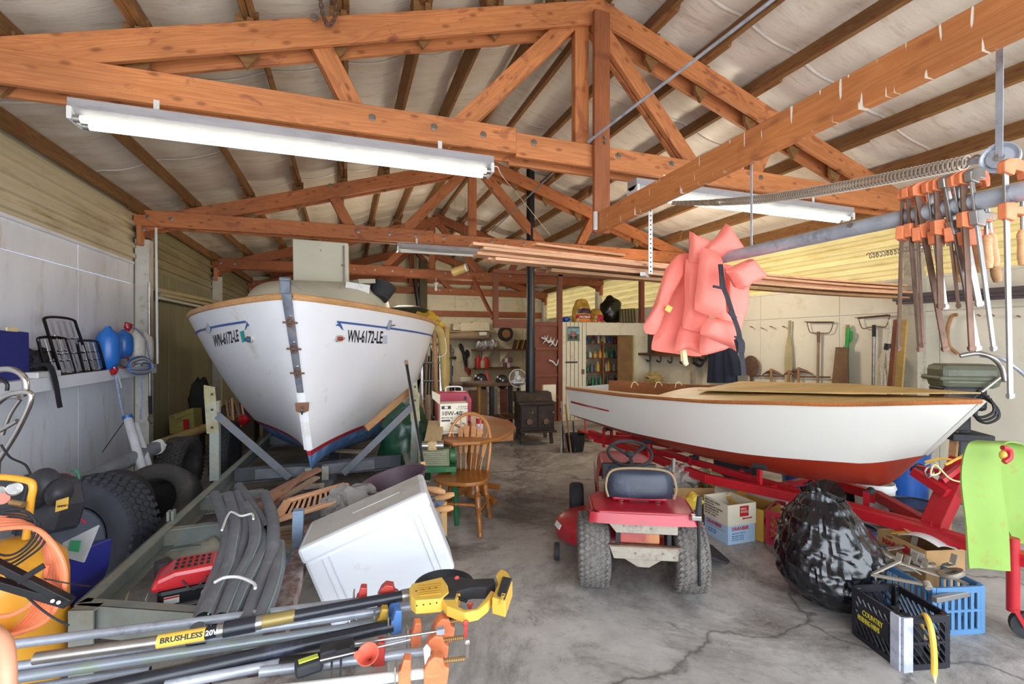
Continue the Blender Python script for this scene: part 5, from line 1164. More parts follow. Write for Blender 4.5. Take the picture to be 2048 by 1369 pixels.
# round yellow kraft tub with emblems
c = cpos(1528, 1082)
T = Thing('yellow_bucket_box', 'deep yellow open carton with round emblems, between cream carton and red crate', 'box', (c.x+.07, c.y+.15, 0), rz=.25)
m_yk = M('amber_carton', 0xc79a45, .65, 0, .06, 5)
for sx, sy, dx, dy in ((-.14, 0, .006, .28), (.14, 0, .006, .28), (0, -.14, .28, .006), (0, .14, .28, .006)):
    T.part('side', MB().box((sx, sy, .13), (dx, dy, .26)), m_yk)
T.part('curled_flap', MB().grid(lambda a, b: Vector((-.14+.28*a, .14+.05*math.sin(b*2.5), .26+.05*b+.012*math.sin(a*9))), 12, 5, th=.004), m_yk, smooth=60)
for x, z, r in ((-.10, .17, .038), (-.06, .07, .02), (.08, .15, .03)):
    T.part('round_emblem', MB().lathe([(r, 0), (r, .001), (r*.75, .001), (r*.75, 0)], 24, (x, -.1435, z), ax=(0, -1, 0)), m_red); T.part('round_emblem', MB().box((x, -.1445, z), (r*.9, .001, r*.35), rot=(0, -.4, 0)), m_red)
T.part('base', MB().box((0, 0, .004), (.28, .28, .006)), m_yk)
# milk crates
def crate(name, label, c, d, rz, mt, cut=None, rows=3, cell=.045, cat='crate', lat='diag'):
    T = Thing(name, label, cat, c, rz=rz); x, y, z = d[0]/2, d[1]/2, d[2]
    T.part('floor_grid', MB().box((0, 0, .01), (d[0], d[1], .008)), mt)
    for s in (-1, 1):
        for sy in (-1, 1): T.part('corner_post', MB().box((s*(x-.012), sy*(y-.012), z/2), (.03, .03, z)), mt, bevel=.004)
    for (ax_2, L, o) in (('x', d[0], y), ('y', d[1], x)):
        for s in (-1, 1):
            def pt(u, v, ax_2=ax_2, s=s, o=o): return Vector((u, s*o, v)) if ax_2 == 'x' else Vector((s*o, u, v))
            for zz, hh in ((z-.018, .036), (z*.5, .014), (.016, .03)):
                a, b = pt(-L/2+.02, zz), pt(L/2-.02, zz); T.part('rail', MB().bar(a, b, .012, hh), mt)
            mb = MB(); n = int(L/cell)
            for k in range(-1, n+2):
                u0 = -L/2+k*L/n
                for z0, z1 in ((.03, z*.5), (z*.5, z-.036)):
                    if lat == 'diag':
                        for sg in (1,) if cut is None else (1,):
                            a, b = u0, u0+(z1-z0)*.75*sg
                            a2, b2 = max(-L/2, min(L/2, a)), max(-L/2, min(L/2, b))
                            if b2-a2 < .005: continue
                            f0, f1 = (a2-a)/(b-a), (b2-a)/(b-a)
                            mb.bar(pt(a2, z0+(z1-z0)*f0), pt(b2, z0+(z1-z0)*f1), .008, .008)
                            if cut: mb.bar(pt(-a2, z0+(z1-z0)*f0), pt(-b2, z0+(z1-z0)*f1), .008, .008)
                    else:
                        if -L/2 < u0 < L/2: mb.bar(pt(u0, z0), pt(u0, z1), .009, .02)
            T.part('lattice', mb, mt, kind='stuff')
    return T
m_rcrate = M('red_crate_plastic', 0xb3233f, .4, 0, .08, 6)
c = cpos(1572, 1110)
c = c+Vector((.17, -.05, 0))
T = crate('red_milk_crate', 'red plastic milk crate half hidden by the black rubbish bag', (c.x+.08, c.y+.19, 0), (.33, .33, .27), .50, m_rcrate, cut=True)
T = Thing('clear_bag', 'clear bag of steel cans poking out of the red milk crate', 'plastic bag', (c.x+.05, c.y+.15, .25)); crumple(T, (c.x+.02, c.y+.14, .32), (.07, .06, .09), m_clear, 21)
for k in range(7): solo('metal_can', 'small metal can heaped in the red milk crate', 'can', MB().cyl((c.x-.03+.05*k % .17, c.y+.1+.03*(k % 3), .22+.02*(k % 3)), (c.x-.0+.05*k % .17, c.y+.12+.03*(k % 3), .28+.02*(k % 2)), .025, n=12), m_steel, group='cans in the red milk crate', smooth=True)
solo('metal_plate', 'grey metal plate with a hole standing in the red milk crate', 'plate', MB().prism([(-.05, 0), (.05, 0), (.055, .06), (0, .09), (-.05, .06)], P(1622, 1048, t=3.05), (CY, -SY, .2), (0, .1, 1), .006), m_dplate)
# black rubbish bag
m_bag = M('black_bin_liner', 0x0c0d12, .2, 0, .3, 5, .35, coat=.4)
c = cpos(1655, 1235)
T = Thing('rubbish_bag', 'large bulging black plastic rubbish bag in front of the red trailer', 'bag', (c.x+.05, c.y+.3, 0))
cx_, cy_ = P(1648, 1130, t=2.98).x, P(1648, 1130, t=2.98).y
def bag(a, b):
    ang = 2*PI*a; h = b*.80*.86
    prof = [(0, .15), (.04, .22), (.15, .285), (.30, .30), (.45, .275), (.58, .22), (.68, .16), (.76, .12), (.80, .13)]
    r = interp([(p[0]/.8, p[1]) for p in prof], b)*.97
    nz = noise.noise(Vector((math.cos(ang)*1.3, math.sin(ang)*1.3, h*4)))*.10+(.5-abs(noise.noise(Vector((math.cos(ang)*1.6+h*2, math.sin(ang)*1.6, h*10+1.5*math.sin(ang*2))))))*.05+(.4-abs(noise.noise(Vector((math.cos(ang)*2.2, math.sin(ang)*3+h*4, h*22+ang*2)))))*.018
    fold = abs(noise.noise(Vector((math.cos(ang)*6+h*3, math.sin(ang)*6, h*9+3*math.sin(ang)))))*.06
    if b > .75: fold += .10*abs(math.sin(ang*4.5+h*6))*(b-.75)*4*.35
    top = .06*math.sin(ang*2+1)*(b > .93)
    r = r*(1+nz*1.3-fold*1.4); lean = Vector((.05*h, .06*h, 0))-Vector((.06*(1-b)*0, 0, 0))
    sh = Vector((.05, -.04, 0))*(1-b)**2*1.0
    return Vector((cx_+math.cos(ang)*r, cy_+math.sin(ang)*r, h+.012+top*.5))+lean+sh
T.part('liner', MB().grid(bag, 150, 120), m_bag, w=True, smooth=32)
T.part('base', MB().prism([(bag(k/24, .0).x-cx_, bag(k/24, 0).y-cy_) for k in range(24)], (cx_, cy_, .012), (1,0,0), (0,1,0), .01), m_bag, w=True)
T.part('bag_mouth', MB().grid(lambda a, b: bag(a, 1).lerp(Vector((cx_+.05, cy_+.05, .58)), b*.9), 60, 4), m_bag, w=True, smooth=30)
# black printed crate with white corner
m_bcrate = M('black_crate_plastic', 0x1b1c24, .35, 0, .2, 8)
c0, c1, c2 = P(1705, 1268, z=0), P(1803, 1343, z=0), P(1898, 1336, z=0)
u1 = (c0-c1); u2 = (c2-c1); L1, L2 = u1.length, u2.length; u2n = Vector((0,0,1)).cross(u1.normalized())
if u2n.dot(u2) < 0: u2n = -u2n
L2 = max(.26, u2.dot(u2n)); cc = c1+u1/2+u2n*L2/2; rz = math.atan2(u1.y, u1.x)
T = crate('black_crate', 'black plastic milk crate with yellow lettering and a white painted corner', (cc.x, cc.y, 0), (L1, L2, .27), rz, m_bcrate, cell=.032)
n1 = -u2n; ex_ = (-u1).normalized()
T.part('sign_panel', MB().box((cc.x, cc.y, 0), (0.001,)*3), m_bcrate, w=True)
pl0 = c0+(-u1)*.22+n1*.008
T.part('lettering_panel', MB().prism([(0, 0), (L1*.62, 0), (L1*.62, .10), (0, .10)], c0+(-u1)*.17+n1*.004+Vector((0,0,.10)), ex_, (0,0,1), .012), m_bcrate, w=True)
T.text('COUNTRY', c0+(-u1)*.27+n1*.014+Vector((0, 0, .155)), ex_, (0,0,1), .042, M('crate_yellow', 0xc9b640, .5), w=True, sx=L1/.48)
T.text('MORNING FARMS', c0+(-u1)*.17+n1*.014+Vector((0, 0, .115)), ex_, (0,0,1), .042, M('crate_yellow', 0), w=True, sx=L1/.62*.84)
T.part('white_corner', MB().bar(c1+u1.normalized()*.024+n1*.008, c1+u1.normalized()*.024+n1*.008+Vector((0,0,.27)), .05, .012, up=n1).bar(c1+u2n*.024-u1.normalized()*.008, c1+u2n*.024-u1.normalized()*.008+Vector((0,0,.27)), .05, .012, up=u1), M('white_paint_daub', 0xb4b8c4, .5, 0, .15, 9, 0, .45, 0x8c90a0, dscale=12), w=True, kind='stuff')
T = Thing('yellow_cable', 'thick yellow cable hanging over the front of the black crate', 'cable', P(1868, 1355, z=0))
T.part('cable', MB().tube(spline([P(1845, 1290, t=2.5), P(1842, 1245, t=2.42), P(1850, 1232, t=2.36), P(1862, 1260, t=2.29), P(1868, 1310, t=2.27), P(1868, 1350, t=2.26)], 6), .0135, 8), m_yellow, w=True, smooth=True)
T.part('frayed_end', MB().cyl(P(1868, 1346, t=2.26), P(1870, 1366, t=2.26), .012, .004), m_webbing, w=True)
# small dark bottles in the black crate
for k in range(6):
    q = cc+u1.normalized()*(.06*(k % 3)-.06)+u2n*(.07*(k//3)-.03); solo('dark_jar', 'dark jar sitting inside the black crate', 'jar', MB().lathe([(0, 0), (.03, 0), (.032, .12), (.02, .15), (.02, .17), (0, .17)], 12, (q.x, q.y, .02)), m_rubber, group='jars inside the black crate', smooth=True)
# blue crate and bits
m_bl = M('blue_crate_plastic', 0x4d779f, .45, 0, .08, 6, 0, .15, 0x7c94a8)
bz = rz
cb = P(1833, 1215, t=2.86); 
T = crate('blue_crate', 'light blue slotted plastic crate full of metal fittings behind the black crate', (cb.x+.02, cb.y+.02, 0), (.52, .32, .27), bz, m_bl, cell=.04, lat='vert')
T.part('grey_rim', MB().bar(P(1868, 1200, t=2.55), P(1938, 1186, t=2.65), .03, .03), M('grey_aluminium', 0x8e8c88, .4, .6), w=True, bevel=.004)
rs = random.Random(5); cb0 = Vector((cb.x+.02, cb.y+.02, 0))
R_ = Matrix.Rotation(bz, 3, 'Z')
for k in range(5):
    q = cb0+R_ @ Vector((rs.uniform(-.18, .18), rs.uniform(-.09, .09), .22+.02*k))
    solo('steel_ring', 'greyish metal ring lying in the blue crate', 'fitting', MB().lathe([(.03, -.01), (.06, -.012), (.065, 0), (.06, .012), (.03, .01), (.03, -.01)], 20, q, ax=(rs.uniform(-.5, .5), rs.uniform(-.5, .5), 1)), m_dplate, group='metal fittings in the blue crate', smooth=40)
for k in range(7):
    q = cb0+R_ @ Vector((rs.uniform(-.18, .18), rs.uniform(-.1, .1), .24+.015*k)); v = R_ @ Vector((rs.uniform(-1, 1), rs.uniform(-1, 1), .25))*.10
    solo('metal_bracket', 'worn grey metal bracket lying in the blue crate', 'fitting', MB().bar(q-v, q+v, .035, .008).bar(q+v, q+v+Vector((.02, .0, .05)), .03, .008), m_dplate, group='metal fittings in the blue crate')
tp_ = [P(1742, 1150, t=2.72), P(1800, 1123, t=2.72), P(1808, 1118, t=2.7)]
solo('bent_flat_bar', 'bent pale metal bar lying across the top of the blue crate', 'fitting', MB().bar(tp_[0], tp_[1], .02, .01).bar(tp_[0], P(1850, 1170, t=2.55), .025, .012).cyl(P(1852, 1165, t=2.55), P(1858, 1178, t=2.52), .018), m_dplate, bevel=.002)
# nail box with papers
cb = P(1850, 1125, t=3.0)
T = carton('nail_box', 'brown carton printed NAILS with papers on top, behind the blue crate', (cb.x+.03, cb.y+.05, .0), (.34, .26, .36), bz, M('nail_carton', 0xb08a5c, .75, 0, .08, 6))
e = R_ @ Vector((1, 0, 0)); n0 = R_ @ Vector((0, -1, 0))
s_ = 1 if n0.y < 0 else -1
if n0.dot(Vector((0, 0, 0))-Vector((cb.x, cb.y, 0))) < 0: n0 = -n0
if e.dot(Vector((CY, -SY, 0))) < 0: e = -e
fc = Vector((cb.x+.03, cb.y+.05, 0))+n0*.136
T.text('NAILS', fc-e*.13+Vector((0, 0, .285)), e, (0,0,1), .05, m_red, w=True, off=.001); T.text('CASE', fc-e*.10+Vector((0, 0, .335)), e, (0,0,1), .02, m_rust, w=True)
T.part('round_emblem', MB().lathe([(0, 0), (.027, 0), (.027, .002), (0, .002)], 20, fc+e*.04+Vector((0, 0, .31)), ax=n0), m_red, w=True)
T.part('barcode_label', MB().prism([(0, 0), (.09, 0), (.09, .05), (0, .05)], fc+e*.075+Vector((0, 0, .285)), e, (0,0,1), .003), m_white_enamel, w=True)
T.part('barcode', MB().bar(fc+e*.1+n0*.003+Vector((0,0,.295)), fc+e*.1+n0*.003+Vector((0,0,.32)), .002, .002).bar(fc+e*.11+n0*.003+Vector((0,0,.295)), fc+e*.11+n0*.003+Vector((0,0,.32)), .004, .002).bar(fc+e*.12+n0*.003+Vector((0,0,.295)), fc+e*.12+n0*.003+Vector((0,0,.32)), .002, .002), m_blk, w=True, kind='stuff')
for k, (dx, dy, rr, tx, mt) in enumerate(((.02, -.02, .35, 'SCREEN DOOR', m_yellow), (.08, -.03, .15, 'PARTS', m_white_enamel), (-.07, .0, -.2, '', m_kraft))):
    o = Vector((cb.x+.03, cb.y+.05, .37+.008*k))+e*dx+n0*(-dy)
    ee = (Matrix.Rotation(rr, 3, 'Z') @ e); nn = Vector((0,0,1)).cross(ee)
    Q = Thing('paper_packet', ['yellow and blue printed packet on top of the nail box', 'white printed leaflet fanned on the nail box', 'brown paper bag on the left of the nail box'][k], 'packet', o)
    Q.part('sheet', MB().grid(lambda a, b, o=o, ee=ee, nn=nn: o+ee*(.24*(a-.5))+nn*(.16*(b-.5))+Vector((0, 0, .03*math.sin(a*3)+.02*math.sin(b*3+a))), 10, 6, th=.003), mt, w=True, smooth=60)
    if tx: Q.text(tx, o-ee*.10-nn*.02+Vector((0, 0, .045)), ee, nn, .035, m_navy, w=True, off=.002)
cq = P(1770, 1120, t=3.1); carton('brown_carton', 'low brown carton wedged between the rubbish bag and the nail box', (cq.x, cq.y, 0), (.25, .2, .2), bz, m_kraft)
# buckets and drums below the rowing boat
def bucket(name, label, c, r, h, mt, lid=None, txt=None):
    T = Thing(name, label, 'bucket', c); T.part('body', MB().lathe([(0, 0), (r*.86, 0), (r, h*.88), (r*1.06, h*.88), (r*1.06, h*.92), (r, h*.93), (r, h), (r*.97, h), (r*.95, h*.9)], 28), mt, smooth=35)
    if lid: T.part('lid', MB().lathe([(r*1.06, h*.93), (r*1.08, h), (r*.98, h*1.02), (r*.95, h*.99), (0, h*.99)], 28), lid, smooth=35)
    else: T.part('bail', MB().tube(spline([Vector((-r, 0, h*.85)), Vector((-r*.7, -r*.8, h*.7)), Vector((0, -r*1.05, h*.6)), Vector((r*.7, -r*.8, h*.7)), Vector((r, 0, h*.85))], 4), .004, 5), m_steel, smooth=True)
    if txt: T.text(txt, (-r*.55, -r*1.0, h*.62), (1, 0, 0), (0, 0, 1), r*.42, m_navy, off=.001)
    return T
bucket('white_bucket', 'white plastic pail with blue lettering under the rowing boat', P(1772, 1050, z=0)+Vector((.0, .1, 0)), .155, .36, m_white_enamel, None, '032')
bucket('dark_bucket', 'dark lidded pail set inside the top of the white pail', P(1772, 1050, z=0)+Vector((.08, .42, 0)), .15, .52, m_blk, m_blk)
bucket('blue_drum', 'tall blue plastic drum behind the red winch stand', P(1860, 1060, z=0)+Vector((.25, .35, 0)), .2, .70, M('blue_drum_plastic', 0x1c4f9a, .35), M('blue_drum_plastic', 0))
bucket('black_pail', 'squat black lidded pail right of the white pail', P(1845, 1085, z=0)+Vector((.0, .05, 0)), .18, .30, m_bcrate, m_bcrate)
bucket('blue_tub', 'blue plastic tub under the middle of the rowing boat', P(1700, 1040, z=0)+Vector((.15, .6, 0)), .2, .42, M('blue_drum_plastic', 0))
bucket('blue_tub', 'dark blue low tub on the floor behind the rubbish bag', P(1757, 1105, z=0)+Vector((0, .15, 0)), .12, .14, M('dark_blue_tub', 0x1e2c55, .5))
# ---------------------------------------------------------------- outboard motor on a stand by the right wall
m_ob = M('olive_grey_cowling', 0x5d5f4c, .45, 0, .1, 5, .05, .2, 0x40422f)
q = P(1925, 745, t=4.15)
T = Thing('outboard_motor', 'old olive-grey outboard motor on a stand against the right wall', 'outboard motor', (q.x, q.y, .0), rz=-.6)
zc = q.z-.06
T.part('cowling', MB().box((0, 0, zc+.03), (.44, .26, .21)), m_ob, bevel=.05); T.part('cowling_lip', MB().box((0, 0, zc+.01), (.49, .30, .045)), m_ob, bevel=.02)
T.part('powerhead', MB().box((-.04, 0, zc-.16), (.32, .24, .22)), m_blk, bevel=.03)
for k in range(5): T.part('fin', MB().box((-.07, -.0, zc-.2+.028*k), (.25, .22, .008)), m_rust)
T.part('leg', MB().box((0, 0, zc-.45), (.10, .07, .5)), m_blk, bevel=.02); T.part('clamp_bracket', MB().box((-.08, -.04, zc-.38), (.14, .16, .14)), m_rubber, bevel=.02)
T.part('tiller', MB().cyl((.05, -.15, zc-.1), (.17, -.18, zc+.04), .012), m_chrome, smooth=True)
T.part('gearcase', MB().lathe([(0, -.2), (.04, -.12), (.055, 0), (.03, .12), (0, .16)], 14, (0, 0, .25), ax=(1, 0, 0)), m_ob, smooth=True); T.part('stand_leg', MB().bar((-.2, -.15, 0), (-.05, 0, zc-.4), .05, .05), m_oldwood); T.part('stand_leg', MB().bar((.2, .15, 0), (.0, 0, zc-.4), .05, .05), m_oldwood)
T.part('stand_beam', MB().box((0, 0, zc-.5), (.3, .3, .06)), m_rubber, bevel=.01)
T = Thing('black_hose', 'loops of black hose hanging below the outboard motor', 'hose', P(1965, 840, t=4.0))
for k in range(3):
    cpx = [(1958, 790), (1985, 810), (1990, 832), (1965, 843), (1945, 830), (1955, 800), (1975, 795)]
    T.part('hose_loop', MB().tube(spline([P(x+k*5-3, y+k*6-8, t=3.9+.05*k) for x, y in cpx], 6), .011, 6), m_blk, w=True, smooth=True)
T = Thing('curved_pipe', 'silver curved pipe resting over the outboard motor cowling', 'pipe', P(2010, 760, t=3.9))
T.part('pipe', MB().tube(spline([P(1920, 712, t=3.9), P(1955, 707, t=3.85), P(1985, 716, t=3.8), P(2003, 735, t=3.8), P(2010, 762, t=3.8)], 6), .02, 10), m_steel, w=True, smooth=True)
T.part('pipe', MB().tube(spline([P(1960, 712, t=4.0), P(2000, 717, t=3.9), P(2030, 735, t=3.85), P(2060, 760, t=3.85)], 6), .014, 8), m_galv, w=True, smooth=True)
# ---------------------------------------------------------------- foreground left: white box, hoses, pipes
m_wbox = M('white_plastic_box', 0xd3d6dc, .4, 0, .02, 2, .01, .15, 0xb9b9b4, dscale=5)
A = P(592, 1103, t=2.42); ang = math.radians(14)
Rr = Vector((CY, -SY, 0)); Ff = Vector((SY, CY, 0))
ey = (Ff*math.cos(ang)-Rr*math.sin(ang)); R1 = Rr*math.cos(ang)+Ff*math.sin(ang); b_ = math.radians(21)
ex = R1*math.cos(b_)+Vector((0, 0, math.sin(b_))); ez = ex.cross(ey).normalized()
m = Matrix((ex, ey, ez)).transposed().to_4x4(); m.translation = A
T = Thing('white_box', 'large white plastic box lying tilted on the trailer in the foreground', 'box', mat=m)
BW, BD, BH = .71, .40, .48
T.part('body', MB().box((BW/2, BD/2, -BH/2-.04), (BW-.012, BD-.012, BH-.08)), m_wbox, bevel=.02)
T.part('lid', MB().box((BW/2, BD/2, -.045), (BW, BD, .09)), m_wbox, bevel=.02)
for x in (.10, .135, .60, .635): T.part('moulded_rib', MB().box((x, -.002+.004, -BH/2-.05), (.006, .006, BH-.10)), m_wbox, bevel=.002)
T.part('scratched_groove', MB().bar((.28, .2, .001), (.56, .2, .001), .012, .003), M('scratch_white', 0xe8e8e6, .5))
T.part('dirt_film', MB().box((BW/2, BD/2, .0008), (BW-.06, BD-.06, .001)), M('dusty_lid_top', 0xb9b7b2, .6, 0, .06, 5, .1, .4, 0xa39a8a, dscale=6))
# hoses
m_hose = M('dusty_black_hose', 0x6a6d75, .65, 0, .12, 7, .06, .25, 0x80848c, dscale=6)
m_line = M('green_hose_line', 0x7f9a90, .7)
def hp(x, y, z): return P(400+x*.3427, 900+y*.3427, z=z)
H = [([(85,265),(140,400),(160,500),(150,600),(90,760),(20,950),(-20,1120)], 'black ribbed hose at the left edge of the tied bundle'),
     ([(165,270),(200,400),(205,480),(185,600),(165,700),(90,850),(20,1000)], 'black hose second from the left in the tied bundle'),
     ([(215,260),(250,400),(258,500),(228,620),(175,780),(110,980)], 'black hose third from the left in the tied bundle'),
     ([(262,330),(312,420),(325,520),(290,640),(215,780),(120,1000)], 'black hose in the middle of the tied bundle'),
     ([(345,480),(372,560),(330,680),(255,830),(180,1000)], 'black hose with a green line right of the middle of the bundle'),
     ([(375,260),(420,380),(428,520),(410,640),(340,830),(270,1020)], 'black hose with its curled end high at the right of the bundle'),
     ([(460,560),(450,700),(410,850),(350,1010)], 'black hose lowest at the right edge of the bundle'),
     ([(225,215),(310,340),(395,470)], 'short black hose slanting behind the top of the bundle')]
for i, (pts, lb) in enumerate(H):
    T = Thing('black_hose', lb, 'hose', hp(*pts[0], .53), group='bundle of black hoses')
    zz = .545+.02*(i % 2)-(.03 if i == 7 else 0)
    L = spline([hp(x, y, zz+.02*math.sin(k)) for k, (x, y) in enumerate(pts)], 7)
    T.part('hose', MB().tube(L, .034, 12, cap=False), m_hose, w=True, smooth=True)
    T.part('hose_bore', MB().cyl(L[0], L[0]+(L[1]-L[0])*.05, .024, n=12), m_blk, w=True)
    T.part('hose_line', MB().tube([p+Vector((.022-.004*(i % 3), -.006, .026)) for p in L], .0035, 5), m_line, w=True)
for y0, y1, x0, x1, lb in ((470, 395, 128, 312, 'white tie round the upper part of the hose bundle'), (775, 800, 85, 322, 'white tie round the lower part of the hose bundle')):
    mid = [(x0, y0), (x0+(x1-x0)*.25, min(y0, y1)-28), (x0+(x1-x0)*.6, min(y0, y1)-(30 if y1 > 500 else 8)), (x1-10, y1-20), (x1, y1+10)]
    solo('hose_tie', lb, 'tie', MB().tube(spline([hp(x, y, .625) for x, y in mid], 6), .0065, 6), m_white_enamel, smooth=True)
# pipes lying across the trailer
def pipe(label, a, b, r, mt, z0=.52, z1=None, kind='steel_pipe', cat='pipe', grp='pipes laid across the trailer'):
    A, B = P(*a, z=z0), P(*b, z=z0 if z1 is None else z1)
    T = Thing(kind, label, cat, A, group=grp); T.part('tube', MB().cyl(A, B, r, n=14), mt, w=True, smooth=True)
    T.part('pipe_bore', MB().cyl(B, B+(B-A).normalized()*.002, r*.75, n=12), m_blk, w=True); return T, A, B
m_cast = M('orange_cast_iron', 0); m_castred = M('red_cast_iron', 0xb23c33, .45, 0, .15, 15, .1, .2, 0x7c2c28)
m_castyel = M('yellow_cast_iron', 0xc79d3a, .5, 0, .15, 15); m_castblu = M('blue_cast_iron', 0x4f79b5, .45)
def head(T, A, B, off, mt, r, crank=None, screw=True, jawdir=1):
    """pipe clamp head at the end B of a pipe"""
    d = (B-A).normalized(); p = B+d*off; up = Vector((0, 0, 1)); sd = d.cross(up).normalized()
    h = T.part('clamp_head', MB().prism([(-.035, -.032), (.045, -.032), (.052, .02), (.036, .03), (.03, .058), (.0, .066), (-.02, .05), (-.035, .02)], p, d, up*jawdir, .045), mt, w=True, bevel=.004)
    T.part('pipe_collar', MB().cyl(p-d*.025, p+d*.03, r*1.45, n=14), mt, w=True, smooth=40, parent=h)
    if screw:
        q = p+up*.035*jawdir
        T.part('clamp_screw', MB().lathe([((.009 if k % 2 else .0065), .004*k) for k in range(28)], 8, q, ax=d), M('brass_screw', 0xa08458, .4, .6), w=True, parent=h)
        e = q+d*.115; T.part('crank', MB().bar(e, e+up*.05*jawdir+sd*.01, .012, .006).ball(e+up*.06*jawdir+sd*.01, (.012, .006, .012), 8, 6), crank or m_steel, w=True, parent=h, kind='stuff')
def tail(T, A, B, back, mt, r):
    d = (B-A).normalized(); p = B-d*back; up = Vector((0, 0, 1))
    h = T.part('tail_jaw', MB().prism([(-.02, -.028), (.022, -.028), (.022, .03), (.022, .062), (-.002, .066), (-.012, .03), (-.02, .025)], p, d, up, .04), mt, w=True, bevel=.004)
    T.part('clutch_plate', MB().prism([(-.02, -.04), (.02, -.04), (.02, .045), (-.02, .045)], p-d*.03, d.cross(up), up, .005), m_dplate, w=True, parent=h)
T, A, B = pipe('galvanised clamp pipe lying behind the yellow pole saw', (-40, 1297), (782, 1196), .0165, m_galv, .56); head(T, A, B, -.02, m_castred, .0165, screw=False); tail(T, A, B, .12, m_castred, .0165)
T, A, B = pipe('galvanised clamp pipe just in front of the pole saw, blue and yellow jaws', (-30, 1344), (850, 1209), .0165, m_galv, .53); head(T, A, B, .02, m_castyel, .0165, m_castred); tail(T, A, B, .13, m_castblu, .0165)
T, A, B = pipe('light grey pipe with green streaks in the middle of the foreground pipes', (-30, 1366), (790, 1243), .018, M('streaked_pipe', 0xa0a8b2, .4, .4, .1, 8, .05, .45, 0x9db08c, dscale=6), .51); tail(T, A, B, .05, m_castyel, .018)
T, A, B = pipe('thick glossy black pipe across the foreground', (-40, 1432), (786, 1252), .0245, M('black_gloss_pipe', 0x24262e, .3, 0, .2, 6, .05, .2, 0x4d5468), .52); tail(T, A, B, -.01, m_castblu, .0245)
T, A, B = pipe('galvanised clamp pipe with an orange head and brass screw', (330, 1372), (882, 1266), .0165, m_galv, .50); head(T, A, B, .0, m_cast, .0165, m_castred); tail(T, A, B, .10, m_cast, .0165)
T, A, B = pipe('galvanised clamp pipe lowest on the right, red elbow jaw', (520, 1345), (858, 1303), .0165, m_galv, .50); tail(T, A, B, .18, m_castred, .0165); head(T, A, B, .02, m_cast, .0165, m_castred); 
T, A, B = pipe('dark round bar among the foreground clamps', (560, 1330), (760, 1305), .024, m_blk, .5)
T, A, B = pipe('clamp pipe at the bottom edge with two orange jaws and steel crank', (440, 1395), (868, 1345), .0165, m_white_enamel, .5); tail(T, A, B, .10, m_cast, .0165); head(T, A, B, .0, m_cast, .0165)
for k, (a, b) in enumerate((((-30, 1390), (300, 1340)), ((-30, 1420), (560, 1335)), ((-20, 1450), (420, 1372)))):
    pipe(['thin grey pipe low at the left edge of the foreground', 'long thin pipe under the black pipe in the foreground', 'rusty thin bar at the bottom left of the foreground'][k], a, b, .013, m_galv if k < 2 else m_rust, .47)
solo('metal_channel', 'white painted rusty metal channel under the lowest clamps', 'channel', MB().bar(P(380, 1420, z=.46), P(775, 1348, z=.46), .16, .04), M('chipped_white_channel', 0xb9b2ab, .6, .2, .1, 8, .1, .35, 0x6d5148, dscale=10), bevel=.004)
# pole saw
def q(x, y, z=.585): return P(x, y, z=z)
T = Thing('pole_saw', 'yellow and black cordless pole saw lying across the foreground pipes', 'pole saw', q(500, 1245))
T.part('silver_tube', MB().cyl(q(70, 1318), q(322, 1283), .0195, n=16), m_steel, w=True, smooth=True)
T.part('yellow_label', MB().cyl(q(316, 1284), q(412, 1268), .0225, n=20), m_yellow, w=True, smooth=True)
T.part('black_tube', MB().cyl(q(410, 1268), q(470, 1256), .021, n=16).cyl(q(448, 1260), q(512, 1248), .028, .028, n=16).cyl(q(588, 1233), q(806, 1192), .0215, n=16), M('black_gloss_pipe', 0), w=True, smooth=40, kind='stuff')
T.part('collar', MB().cyl(q(434, 1263), q(448, 1260), .0235, n=16), m_steel, w=True, smooth=40)
T.part('collar', MB().cyl(q(510, 1248), q(524, 1245), .025, n=16), m_steel, w=True, smooth=40)
T.part('gold_sleeve', MB().cyl(q(522, 1245), q(590, 1232), .0235, n=16), M('gold_sleeve', 0x8c7a48, .4, .3), w=True, smooth=True)
T.part('collar', MB().cyl(q(803, 1193), q(822, 1189), .025, n=16), m_steel, w=True, smooth=40)
c = Vector((0, 0, HC)); 
def facing(px, py, z): 
    p = P(px, py, z=z); return p
# lettering on the label: laid along the tube, facing up and towards the viewer
a, b = q(316, 1284), q(412, 1268); d = (b-a).normalized(); up = (Vector((0, 0, HC))-a).normalized(); vv = (up-d*up.dot(d)).normalized(); w_ = vv.cross(d).normalized()
if w_.z < 0: w_ = -w_
T.text('BRUSHLESS', a+vv*.0232+d*.012-w_*.008, d, w_, .0235, m_blk, w=True, off=.0006, sx=1.12); T.text('20V', q(414, 1267.5)+vv*.0222-w_*.008, d, w_, .024, m_white_enamel, w=True, off=.0005)
def hd(pts, th, mt, nm, off=0, bevel=.004, parent=None):
    """flat outlines on the plane of the tool, which lies facing up"""
    P3 = [P(640+x*.1953, 1130+y*.1953, z=.60) for x, y in pts]; o = P3[0]; e1 = d; e2 = Vector((0,0,1)).cross(e1).normalized()
    return T.part(nm, MB().prism([((p-o).dot(e1), (p-o).dot(e2)) for p in P3], o+Vector((0, 0, off)), e1, e2, th), mt, w=True, bevel=bevel, parent=parent)
hd([(915,310),(940,260),(1000,250),(1250,190),(1310,280),(1320,350),(1240,420),(980,440),(930,400)], .055, m_yellow, 'motor_housing')
hd([(1230,190),(1380,165),(1560,200),(1780,190),(1800,240),(1700,290),(1560,290),(1400,330),(1380,400),(1250,400),(1320,330)], .05, m_rubber, 'grip_body', -.002)
hd([(1400,330),(1440,330),(1400,420),(1420,470),(1480,505),(1600,490),(1690,390),(1750,300),(1790,320),(1720,430),(1620,510),(1480,540),(1300,470),(1250,400)], .04, m_yellow, 'hand_guard', -.004)
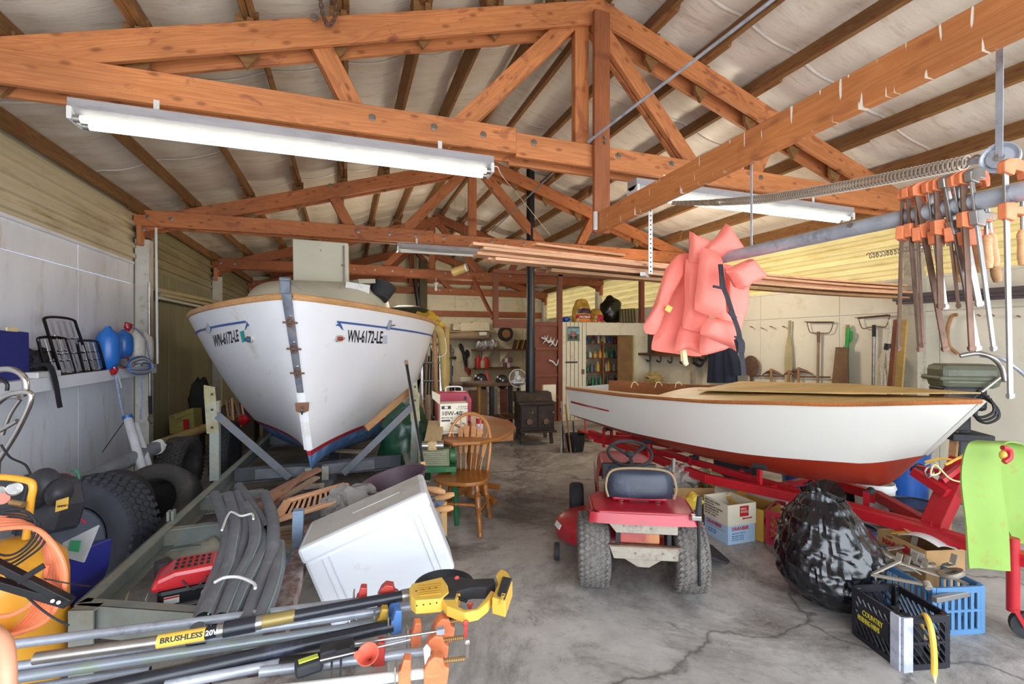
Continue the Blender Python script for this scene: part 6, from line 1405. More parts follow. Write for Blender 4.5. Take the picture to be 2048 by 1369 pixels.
hd([(1800,180),(1850,120),(1910,140),(1935,180),(1970,250),(1900,460),(1760,420),(1830,260)], .065, m_yellow, 'battery_mount')
bt = hd([(1870,215),(1965,235),(1890,450),(1815,400)], .075, m_rubber, 'battery', .004)
T.text('DEWALT', P(640+1850*.1953, 1130+420*.1953, z=.645), (P(640+1905*.1953, 1130+290*.1953, z=.645)-P(640+1850*.1953, 1130+420*.1953, z=.645)), Vector((0,0,1)).cross(P(640+1905*.1953, 1130+290*.1953, z=.645)-P(640+1850*.1953, 1130+420*.1953, z=.645)), .022, m_yellow, w=True)
for x, y in ((985,270),(1055,258),(1120,247),(1188,238),(990,422),(1060,412),(1128,402),(1195,392)): T.part('housing_screw', MB().cyl(P(640+x*.1953, 1130+y*.1953, z=.626), P(640+x*.1953, 1130+y*.1953, z=.63), .0035, n=8), m_blk, w=True)
for k in range(5): hd([(1010+2*k, 290+24*k), (1240, 262+24*k), (1240, 270+24*k), (1010+2*k, 298+24*k)], .004, M('housing_groove', 0xb98f30), 'housing_groove', .029, 0)
T.part('trigger', MB().cyl(P(915, 1196, z=.61), P(933, 1203, z=.61), .007, n=8), m_blk, w=True)
# wrenches, funnel and a second black tool
T = Thing('loppers', 'black and silver lopping tool lying in front of the thick black pipe', 'tool', q(700, 1290, .56))
T.part('jaw_body', MB().bar(q(640, 1310, .56), q(708, 1292, .56), .055, .04), m_rubber, w=True, bevel=.006)
T.part('jaw_window', MB().bar(q(672, 1301, .585), q(700, 1294, .585), .028, .01), m_blk, w=True)
T.part('rod', MB().cyl(q(700, 1290, .57), q(885, 1262, .57), .0045, n=8), m_steel, w=True, smooth=True)
T.part('rod', MB().cyl(q(640, 1322, .57), q(820, 1280, .57), .004, n=8), m_steel, w=True, smooth=True)
T.part('rod_knob', MB().bar(q(872, 1264, .57), q(888, 1261, .57), .022, .02), m_galv, w=True)
T = Thing('red_funnel', 'small red plastic funnel lying on the foreground clamps', 'funnel', q(735, 1312, .57))
T.part('cone', MB().lathe([(.005, -.06), (.008, -.035), (.034, .0), (.037, .0), (.011, -.035), (.008, -.06)], 24, q(735, 1309, .59), ax=(-.2, -.55, .8)), M('salmon_plastic', 0xd86a55, .4), w=True, smooth=40)
T.part('funnel_tab', MB().lathe([(.006, 0), (.012, 0), (.012, .003), (.006, .003)], 12, q(715, 1311, .59), ax=(-.2, -.55, .8)), M('salmon_plastic', 0), w=True)
T = Thing('yellow_black_tool', 'blue-grey tool with a yellow label in front of the loppers', 'tool', q(610, 1335, .52))
T.part('body', MB().bar(q(590, 1340, .53), q(645, 1322, .53), .06, .045), m_rubber, w=True, bevel=.012); T.part('label', MB().bar(q(597, 1325, .56), q(636, 1312, .56), .02, .004), M('lime_label', 0xc3cf4a, .5), w=True)
for x in (662, 680): solo('steel_ruler', 'narrow steel strip standing across the lowest channel', 'strip', MB().bar(q(x, 1372, .5), q(x+2, 1318, .53), .008, .003), m_steel, group='steel strips over the channel')
T = Thing('green_cap_pin', 'small green capped pin at the end of the clamps', 'pin', q(881, 1300, .45)); T.part('cap', MB().cyl(q(880, 1290, .48), q(884, 1306, .47), .012, n=10), M('green_plastic', 0x2f8f62, .4), w=True, smooth=True); T.part('pin', MB().cyl(q(876, 1288, .48), q(874, 1325, .44), .003), m_steel, w=True)
solo('wing_handle', 'long steel wing handle on the lowest clamp', 'handle', MB().prism([(-.008, 0), (.008, 0), (.014, .08), (0, .095), (-.014, .08)], q(856, 1350, .5), (CY, -SY, 0), (0, .3, .95), .006), m_steel, bevel=.002)
T = Thing('frying_pan', 'black round pan behind the head of the pole saw', 'pan', q(888, 1172, .45)); T.part('pan', MB().lathe([(0, -.03), (.11, -.03), (.14, .01), (.145, .01), (.115, -.035), (0, -.036)], 32, q(888, 1172, .46)), m_blk, w=True, smooth=40)
T.part('pan_handle', MB().bar(q(900, 1210, .44), q(902, 1250, .40), .03, .015), m_blk, w=True)
# red engine inside the trailer frame
c = P(370, 1180, t=2.30); 
T = Thing('small_engine', 'small engine with bright red cover standing inside the trailer frame', 'engine', (c.x, c.y, .12), rz=.15)
zt = P(370, 1140, t=2.3).z
m_ered = M('engine_red', 0xc2242c, .3, 0, .05, 4, coat=.4)
T.part('red_cover', MB().prism([(-.13, -.03), (-.11, .03), (-.03, .055), (.14, .055), (.14, -.03)], (0, 0, zt-.12-.02), (1,0,0), (0,0,1), .19), m_ered, bevel=.02)
for i in range(6):
    for j in range(3): T.part('cover_slot', MB().box((-.03+.026*i, -.05+.045*j, zt-.12+.036), (.014, .025, .004)), m_blk)
T.part('blower_housing', MB().box((.02, .0, zt-.12-.09), (.24, .19, .09)), m_blk, bevel=.02); T.part('crankcase', MB().lathe([(.05, -.12), (.1, -.1), (.11, .0), (.06, .04)], 18, (.03, 0, zt-.12-.17)), M('cast_aluminium', 0x9fa2a8, .4, .6, .1, 12, .2), smooth=40)
for k in range(5): T.part('cylinder_fin', MB().box((.05, -.08, zt-.12-.12-.016*k), (.12, .08, .006)), M('cast_aluminium', 0))
T.part('warning_label', MB().box((-.04, -.102, zt-.12-.09), (.06, .002, .035)), m_white_enamel); T.part('warning_label', MB().box((-.14, -.06, zt-.12-.09), (.002, .05, .05)), m_white_enamel)
T.part('label_band', MB().box((-.04, -.104, zt-.12-.078), (.06, .001, .007)), m_ered); T.part('fuel_tank', MB().box((-.09, -.05, zt-.12-.22), (.13, .1, .09)), m_ered, bevel=.02)
T.part('green_cap', MB().cyl((-.09, -.05, zt-.12-.18), (-.09, -.05, zt-.12-.145), .022, n=12), M('green_plastic', 0), smooth=40)
T.part('air_filter', MB().cyl((-.10, .08, zt-.12-.06), (-.10, .08, zt-.12+.03), .035, n=16), m_rubber, smooth=40); T.part('fuel_filter', MB().ball((.10, -.11, zt-.12-.085), (.025, .02, .022)), m_white_enamel, smooth=True)
T.part('pull_cord', MB().tube(spline([Vector((0, -.1, zt-.12-.01)), Vector((.05, -.13, zt-.12-.05)), Vector((.1, -.12, zt-.12+.0))], 5), .004, 5), m_blk, smooth=True)
solo('old_cable', 'thin pale cable running along the inside of the left trailer rail', 'cable', MB().tube(spline([P(248, 1212, z=.2), P(268, 1160, z=.22), P(300, 1120, z=.25), P(345, 1078, z=.3), P(352, 1070, z=.3)], 6), .005, 6), m_webbing, smooth=True)
solo('rolled_tarp', 'dusty rolled canvas lying behind the red engine', 'tarp', MB().tube(spline([P(340, 1100, z=.25), P(375, 1103, z=.28), P(420, 1095, z=.3), P(440, 1080, z=.34)], 5), [.03, .05, .045, .06, .05, .06, .05, .055, .05, .06, .055, .05, .06, .055, .05, .04], 10), M('dusty_canvas', 0xa09a8c, .8, 0, .15, 8, .3), smooth=60)
# compressor
m_cy = M('compressor_yellow', 0xe0a030, .38, 0, .06, 4, .02, .12, 0xb0782a, dscale=5)
c = P(12, 1150, t=2.0)
T = Thing('air_compressor', 'yellow upright air compressor tank with roll cage at the left edge', 'compressor', (c.x, c.y, 0))
T.part('tank', MB().lathe([(0, .10), (.12, .11), (.19, .17), (.2, .25), (.2, .62), (.19, .70), (.13, .77), (0, .80)], 32), m_cy, smooth=40)
T.part('tank_foot', MB().lathe([(.14, 0), (.15, 0), (.15, .14), (.14, .14)], 24), m_blk, smooth=40)
pt = [P(-60, 962, t=1.9), P(0, 955, t=1.9), P(55, 962, t=1.9), P(66, 975, t=1.9), P(62, 1000, t=1.9), P(57, 1040, t=1.9), P(52, 1078, t=1.9)]
T.part('roll_cage', MB().tube(spline(pt, 5), .013, 10), m_cy, w=True, smooth=True); T.part('roll_cage', MB().tube(spline([P(-60, 1045, t=1.88), P(0, 1040, t=1.88), P(54, 1026, t=1.88)], 5), .013, 10), m_cy, w=True, smooth=True)
cp = P(15, 1000, t=1.95); T.part('control_panel', MB().prism([(-.3, -.085), (.075, -.085), (.085, .075), (-.3, .085)], cp, (CY, -SY, 0), (0, .25, .95), .03), M('grey_panel', 0x3a4048, .4, .2), w=True, bevel=.005)
for x, y, r in ((-3, 984, .022), (28, 979, .026)):
    g = P(x, y, t=1.89); T.part('gauge', MB().lathe([(0, .008), (r*.85, .01), (r, .012), (r, 0)], 20, g, ax=(Vector((0,0,HC))-g)), m_chrome, w=True, smooth=40); T.part('gauge_face', MB().lathe([(0, .011), (r*.8, .011)], 20, g, ax=(Vector((0,0,HC))-g)), m_white_enamel, w=True)
g = P(22, 1005, t=1.87); T.part('quick_coupler', MB().cyl(g, g+Vector((.05, -.02, -.01)), .012, n=10), M('brass_screw', 0), w=True, smooth=True); T.part('red_knob', MB().cyl(P(5, 998, t=1.9), P(5, 998, t=1.86), .022, n=14), M('salmon_plastic', 0), w=True, smooth=40)
m_oh = M('orange_air_hose', 0xf0875c, .42, 0, .06, 4)
T = Thing('orange_hose', 'orange air hose coiled over the yellow compressor', 'hose', P(60, 1260, t=1.75))
rs = random.Random(2)
pts = []
for k in range(7):
    o = k*7.5; t_ = 1.86-.018*k
    pts += [P(-60+o*.3, 1030+o, t=t_), P(15+o*.5, 1028+o*.6, t=t_-.02), P(62+o*.55, 1050+o*.4, t=t_-.03), P(92+o*.75, 1110+o*.3, t=t_-.03), P(88+o*.85, 1180+o*.1, t=t_-.02), P(40+o*.9, 1250, t=t_), P(-30, 1290-o*.5, t=t_+.02), P(-90, 1150, t=t_+.05)]
T.part('hose', MB().tube(spline(pts, 5), .0085, 8), m_oh, w=True, smooth=True)
T.part('hose', MB().tube(spline([P(-20, 1235, t=1.76), P(30, 1228, t=1.75), P(75, 1195, t=1.74), P(95, 1130, t=1.74)], 6), .0085, 8), m_oh, w=True, smooth=True)
T = Thing('power_cord', 'black and grey power cord coiled over the yellow compressor', 'cord', P(60, 1100, t=1.75))
pts = []
for k in range(4):
    pts += [P(-50, 1090+k*22, t=1.8), P(10, 1112+k*10, t=1.77), P(50, 1095+k*8, t=1.75), P(72+k*5, 1058+k*10, t=1.74), P(60+k*8, 1028+k*9, t=1.76), P(20, 1020+k*5, t=1.8), P(-60, 1050, t=1.82)]
T.part('cord', MB().tube(spline(pts, 5), .0042, 6), m_rubber, w=True, smooth=True)
T.part('cord', MB().tube(spline([P(10, 1150, t=1.74), P(60, 1200, t=1.72), P(100, 1232, t=1.72), P(138, 1252, t=1.75)], 5), .0042, 6), m_rubber, w=True, smooth=True)
T = Thing('black_arm_rack', 'black folding metal arms crossing in front of the compressor', 'rack', P(140, 1215, t=1.68))
for a, b in (((-40, 1112), (143, 1205)), ((-40, 1155), (136, 1208))): T.part('arm', MB().bar(P(*a, t=1.66), P(*b, t=1.70), .028, .028), m_blk, w=True, bevel=.003)
for x, y in ((105, 1203), (117, 1206)): T.part('arm_bolt', MB().cyl(P(x, y, t=1.67), P(x, y, t=1.66), .006, n=8), m_chrome, w=True)
T.part('link_plate', MB().bar(P(35, 1165, t=1.65), P(88, 1132, t=1.65), .004, .02), m_blk, w=True)
T.part('wire', MB().tube(spline([P(88, 1158, t=1.66), P(140, 1168, t=1.68), P(180, 1173, t=1.8)], 5), .0025, 5), m_blk, w=True)
T = Thing('orange_tube', 'bent orange painted tube poking in at the bottom left corner', 'tube', P(10, 1380, t=1.25)); T.part('tube', MB().tube(spline([P(-60, 1240, t=1.3), P(-15, 1262, t=1.28), P(10, 1290, t=1.25), P(16, 1340, t=1.22), P(16, 1420, t=1.2)], 6), .018, 12), M('faded_orange_paint', 0xe0a080, .5, 0, .1, 8, .05, .3, 0xd07a4a), w=True, smooth=True)
# black tool bag, blue bin, chrome trolley
m_case = M('black_case', 0x30323a, .5, 0, .15, 8, .1)
c = P(112, 1000, t=2.35)
T = Thing('black_tool_case', 'dusty black moulded case with a yellow badge on the wheel beside the compressor', 'case', c-Vector((0, 0, .12)))
T.part('case', MB().prism([(-.18, -.10), (.06, -.16), (.09, -.02), (.05, .10), (-.05, .13), (-.16, .08)], c, (CY, -SY, 0), (0, .2, 1), .18), m_case, w=True, bevel=.03)
for k, (x, y, rx) in enumerate(((62, 985, .07), (88, 972, .065), (118, 985, .05))): T.part('case_lobe', MB().ball(P(x, y, t=2.25), (rx, .07, rx*1.3), 14, 10), m_case, w=True, smooth=True)
bd = T.part('yellow_badge', MB().prism([(-.028, -.03), (.026, -.022), (.028, .03), (-.026, .022)], P(124, 1010, t=2.17), (CY, -SY, .15), (0, .1, 1), .006), m_yellow, w=True)
T.text('DEWALT', P(115, 1016, t=2.16), (CY, -SY, .15), (0, .1, 1), .012, m_blk, w=True, parent=bd)
T = Thing('blue_bin', 'dark blue plastic bin standing before the big truck wheel', 'bin', (P(145, 1190, z=.0).x, 2.55, .0))
m_bb = M('navy_plastic', 0x2b2f86, .4, 0, .08, 6)
c = P(142, 1140, t=2.42); T.part('body', MB().prism([(-.13, -.16), (.05, -.16), (.09, -.02), (.10, .12), (-.02, .10), (-.13, .04)], c, (CY, -SY, 0), (0, .1, 1), .26), m_bb, w=True, bevel=.008)
T.part('grey_insert', MB().prism([(-.06, -.14), (.03, -.10), (.055, .05), (-.04, .02)], c-Vector((SY, CY, 0))*.135, (CY, -SY, 0), (0, .1, 1), .01), M('grey_grille', 0x8d93a8, .5), w=True)
solo('bin_stand', 'low dark wooden block under the dark blue bin', 'block', MB().box((c.x, c.y+.02, c.z-.165-.06), (.24, .26, .12)), m_oldwood)
T = Thing('instruction_book', 'grey instruction booklet with a green picture leaning in the blue bin', 'booklet', P(150, 1095, t=2.3))
T.part('cover', MB().prism([(-.07, -.05), (.05, -.08), (.10, .09), (-.06, .01)], P(152, 1090, t=2.3), (CY, -SY, 0), (0, .3, 1), .012), M('grey_booklet', 0xaab0b4, .5), w=True)
T.part('green_picture', MB().prism([(-.028, -.022), (.022, -.03), (.026, .022), (-.024, .024)], P(150, 1092, t=2.285), (CY, -SY, 0), (0, .3, 1), .003), M('green_plastic', 0), w=True)
T = Thing('chrome_trolley', 'chrome tube trolley handle standing at the left edge below the shelf', 'trolley', P(10, 900, t=2.9))
ch = lambda L, t, r=.013: MB().tube(spline([P(x, y, t=t) for x, y in L], 6), r, 10)
T.part('handle_loop', ch([(-60, 760), (-10, 742), (25, 740), (48, 755), (52, 780), (46, 790)], 2.6, .016), m_chrome, w=True, smooth=True)
T.part('frame_tube', ch([(-40, 830), (0, 800), (25, 788), (55, 785), (62, 795), (55, 820), (30, 870), (-5, 925)], 2.55, .014), m_chrome, w=True, smooth=True)
T.part('frame_tube', ch([(-40, 850), (5, 800), (38, 795)], 2.62, .012), m_chrome, w=True, smooth=True); T.part('cross_tube', MB().cyl(P(0, 862, t=2.56), P(35, 842, t=2.56), .012), m_chrome, w=True, smooth=True)
T.part('inner_tube', ch([(40, 800), (20, 830), (5, 870)], 2.58, .010), m_chrome, w=True, smooth=True); T.part('hook', ch([(-30, 740), (0, 758), (14, 768), (14, 782)], 2.6, .009), m_black, w=True, smooth=True)
T.part('brake_cable', ch([(2, 890), (20, 915), (50, 930), (62, 950), (80, 980)], 2.3, .005), m_blk, w=True, smooth=True)
T.part('trolley_leg', MB().cyl(P(-5, 925, t=2.55), Vector((P(-5, 925, t=2.55).x-.05, P(-5, 925, t=2.55).y, 0)), .014), m_chrome, w=True, smooth=True)
# masts and tubes
T = Thing('grey_mast', 'thick dusty grey mast lying over the wheels with rope round its end', 'mast', P(240, 930, t=3.6))
a, b = P(120, 985, t=3.35), P(318, 893, t=4.6); T.part('spar', MB().cyl(a, b, .062, n=18), M('dusty_grey_spar', 0x7d7f84, .55, .2, .12, 6, .05, .3, 0x5f5c58), w=True, smooth=True)
T.part('rope_wrap', MB().tube(spline([b+Vector((.06*math.cos(k*1.3), -.02*k*.3, .065*math.sin(k*1.3))) for k in range(16)], 4), .007, 6), m_white_enamel, w=True, smooth=True)
T.part('spar_cap', MB().cyl(b, b+(b-a).normalized()*.03, .05), m_blk, w=True)
T = Thing('tan_boom', 'tan wooden boom running back from the grey mast under the boat trailer', 'boom', P(370, 870, t=5.5))
a, b = P(305, 893, t=5.0), P(430, 850, t=5.9); T.part('spar', MB().cyl(a, b+(b-a)*.5, .05, n=14), M('tan_spar', 0x9c8350, .45, 0, .12, 5), w=True, smooth=True); T.part('red_tie', MB().tube([a.lerp(b, .72)+Vector((.0, .055*math.cos(t), .055*math.sin(t))) for t in [k*PI/5 for k in range(10)]], .008, 5, closed=True), m_red, w=True)
T.part('trestle', MB().bar(P(335, 880, t=5.05), Vector((P(335, 880, t=5.05).x, P(335, 880, t=5.05).y, 0)), .08, .08), m_greywood, w=True)
T = Thing('aluminium_tube', 'left of two aluminium tubes with a blue cap leaning by the wall post', 'tube', P(272, 945, t=4.6)); T.part('tube', MB().cyl(P(256, 838, t=4.45), P(287, 948, t=4.1), .036, n=14), M('bright_aluminium', 0xd0d2d6, .35, .2), w=True, smooth=True); T.part('blue_cap', MB().cyl(P(254, 831, t=4.45), P(257, 842, t=4.45), .041, n=14), M('blue_drum_plastic', 0), w=True, smooth=True)
T = Thing('aluminium_tube', 'right of two aluminium tubes leaning by the wall post', 'tube', P(290, 945, t=4.6)); T.part('tube', MB().cyl(P(271, 850, t=4.5), P(300, 945, t=4.2), .033, n=14), M('bright_aluminium', 0), w=True, smooth=True)
solo('red_rope', 'thin red cord tied from the mast down to the truck wheel', 'rope', MB().tube(spline([P(122, 948, t=2.95), P(140, 952, t=2.9), P(152, 975, t=2.86), P(150, 1010, t=2.85), P(160, 1035, t=2.85), P(172, 1048, t=2.85)], 6), .006, 6), M('red_cord', 0xa8203a, .7), smooth=True)
solo('green_rope', 'short green cord tied round the grey mast', 'rope', MB().tube(spline([P(138, 945, t=3.0), P(150, 940, t=2.96), P(158, 952, t=2.94), P(158, 968, t=2.94)], 5), .005, 6), M('green_plastic', 0), smooth=True)
# lumber, shutter, cloth, tub and hand tools under the bow
gw = [((520, 1000), (640, 938), .09, 'pinkish board lying under the boat bow, left'), ((545, 1010), (612, 945), .05, 'narrow brown board slanting beneath the boat bow'), ((470, 1050), (560, 985), .08, 'brown board between the hoses and the trailer upright'), ((560, 1000), (635, 955), .06, 'grey weathered board under the left brace'), ((640, 900), (735, 905), .10, 'tan board lying flat beneath the blue bottom of the boat')]
for a, b, wd, lb in gw:
    A_, B_ = P(*a, z=.44), P(*b, z=.50); T = Thing('loose_board', lb, 'board', A_); T.board('plank', A_, B_, wd, .02, wood('pinkish_lumber', 0xa97e66, 0x8a6250, .7, .1) if 'pink' in lb or 'brown' in lb else m_greywood)
T = Thing('slatted_shutter', 'wooden louvred shutter lying between the hoses and the white box', 'shutter', P(600, 1020, z=.5))
s0, s1, s2, s3 = P(550, 1042, z=.52), P(700, 995, z=.56), P(575, 1003, z=.54), P(690, 970, z=.58)
T.board('frame_rail', s0, s1, .05, .025, m_plainwood); T.board('frame_rail', s2, s3, .05, .025, m_plainwood); T.board('frame_rail', s0, s2, .05, .024, m_plainwood); T.board('frame_rail', s1, s3, .05, .024, m_plainwood)
for k in range(11):
    u = (k+.8)/12; T.part('slat', MB().bar(s0.lerp(s1, u), s2.lerp(s3, u), .016, .006), m_plainwood, w=True)
T.part('backing', MB().add([s0-Vector((0,0,.02)), s1-Vector((0,0,.02)), s3-Vector((0,0,.02)), s2-Vector((0,0,.02))], [(0,1,2,3)]), m_blk, w=True)
T = Thing('plank_pile', 'pile of short brown planks under the shutter, behind the hoses', 'planks', P(580, 1060, z=.2))
for k in range(5): T.board('plank', P(556-2*k, 1052+9*k, z=.46-.05*k), P(605, 1045+9*k, z=.46-.05*k), .14, .03, m_oldwood if k % 2 else m_greywood)
T = Thing('blue_post', 'short blue-grey rusty steel post left of the white box', 'post', P(592, 1115, z=.3))
T.part('post', MB().bar(P(594, 1112, t=2.75), P(597, 1020, t=2.75), .06, .06, up=(0,1,0)), M('blue_grey_post', 0x75899f, .5, .1, .1, 6, .1, .4, 0x6b4a3a, dscale=9), w=True, bevel=.004); T.part('foot_beam', MB().bar(P(560, 1122, t=2.72), P(640, 1112, t=2.8), .06, .05), M('blue_grey_post', 0), w=True)
T = Thing('grey_cloth', 'crumpled grey dust sheet behind the white box', 'cloth', P(690, 1010, z=.5)); crumple(T, P(700, 1000, t=3.3), (.17, .10, .08), M('grey_fabric', 0x8a8684, .9, 0, .2, 8, .3), 30, 36, 20, 'cloth', .3); crumple(T, P(668, 1012, t=3.2), (.08, .07, .06), M('grey_fabric', 0), 33, name='cloth', amp=.4)
T = Thing('plum_tub', 'large shallow plum-coloured plastic tub behind the white box', 'tub', P(790, 985, t=3.5))
tc_ = P(790, 975, t=3.55); T.part('tub', MB(Matrix.Translation(tc_) @ Matrix.Rotation(-.25, 4, 'Y')).lathe([(0, -.07), (.20, -.07), (.25, .065), (.262, .068), (.262, .075), (.245, .075), (.195, -.06), (0, -.06)], 40), M('plum_plastic', 0x5a4552, .5, 0, .12, 4, .03, .2, 0x3c3038), w=True, smooth=40)
for k, (a, b, mt, lb) in enumerate((((842, 975), (880, 983), m_handle, 'uppermost tool with a turned wooden handle beside the white box'), ((860, 1000), (900, 991), m_handle, 'second wooden-handled tool beside the white box'), ((855, 1022), (902, 1017), m_handle, 'third wooden-handled tool beside the white box'), ((850, 963), (875, 967), m_steel, 'thin steel tool above the wooden handles'))):
    A_, B_ = P(*a, t=3.25), P(*b, t=3.2); T = Thing('hand_tool', lb, 'tool', A_); d_ = B_-A_
    T.part('shaft', MB().cyl(A_-d_*.5, A_+d_*.4, .008), m_steel, w=True, smooth=True)
    if k < 3: T.part('handle', MB().lathe([(0, 0), (.016, .003), (.018, .03), (.024, .06), (.022, .11), (.014, .14), (0, .142)], 14, A_+d_*.3, ax=d_), mt, w=True, smooth=True)
T = Thing('grey_glove', 'crumpled grey-blue work glove among the wooden-handled tools', 'glove', P(870, 1010, t=3.3)); crumple(T, P(866, 1006, t=3.3), (.07, .05, .045), M('glove_blue', 0x6d7486, .9), 41, name='glove', amp=.4)
for k in range(3): T.part('finger', MB().tube(spline([P(868, 1004+6*k, t=3.28), P(878, 1008+6*k, t=3.26), P(884, 1018+4*k, t=3.25)], 3), .014, 8), M('glove_blue', 0), w=True, smooth=True)
solo('tool_trestle', 'cardboard box under the hand tools', 'box', MB().box((P(845, 1000, t=3.4).x, P(845, 1000, t=3.4).y+.02, .24), (.28, .24, .48), rot=(0, 0, .3)), m_kraft)
T = Thing('black_ring_handle', 'black looped metal handle standing right of the white box', 'handle', P(890, 1150, t=2.9)); T.part('loop', MB().tube(spline([P(868, 1150, t=2.9), P(870, 1100, t=2.9), P(878, 1073, t=2.9), P(890, 1078, t=2.88), P(897, 1110, t=2.86), P(897, 1160, t=2.84)], 6), .014, 8), m_blk, w=True, smooth=True)
solo('pan_lid', 'old glass pan lid with steel rim peeking out right of the white box', 'lid', MB().lathe([(0, .02), (.06, .015), (.1, 0), (.105, 0), (.105, -.006), (.1, -.006), (0, .012)], 28, P(862, 1052, t=3.1), ax=(.5, -.8, .2)), m_dplate, smooth=40)
# ---------------------------------------------------------------- left wall shelf and what stands on it
def L_(px, py, X=-2.42): return P(px, py, X=X)
T = Thing('wall_shelf', 'long white shelf fixed along the left wall', 'shelf', (-2.4, 4.5, 1.25))
T.part('shelf_board', MB().box((-2.40, 4.6, 1.345), (.22, 5.2, .02)), m_white_wall, w=True, bevel=.002)
T.part('fascia', MB().box((-2.295, 4.6, 1.30), (.02, 5.2, .11)), m_white_wall, w=True, bevel=.003)
SZ = 1.356
def sp(px, X=-2.4, z=SZ): r = ray(px, 700); t = X/r.x; return Vector((X, r.y*t, z))
a, b = sp(-30), sp(52)
T = Thing('blue_flat_case', 'flat royal-blue case standing on the left wall shelf at the picture edge', 'case', (a+b)/2)
T.part('case', MB().prism([(-.1, 0), ((b-a).length, 0), ((b-a).length-.12, .37), (-.1, .38)], a, (b-a), (.15, 0, 1), .05), M('royal_blue_cloth', 0x2c2f7c, .75, 0, .06, 20), w=True, bevel=.006)
T.part('tape_scrap', MB().box(P(24, 662, X=-2.33), (.01, .12, .05)), m_webbing, w=True)
# luggage racks
m_rack = M('black_chrome', 0x2c2828, .2, .75, .15)
def rack(label, x0, x1, h, lean, bars, z0=SZ):
    a, b = sp(x0, -2.32), sp(x1, -2.32); L = (b-a).length; T = Thing('luggage_rack', label, 'luggage rack', a, group='luggage racks on the shelf')
    e = (b-a).normalized(); u = (Vector((-.12, 0, 1))-e*lean).normalized(); f = lambda s, t: a+e*(L*s)+u*(h*t)+Vector((0, 0, .01))
    T.part('frame', MB().tube(spline([f(0, 0), f(.02, .8), f(.12, .98), f(.88, .98), f(.98, .8), f(1, 0)], 5), .012, 8, closed=True), m_rack, w=True, smooth=True)
    for k in range(bars):
        s = (k+1)/(bars+1); T.part('bar', MB().cyl(f(s, .02), f(s, .94), .0085, n=8), m_chrome, w=True, smooth=True)
    for t_ in (.35, .62): T.part('cross_bar', MB().cyl(f(.02, t_), f(.98, t_), .006, n=8), m_rack, w=True, smooth=True)
    return T
rack('tall black and chrome luggage rack in the middle of the left shelf', 122, 182, .52, .30, 4)
rack('low wide luggage rack on the left, in front of the tall one', 95, 150, .33, .22, 3)
rack('low luggage rack right of the tall one, next to the blue fender', 168, 210, .30, .22, 3)
T = Thing('black_belt', 'black webbing belt hanging over the front of the left shelf', 'belt', P(100, 745, X=-2.28))
T.part('belt', MB().grid(lambda a, b: spline([P(62, 733, X=-2.32), P(85, 728, X=-2.28), P(102, 735, X=-2.25), P(112, 765, X=-2.26), P(118, 800, X=-2.26), P(121, 816, X=-2.27)], 5)[round(a*25)]+Vector((0, .07*(b-.5), .02*(b-.5)*(1-a))), 25, 2, th=.006), m_strap, w=True, smooth=True)
solo('white_holder', 'small white plastic holder on the left shelf beside the blue case', 'holder', MB().box(sp(82, -2.33)+Vector((0, 0, .025)), (.12, .32, .05)), m_white_enamel, bevel=.008)
T = Thing('black_bag', 'small black strap pouch between the blue case and the luggage racks', 'pouch', sp(72)); crumple(T, sp(78)+Vector((0, 0, .12)), (.05, .14, .11), m_strap, 77, name='pouch', amp=.15)
# fenders
m_fb = M('fender_blue', 0x2b6fc4, .3, 0, .08, 5, .02, .12, 0x6f93c0, dscale=6); m_fw = M('fender_cream', 0xd6d0c4, .4, 0, .05, 5, .05, .15, 0xb0a48c)
def fender(label, px, py0, py1, w_, mt, X=-2.33, tip=0):
    a, b = P(px, py1, X=X), P(px+tip, py0, X=X); L = (b-a).length; r = w_/2; T = Thing('boat_fender', label, 'boat fender', a, group='boat fenders on the shelf')
    T.part('body', MB().lathe([(0, 0), (r*.45, .004), (r*.5, L*.05), (r*.85, L*.12), (r, L*.25), (r*1.02, L*.5), (r, L*.75), (r*.8, L*.88), (r*.4, L*.95), (r*.3, L), (0, L)], 20, a, ax=b-a), mt, w=True, smooth=50)
    T.part('fender_eye', MB().cyl(b-Vector((0, r*.3, 0)), b+Vector((0, r*.3, .0)), r*.18), mt, w=True, smooth=True)
    return T
fender('blue boat fender standing at the front of the left shelf', 216, 656, 740, .20, m_fb)
fender('smaller blue fender half hidden behind the larger one', 247, 662, 718, .18, m_fb, X=-2.38)
fender('cream boat fender right behind the small blue one', 256, 664, 740, .17, m_fw, X=-2.42, tip=8)
fender('cream boat fender in the middle of the white ones', 273, 662, 734, .17, m_fw, X=-2.32)
fender('cream boat fender nearest the wall post', 291, 666, 732, .16, m_fw, X=-2.30)
m_rope = M('blue_fleck_rope', 0x9aa4c4, .8, 0, .35, 60); m_cr = M('cream_rope', 0xd8cfb4, .8, 0, .15, 40)
T = Thing('rope_coil', 'coil of cream rope hung at the post end of the left shelf', 'rope', P(280, 745, X=-2.25))
for k in range(7):
    T.part('rope_loop', MB().tube(spline([P(260+k*2, 722+k, X=-2.2-.01*k), P(284, 714+k*2, X=-2.2), P(305-k, 728, X=-2.2), P(298, 745-k, X=-2.2), P(272, 748-k, X=-2.18), P(258, 738, X=-2.18)], 4, closed=True), .012, 6, closed=True), m_cr if k % 3 else M('fender_blue', 0), w=True, smooth=True)
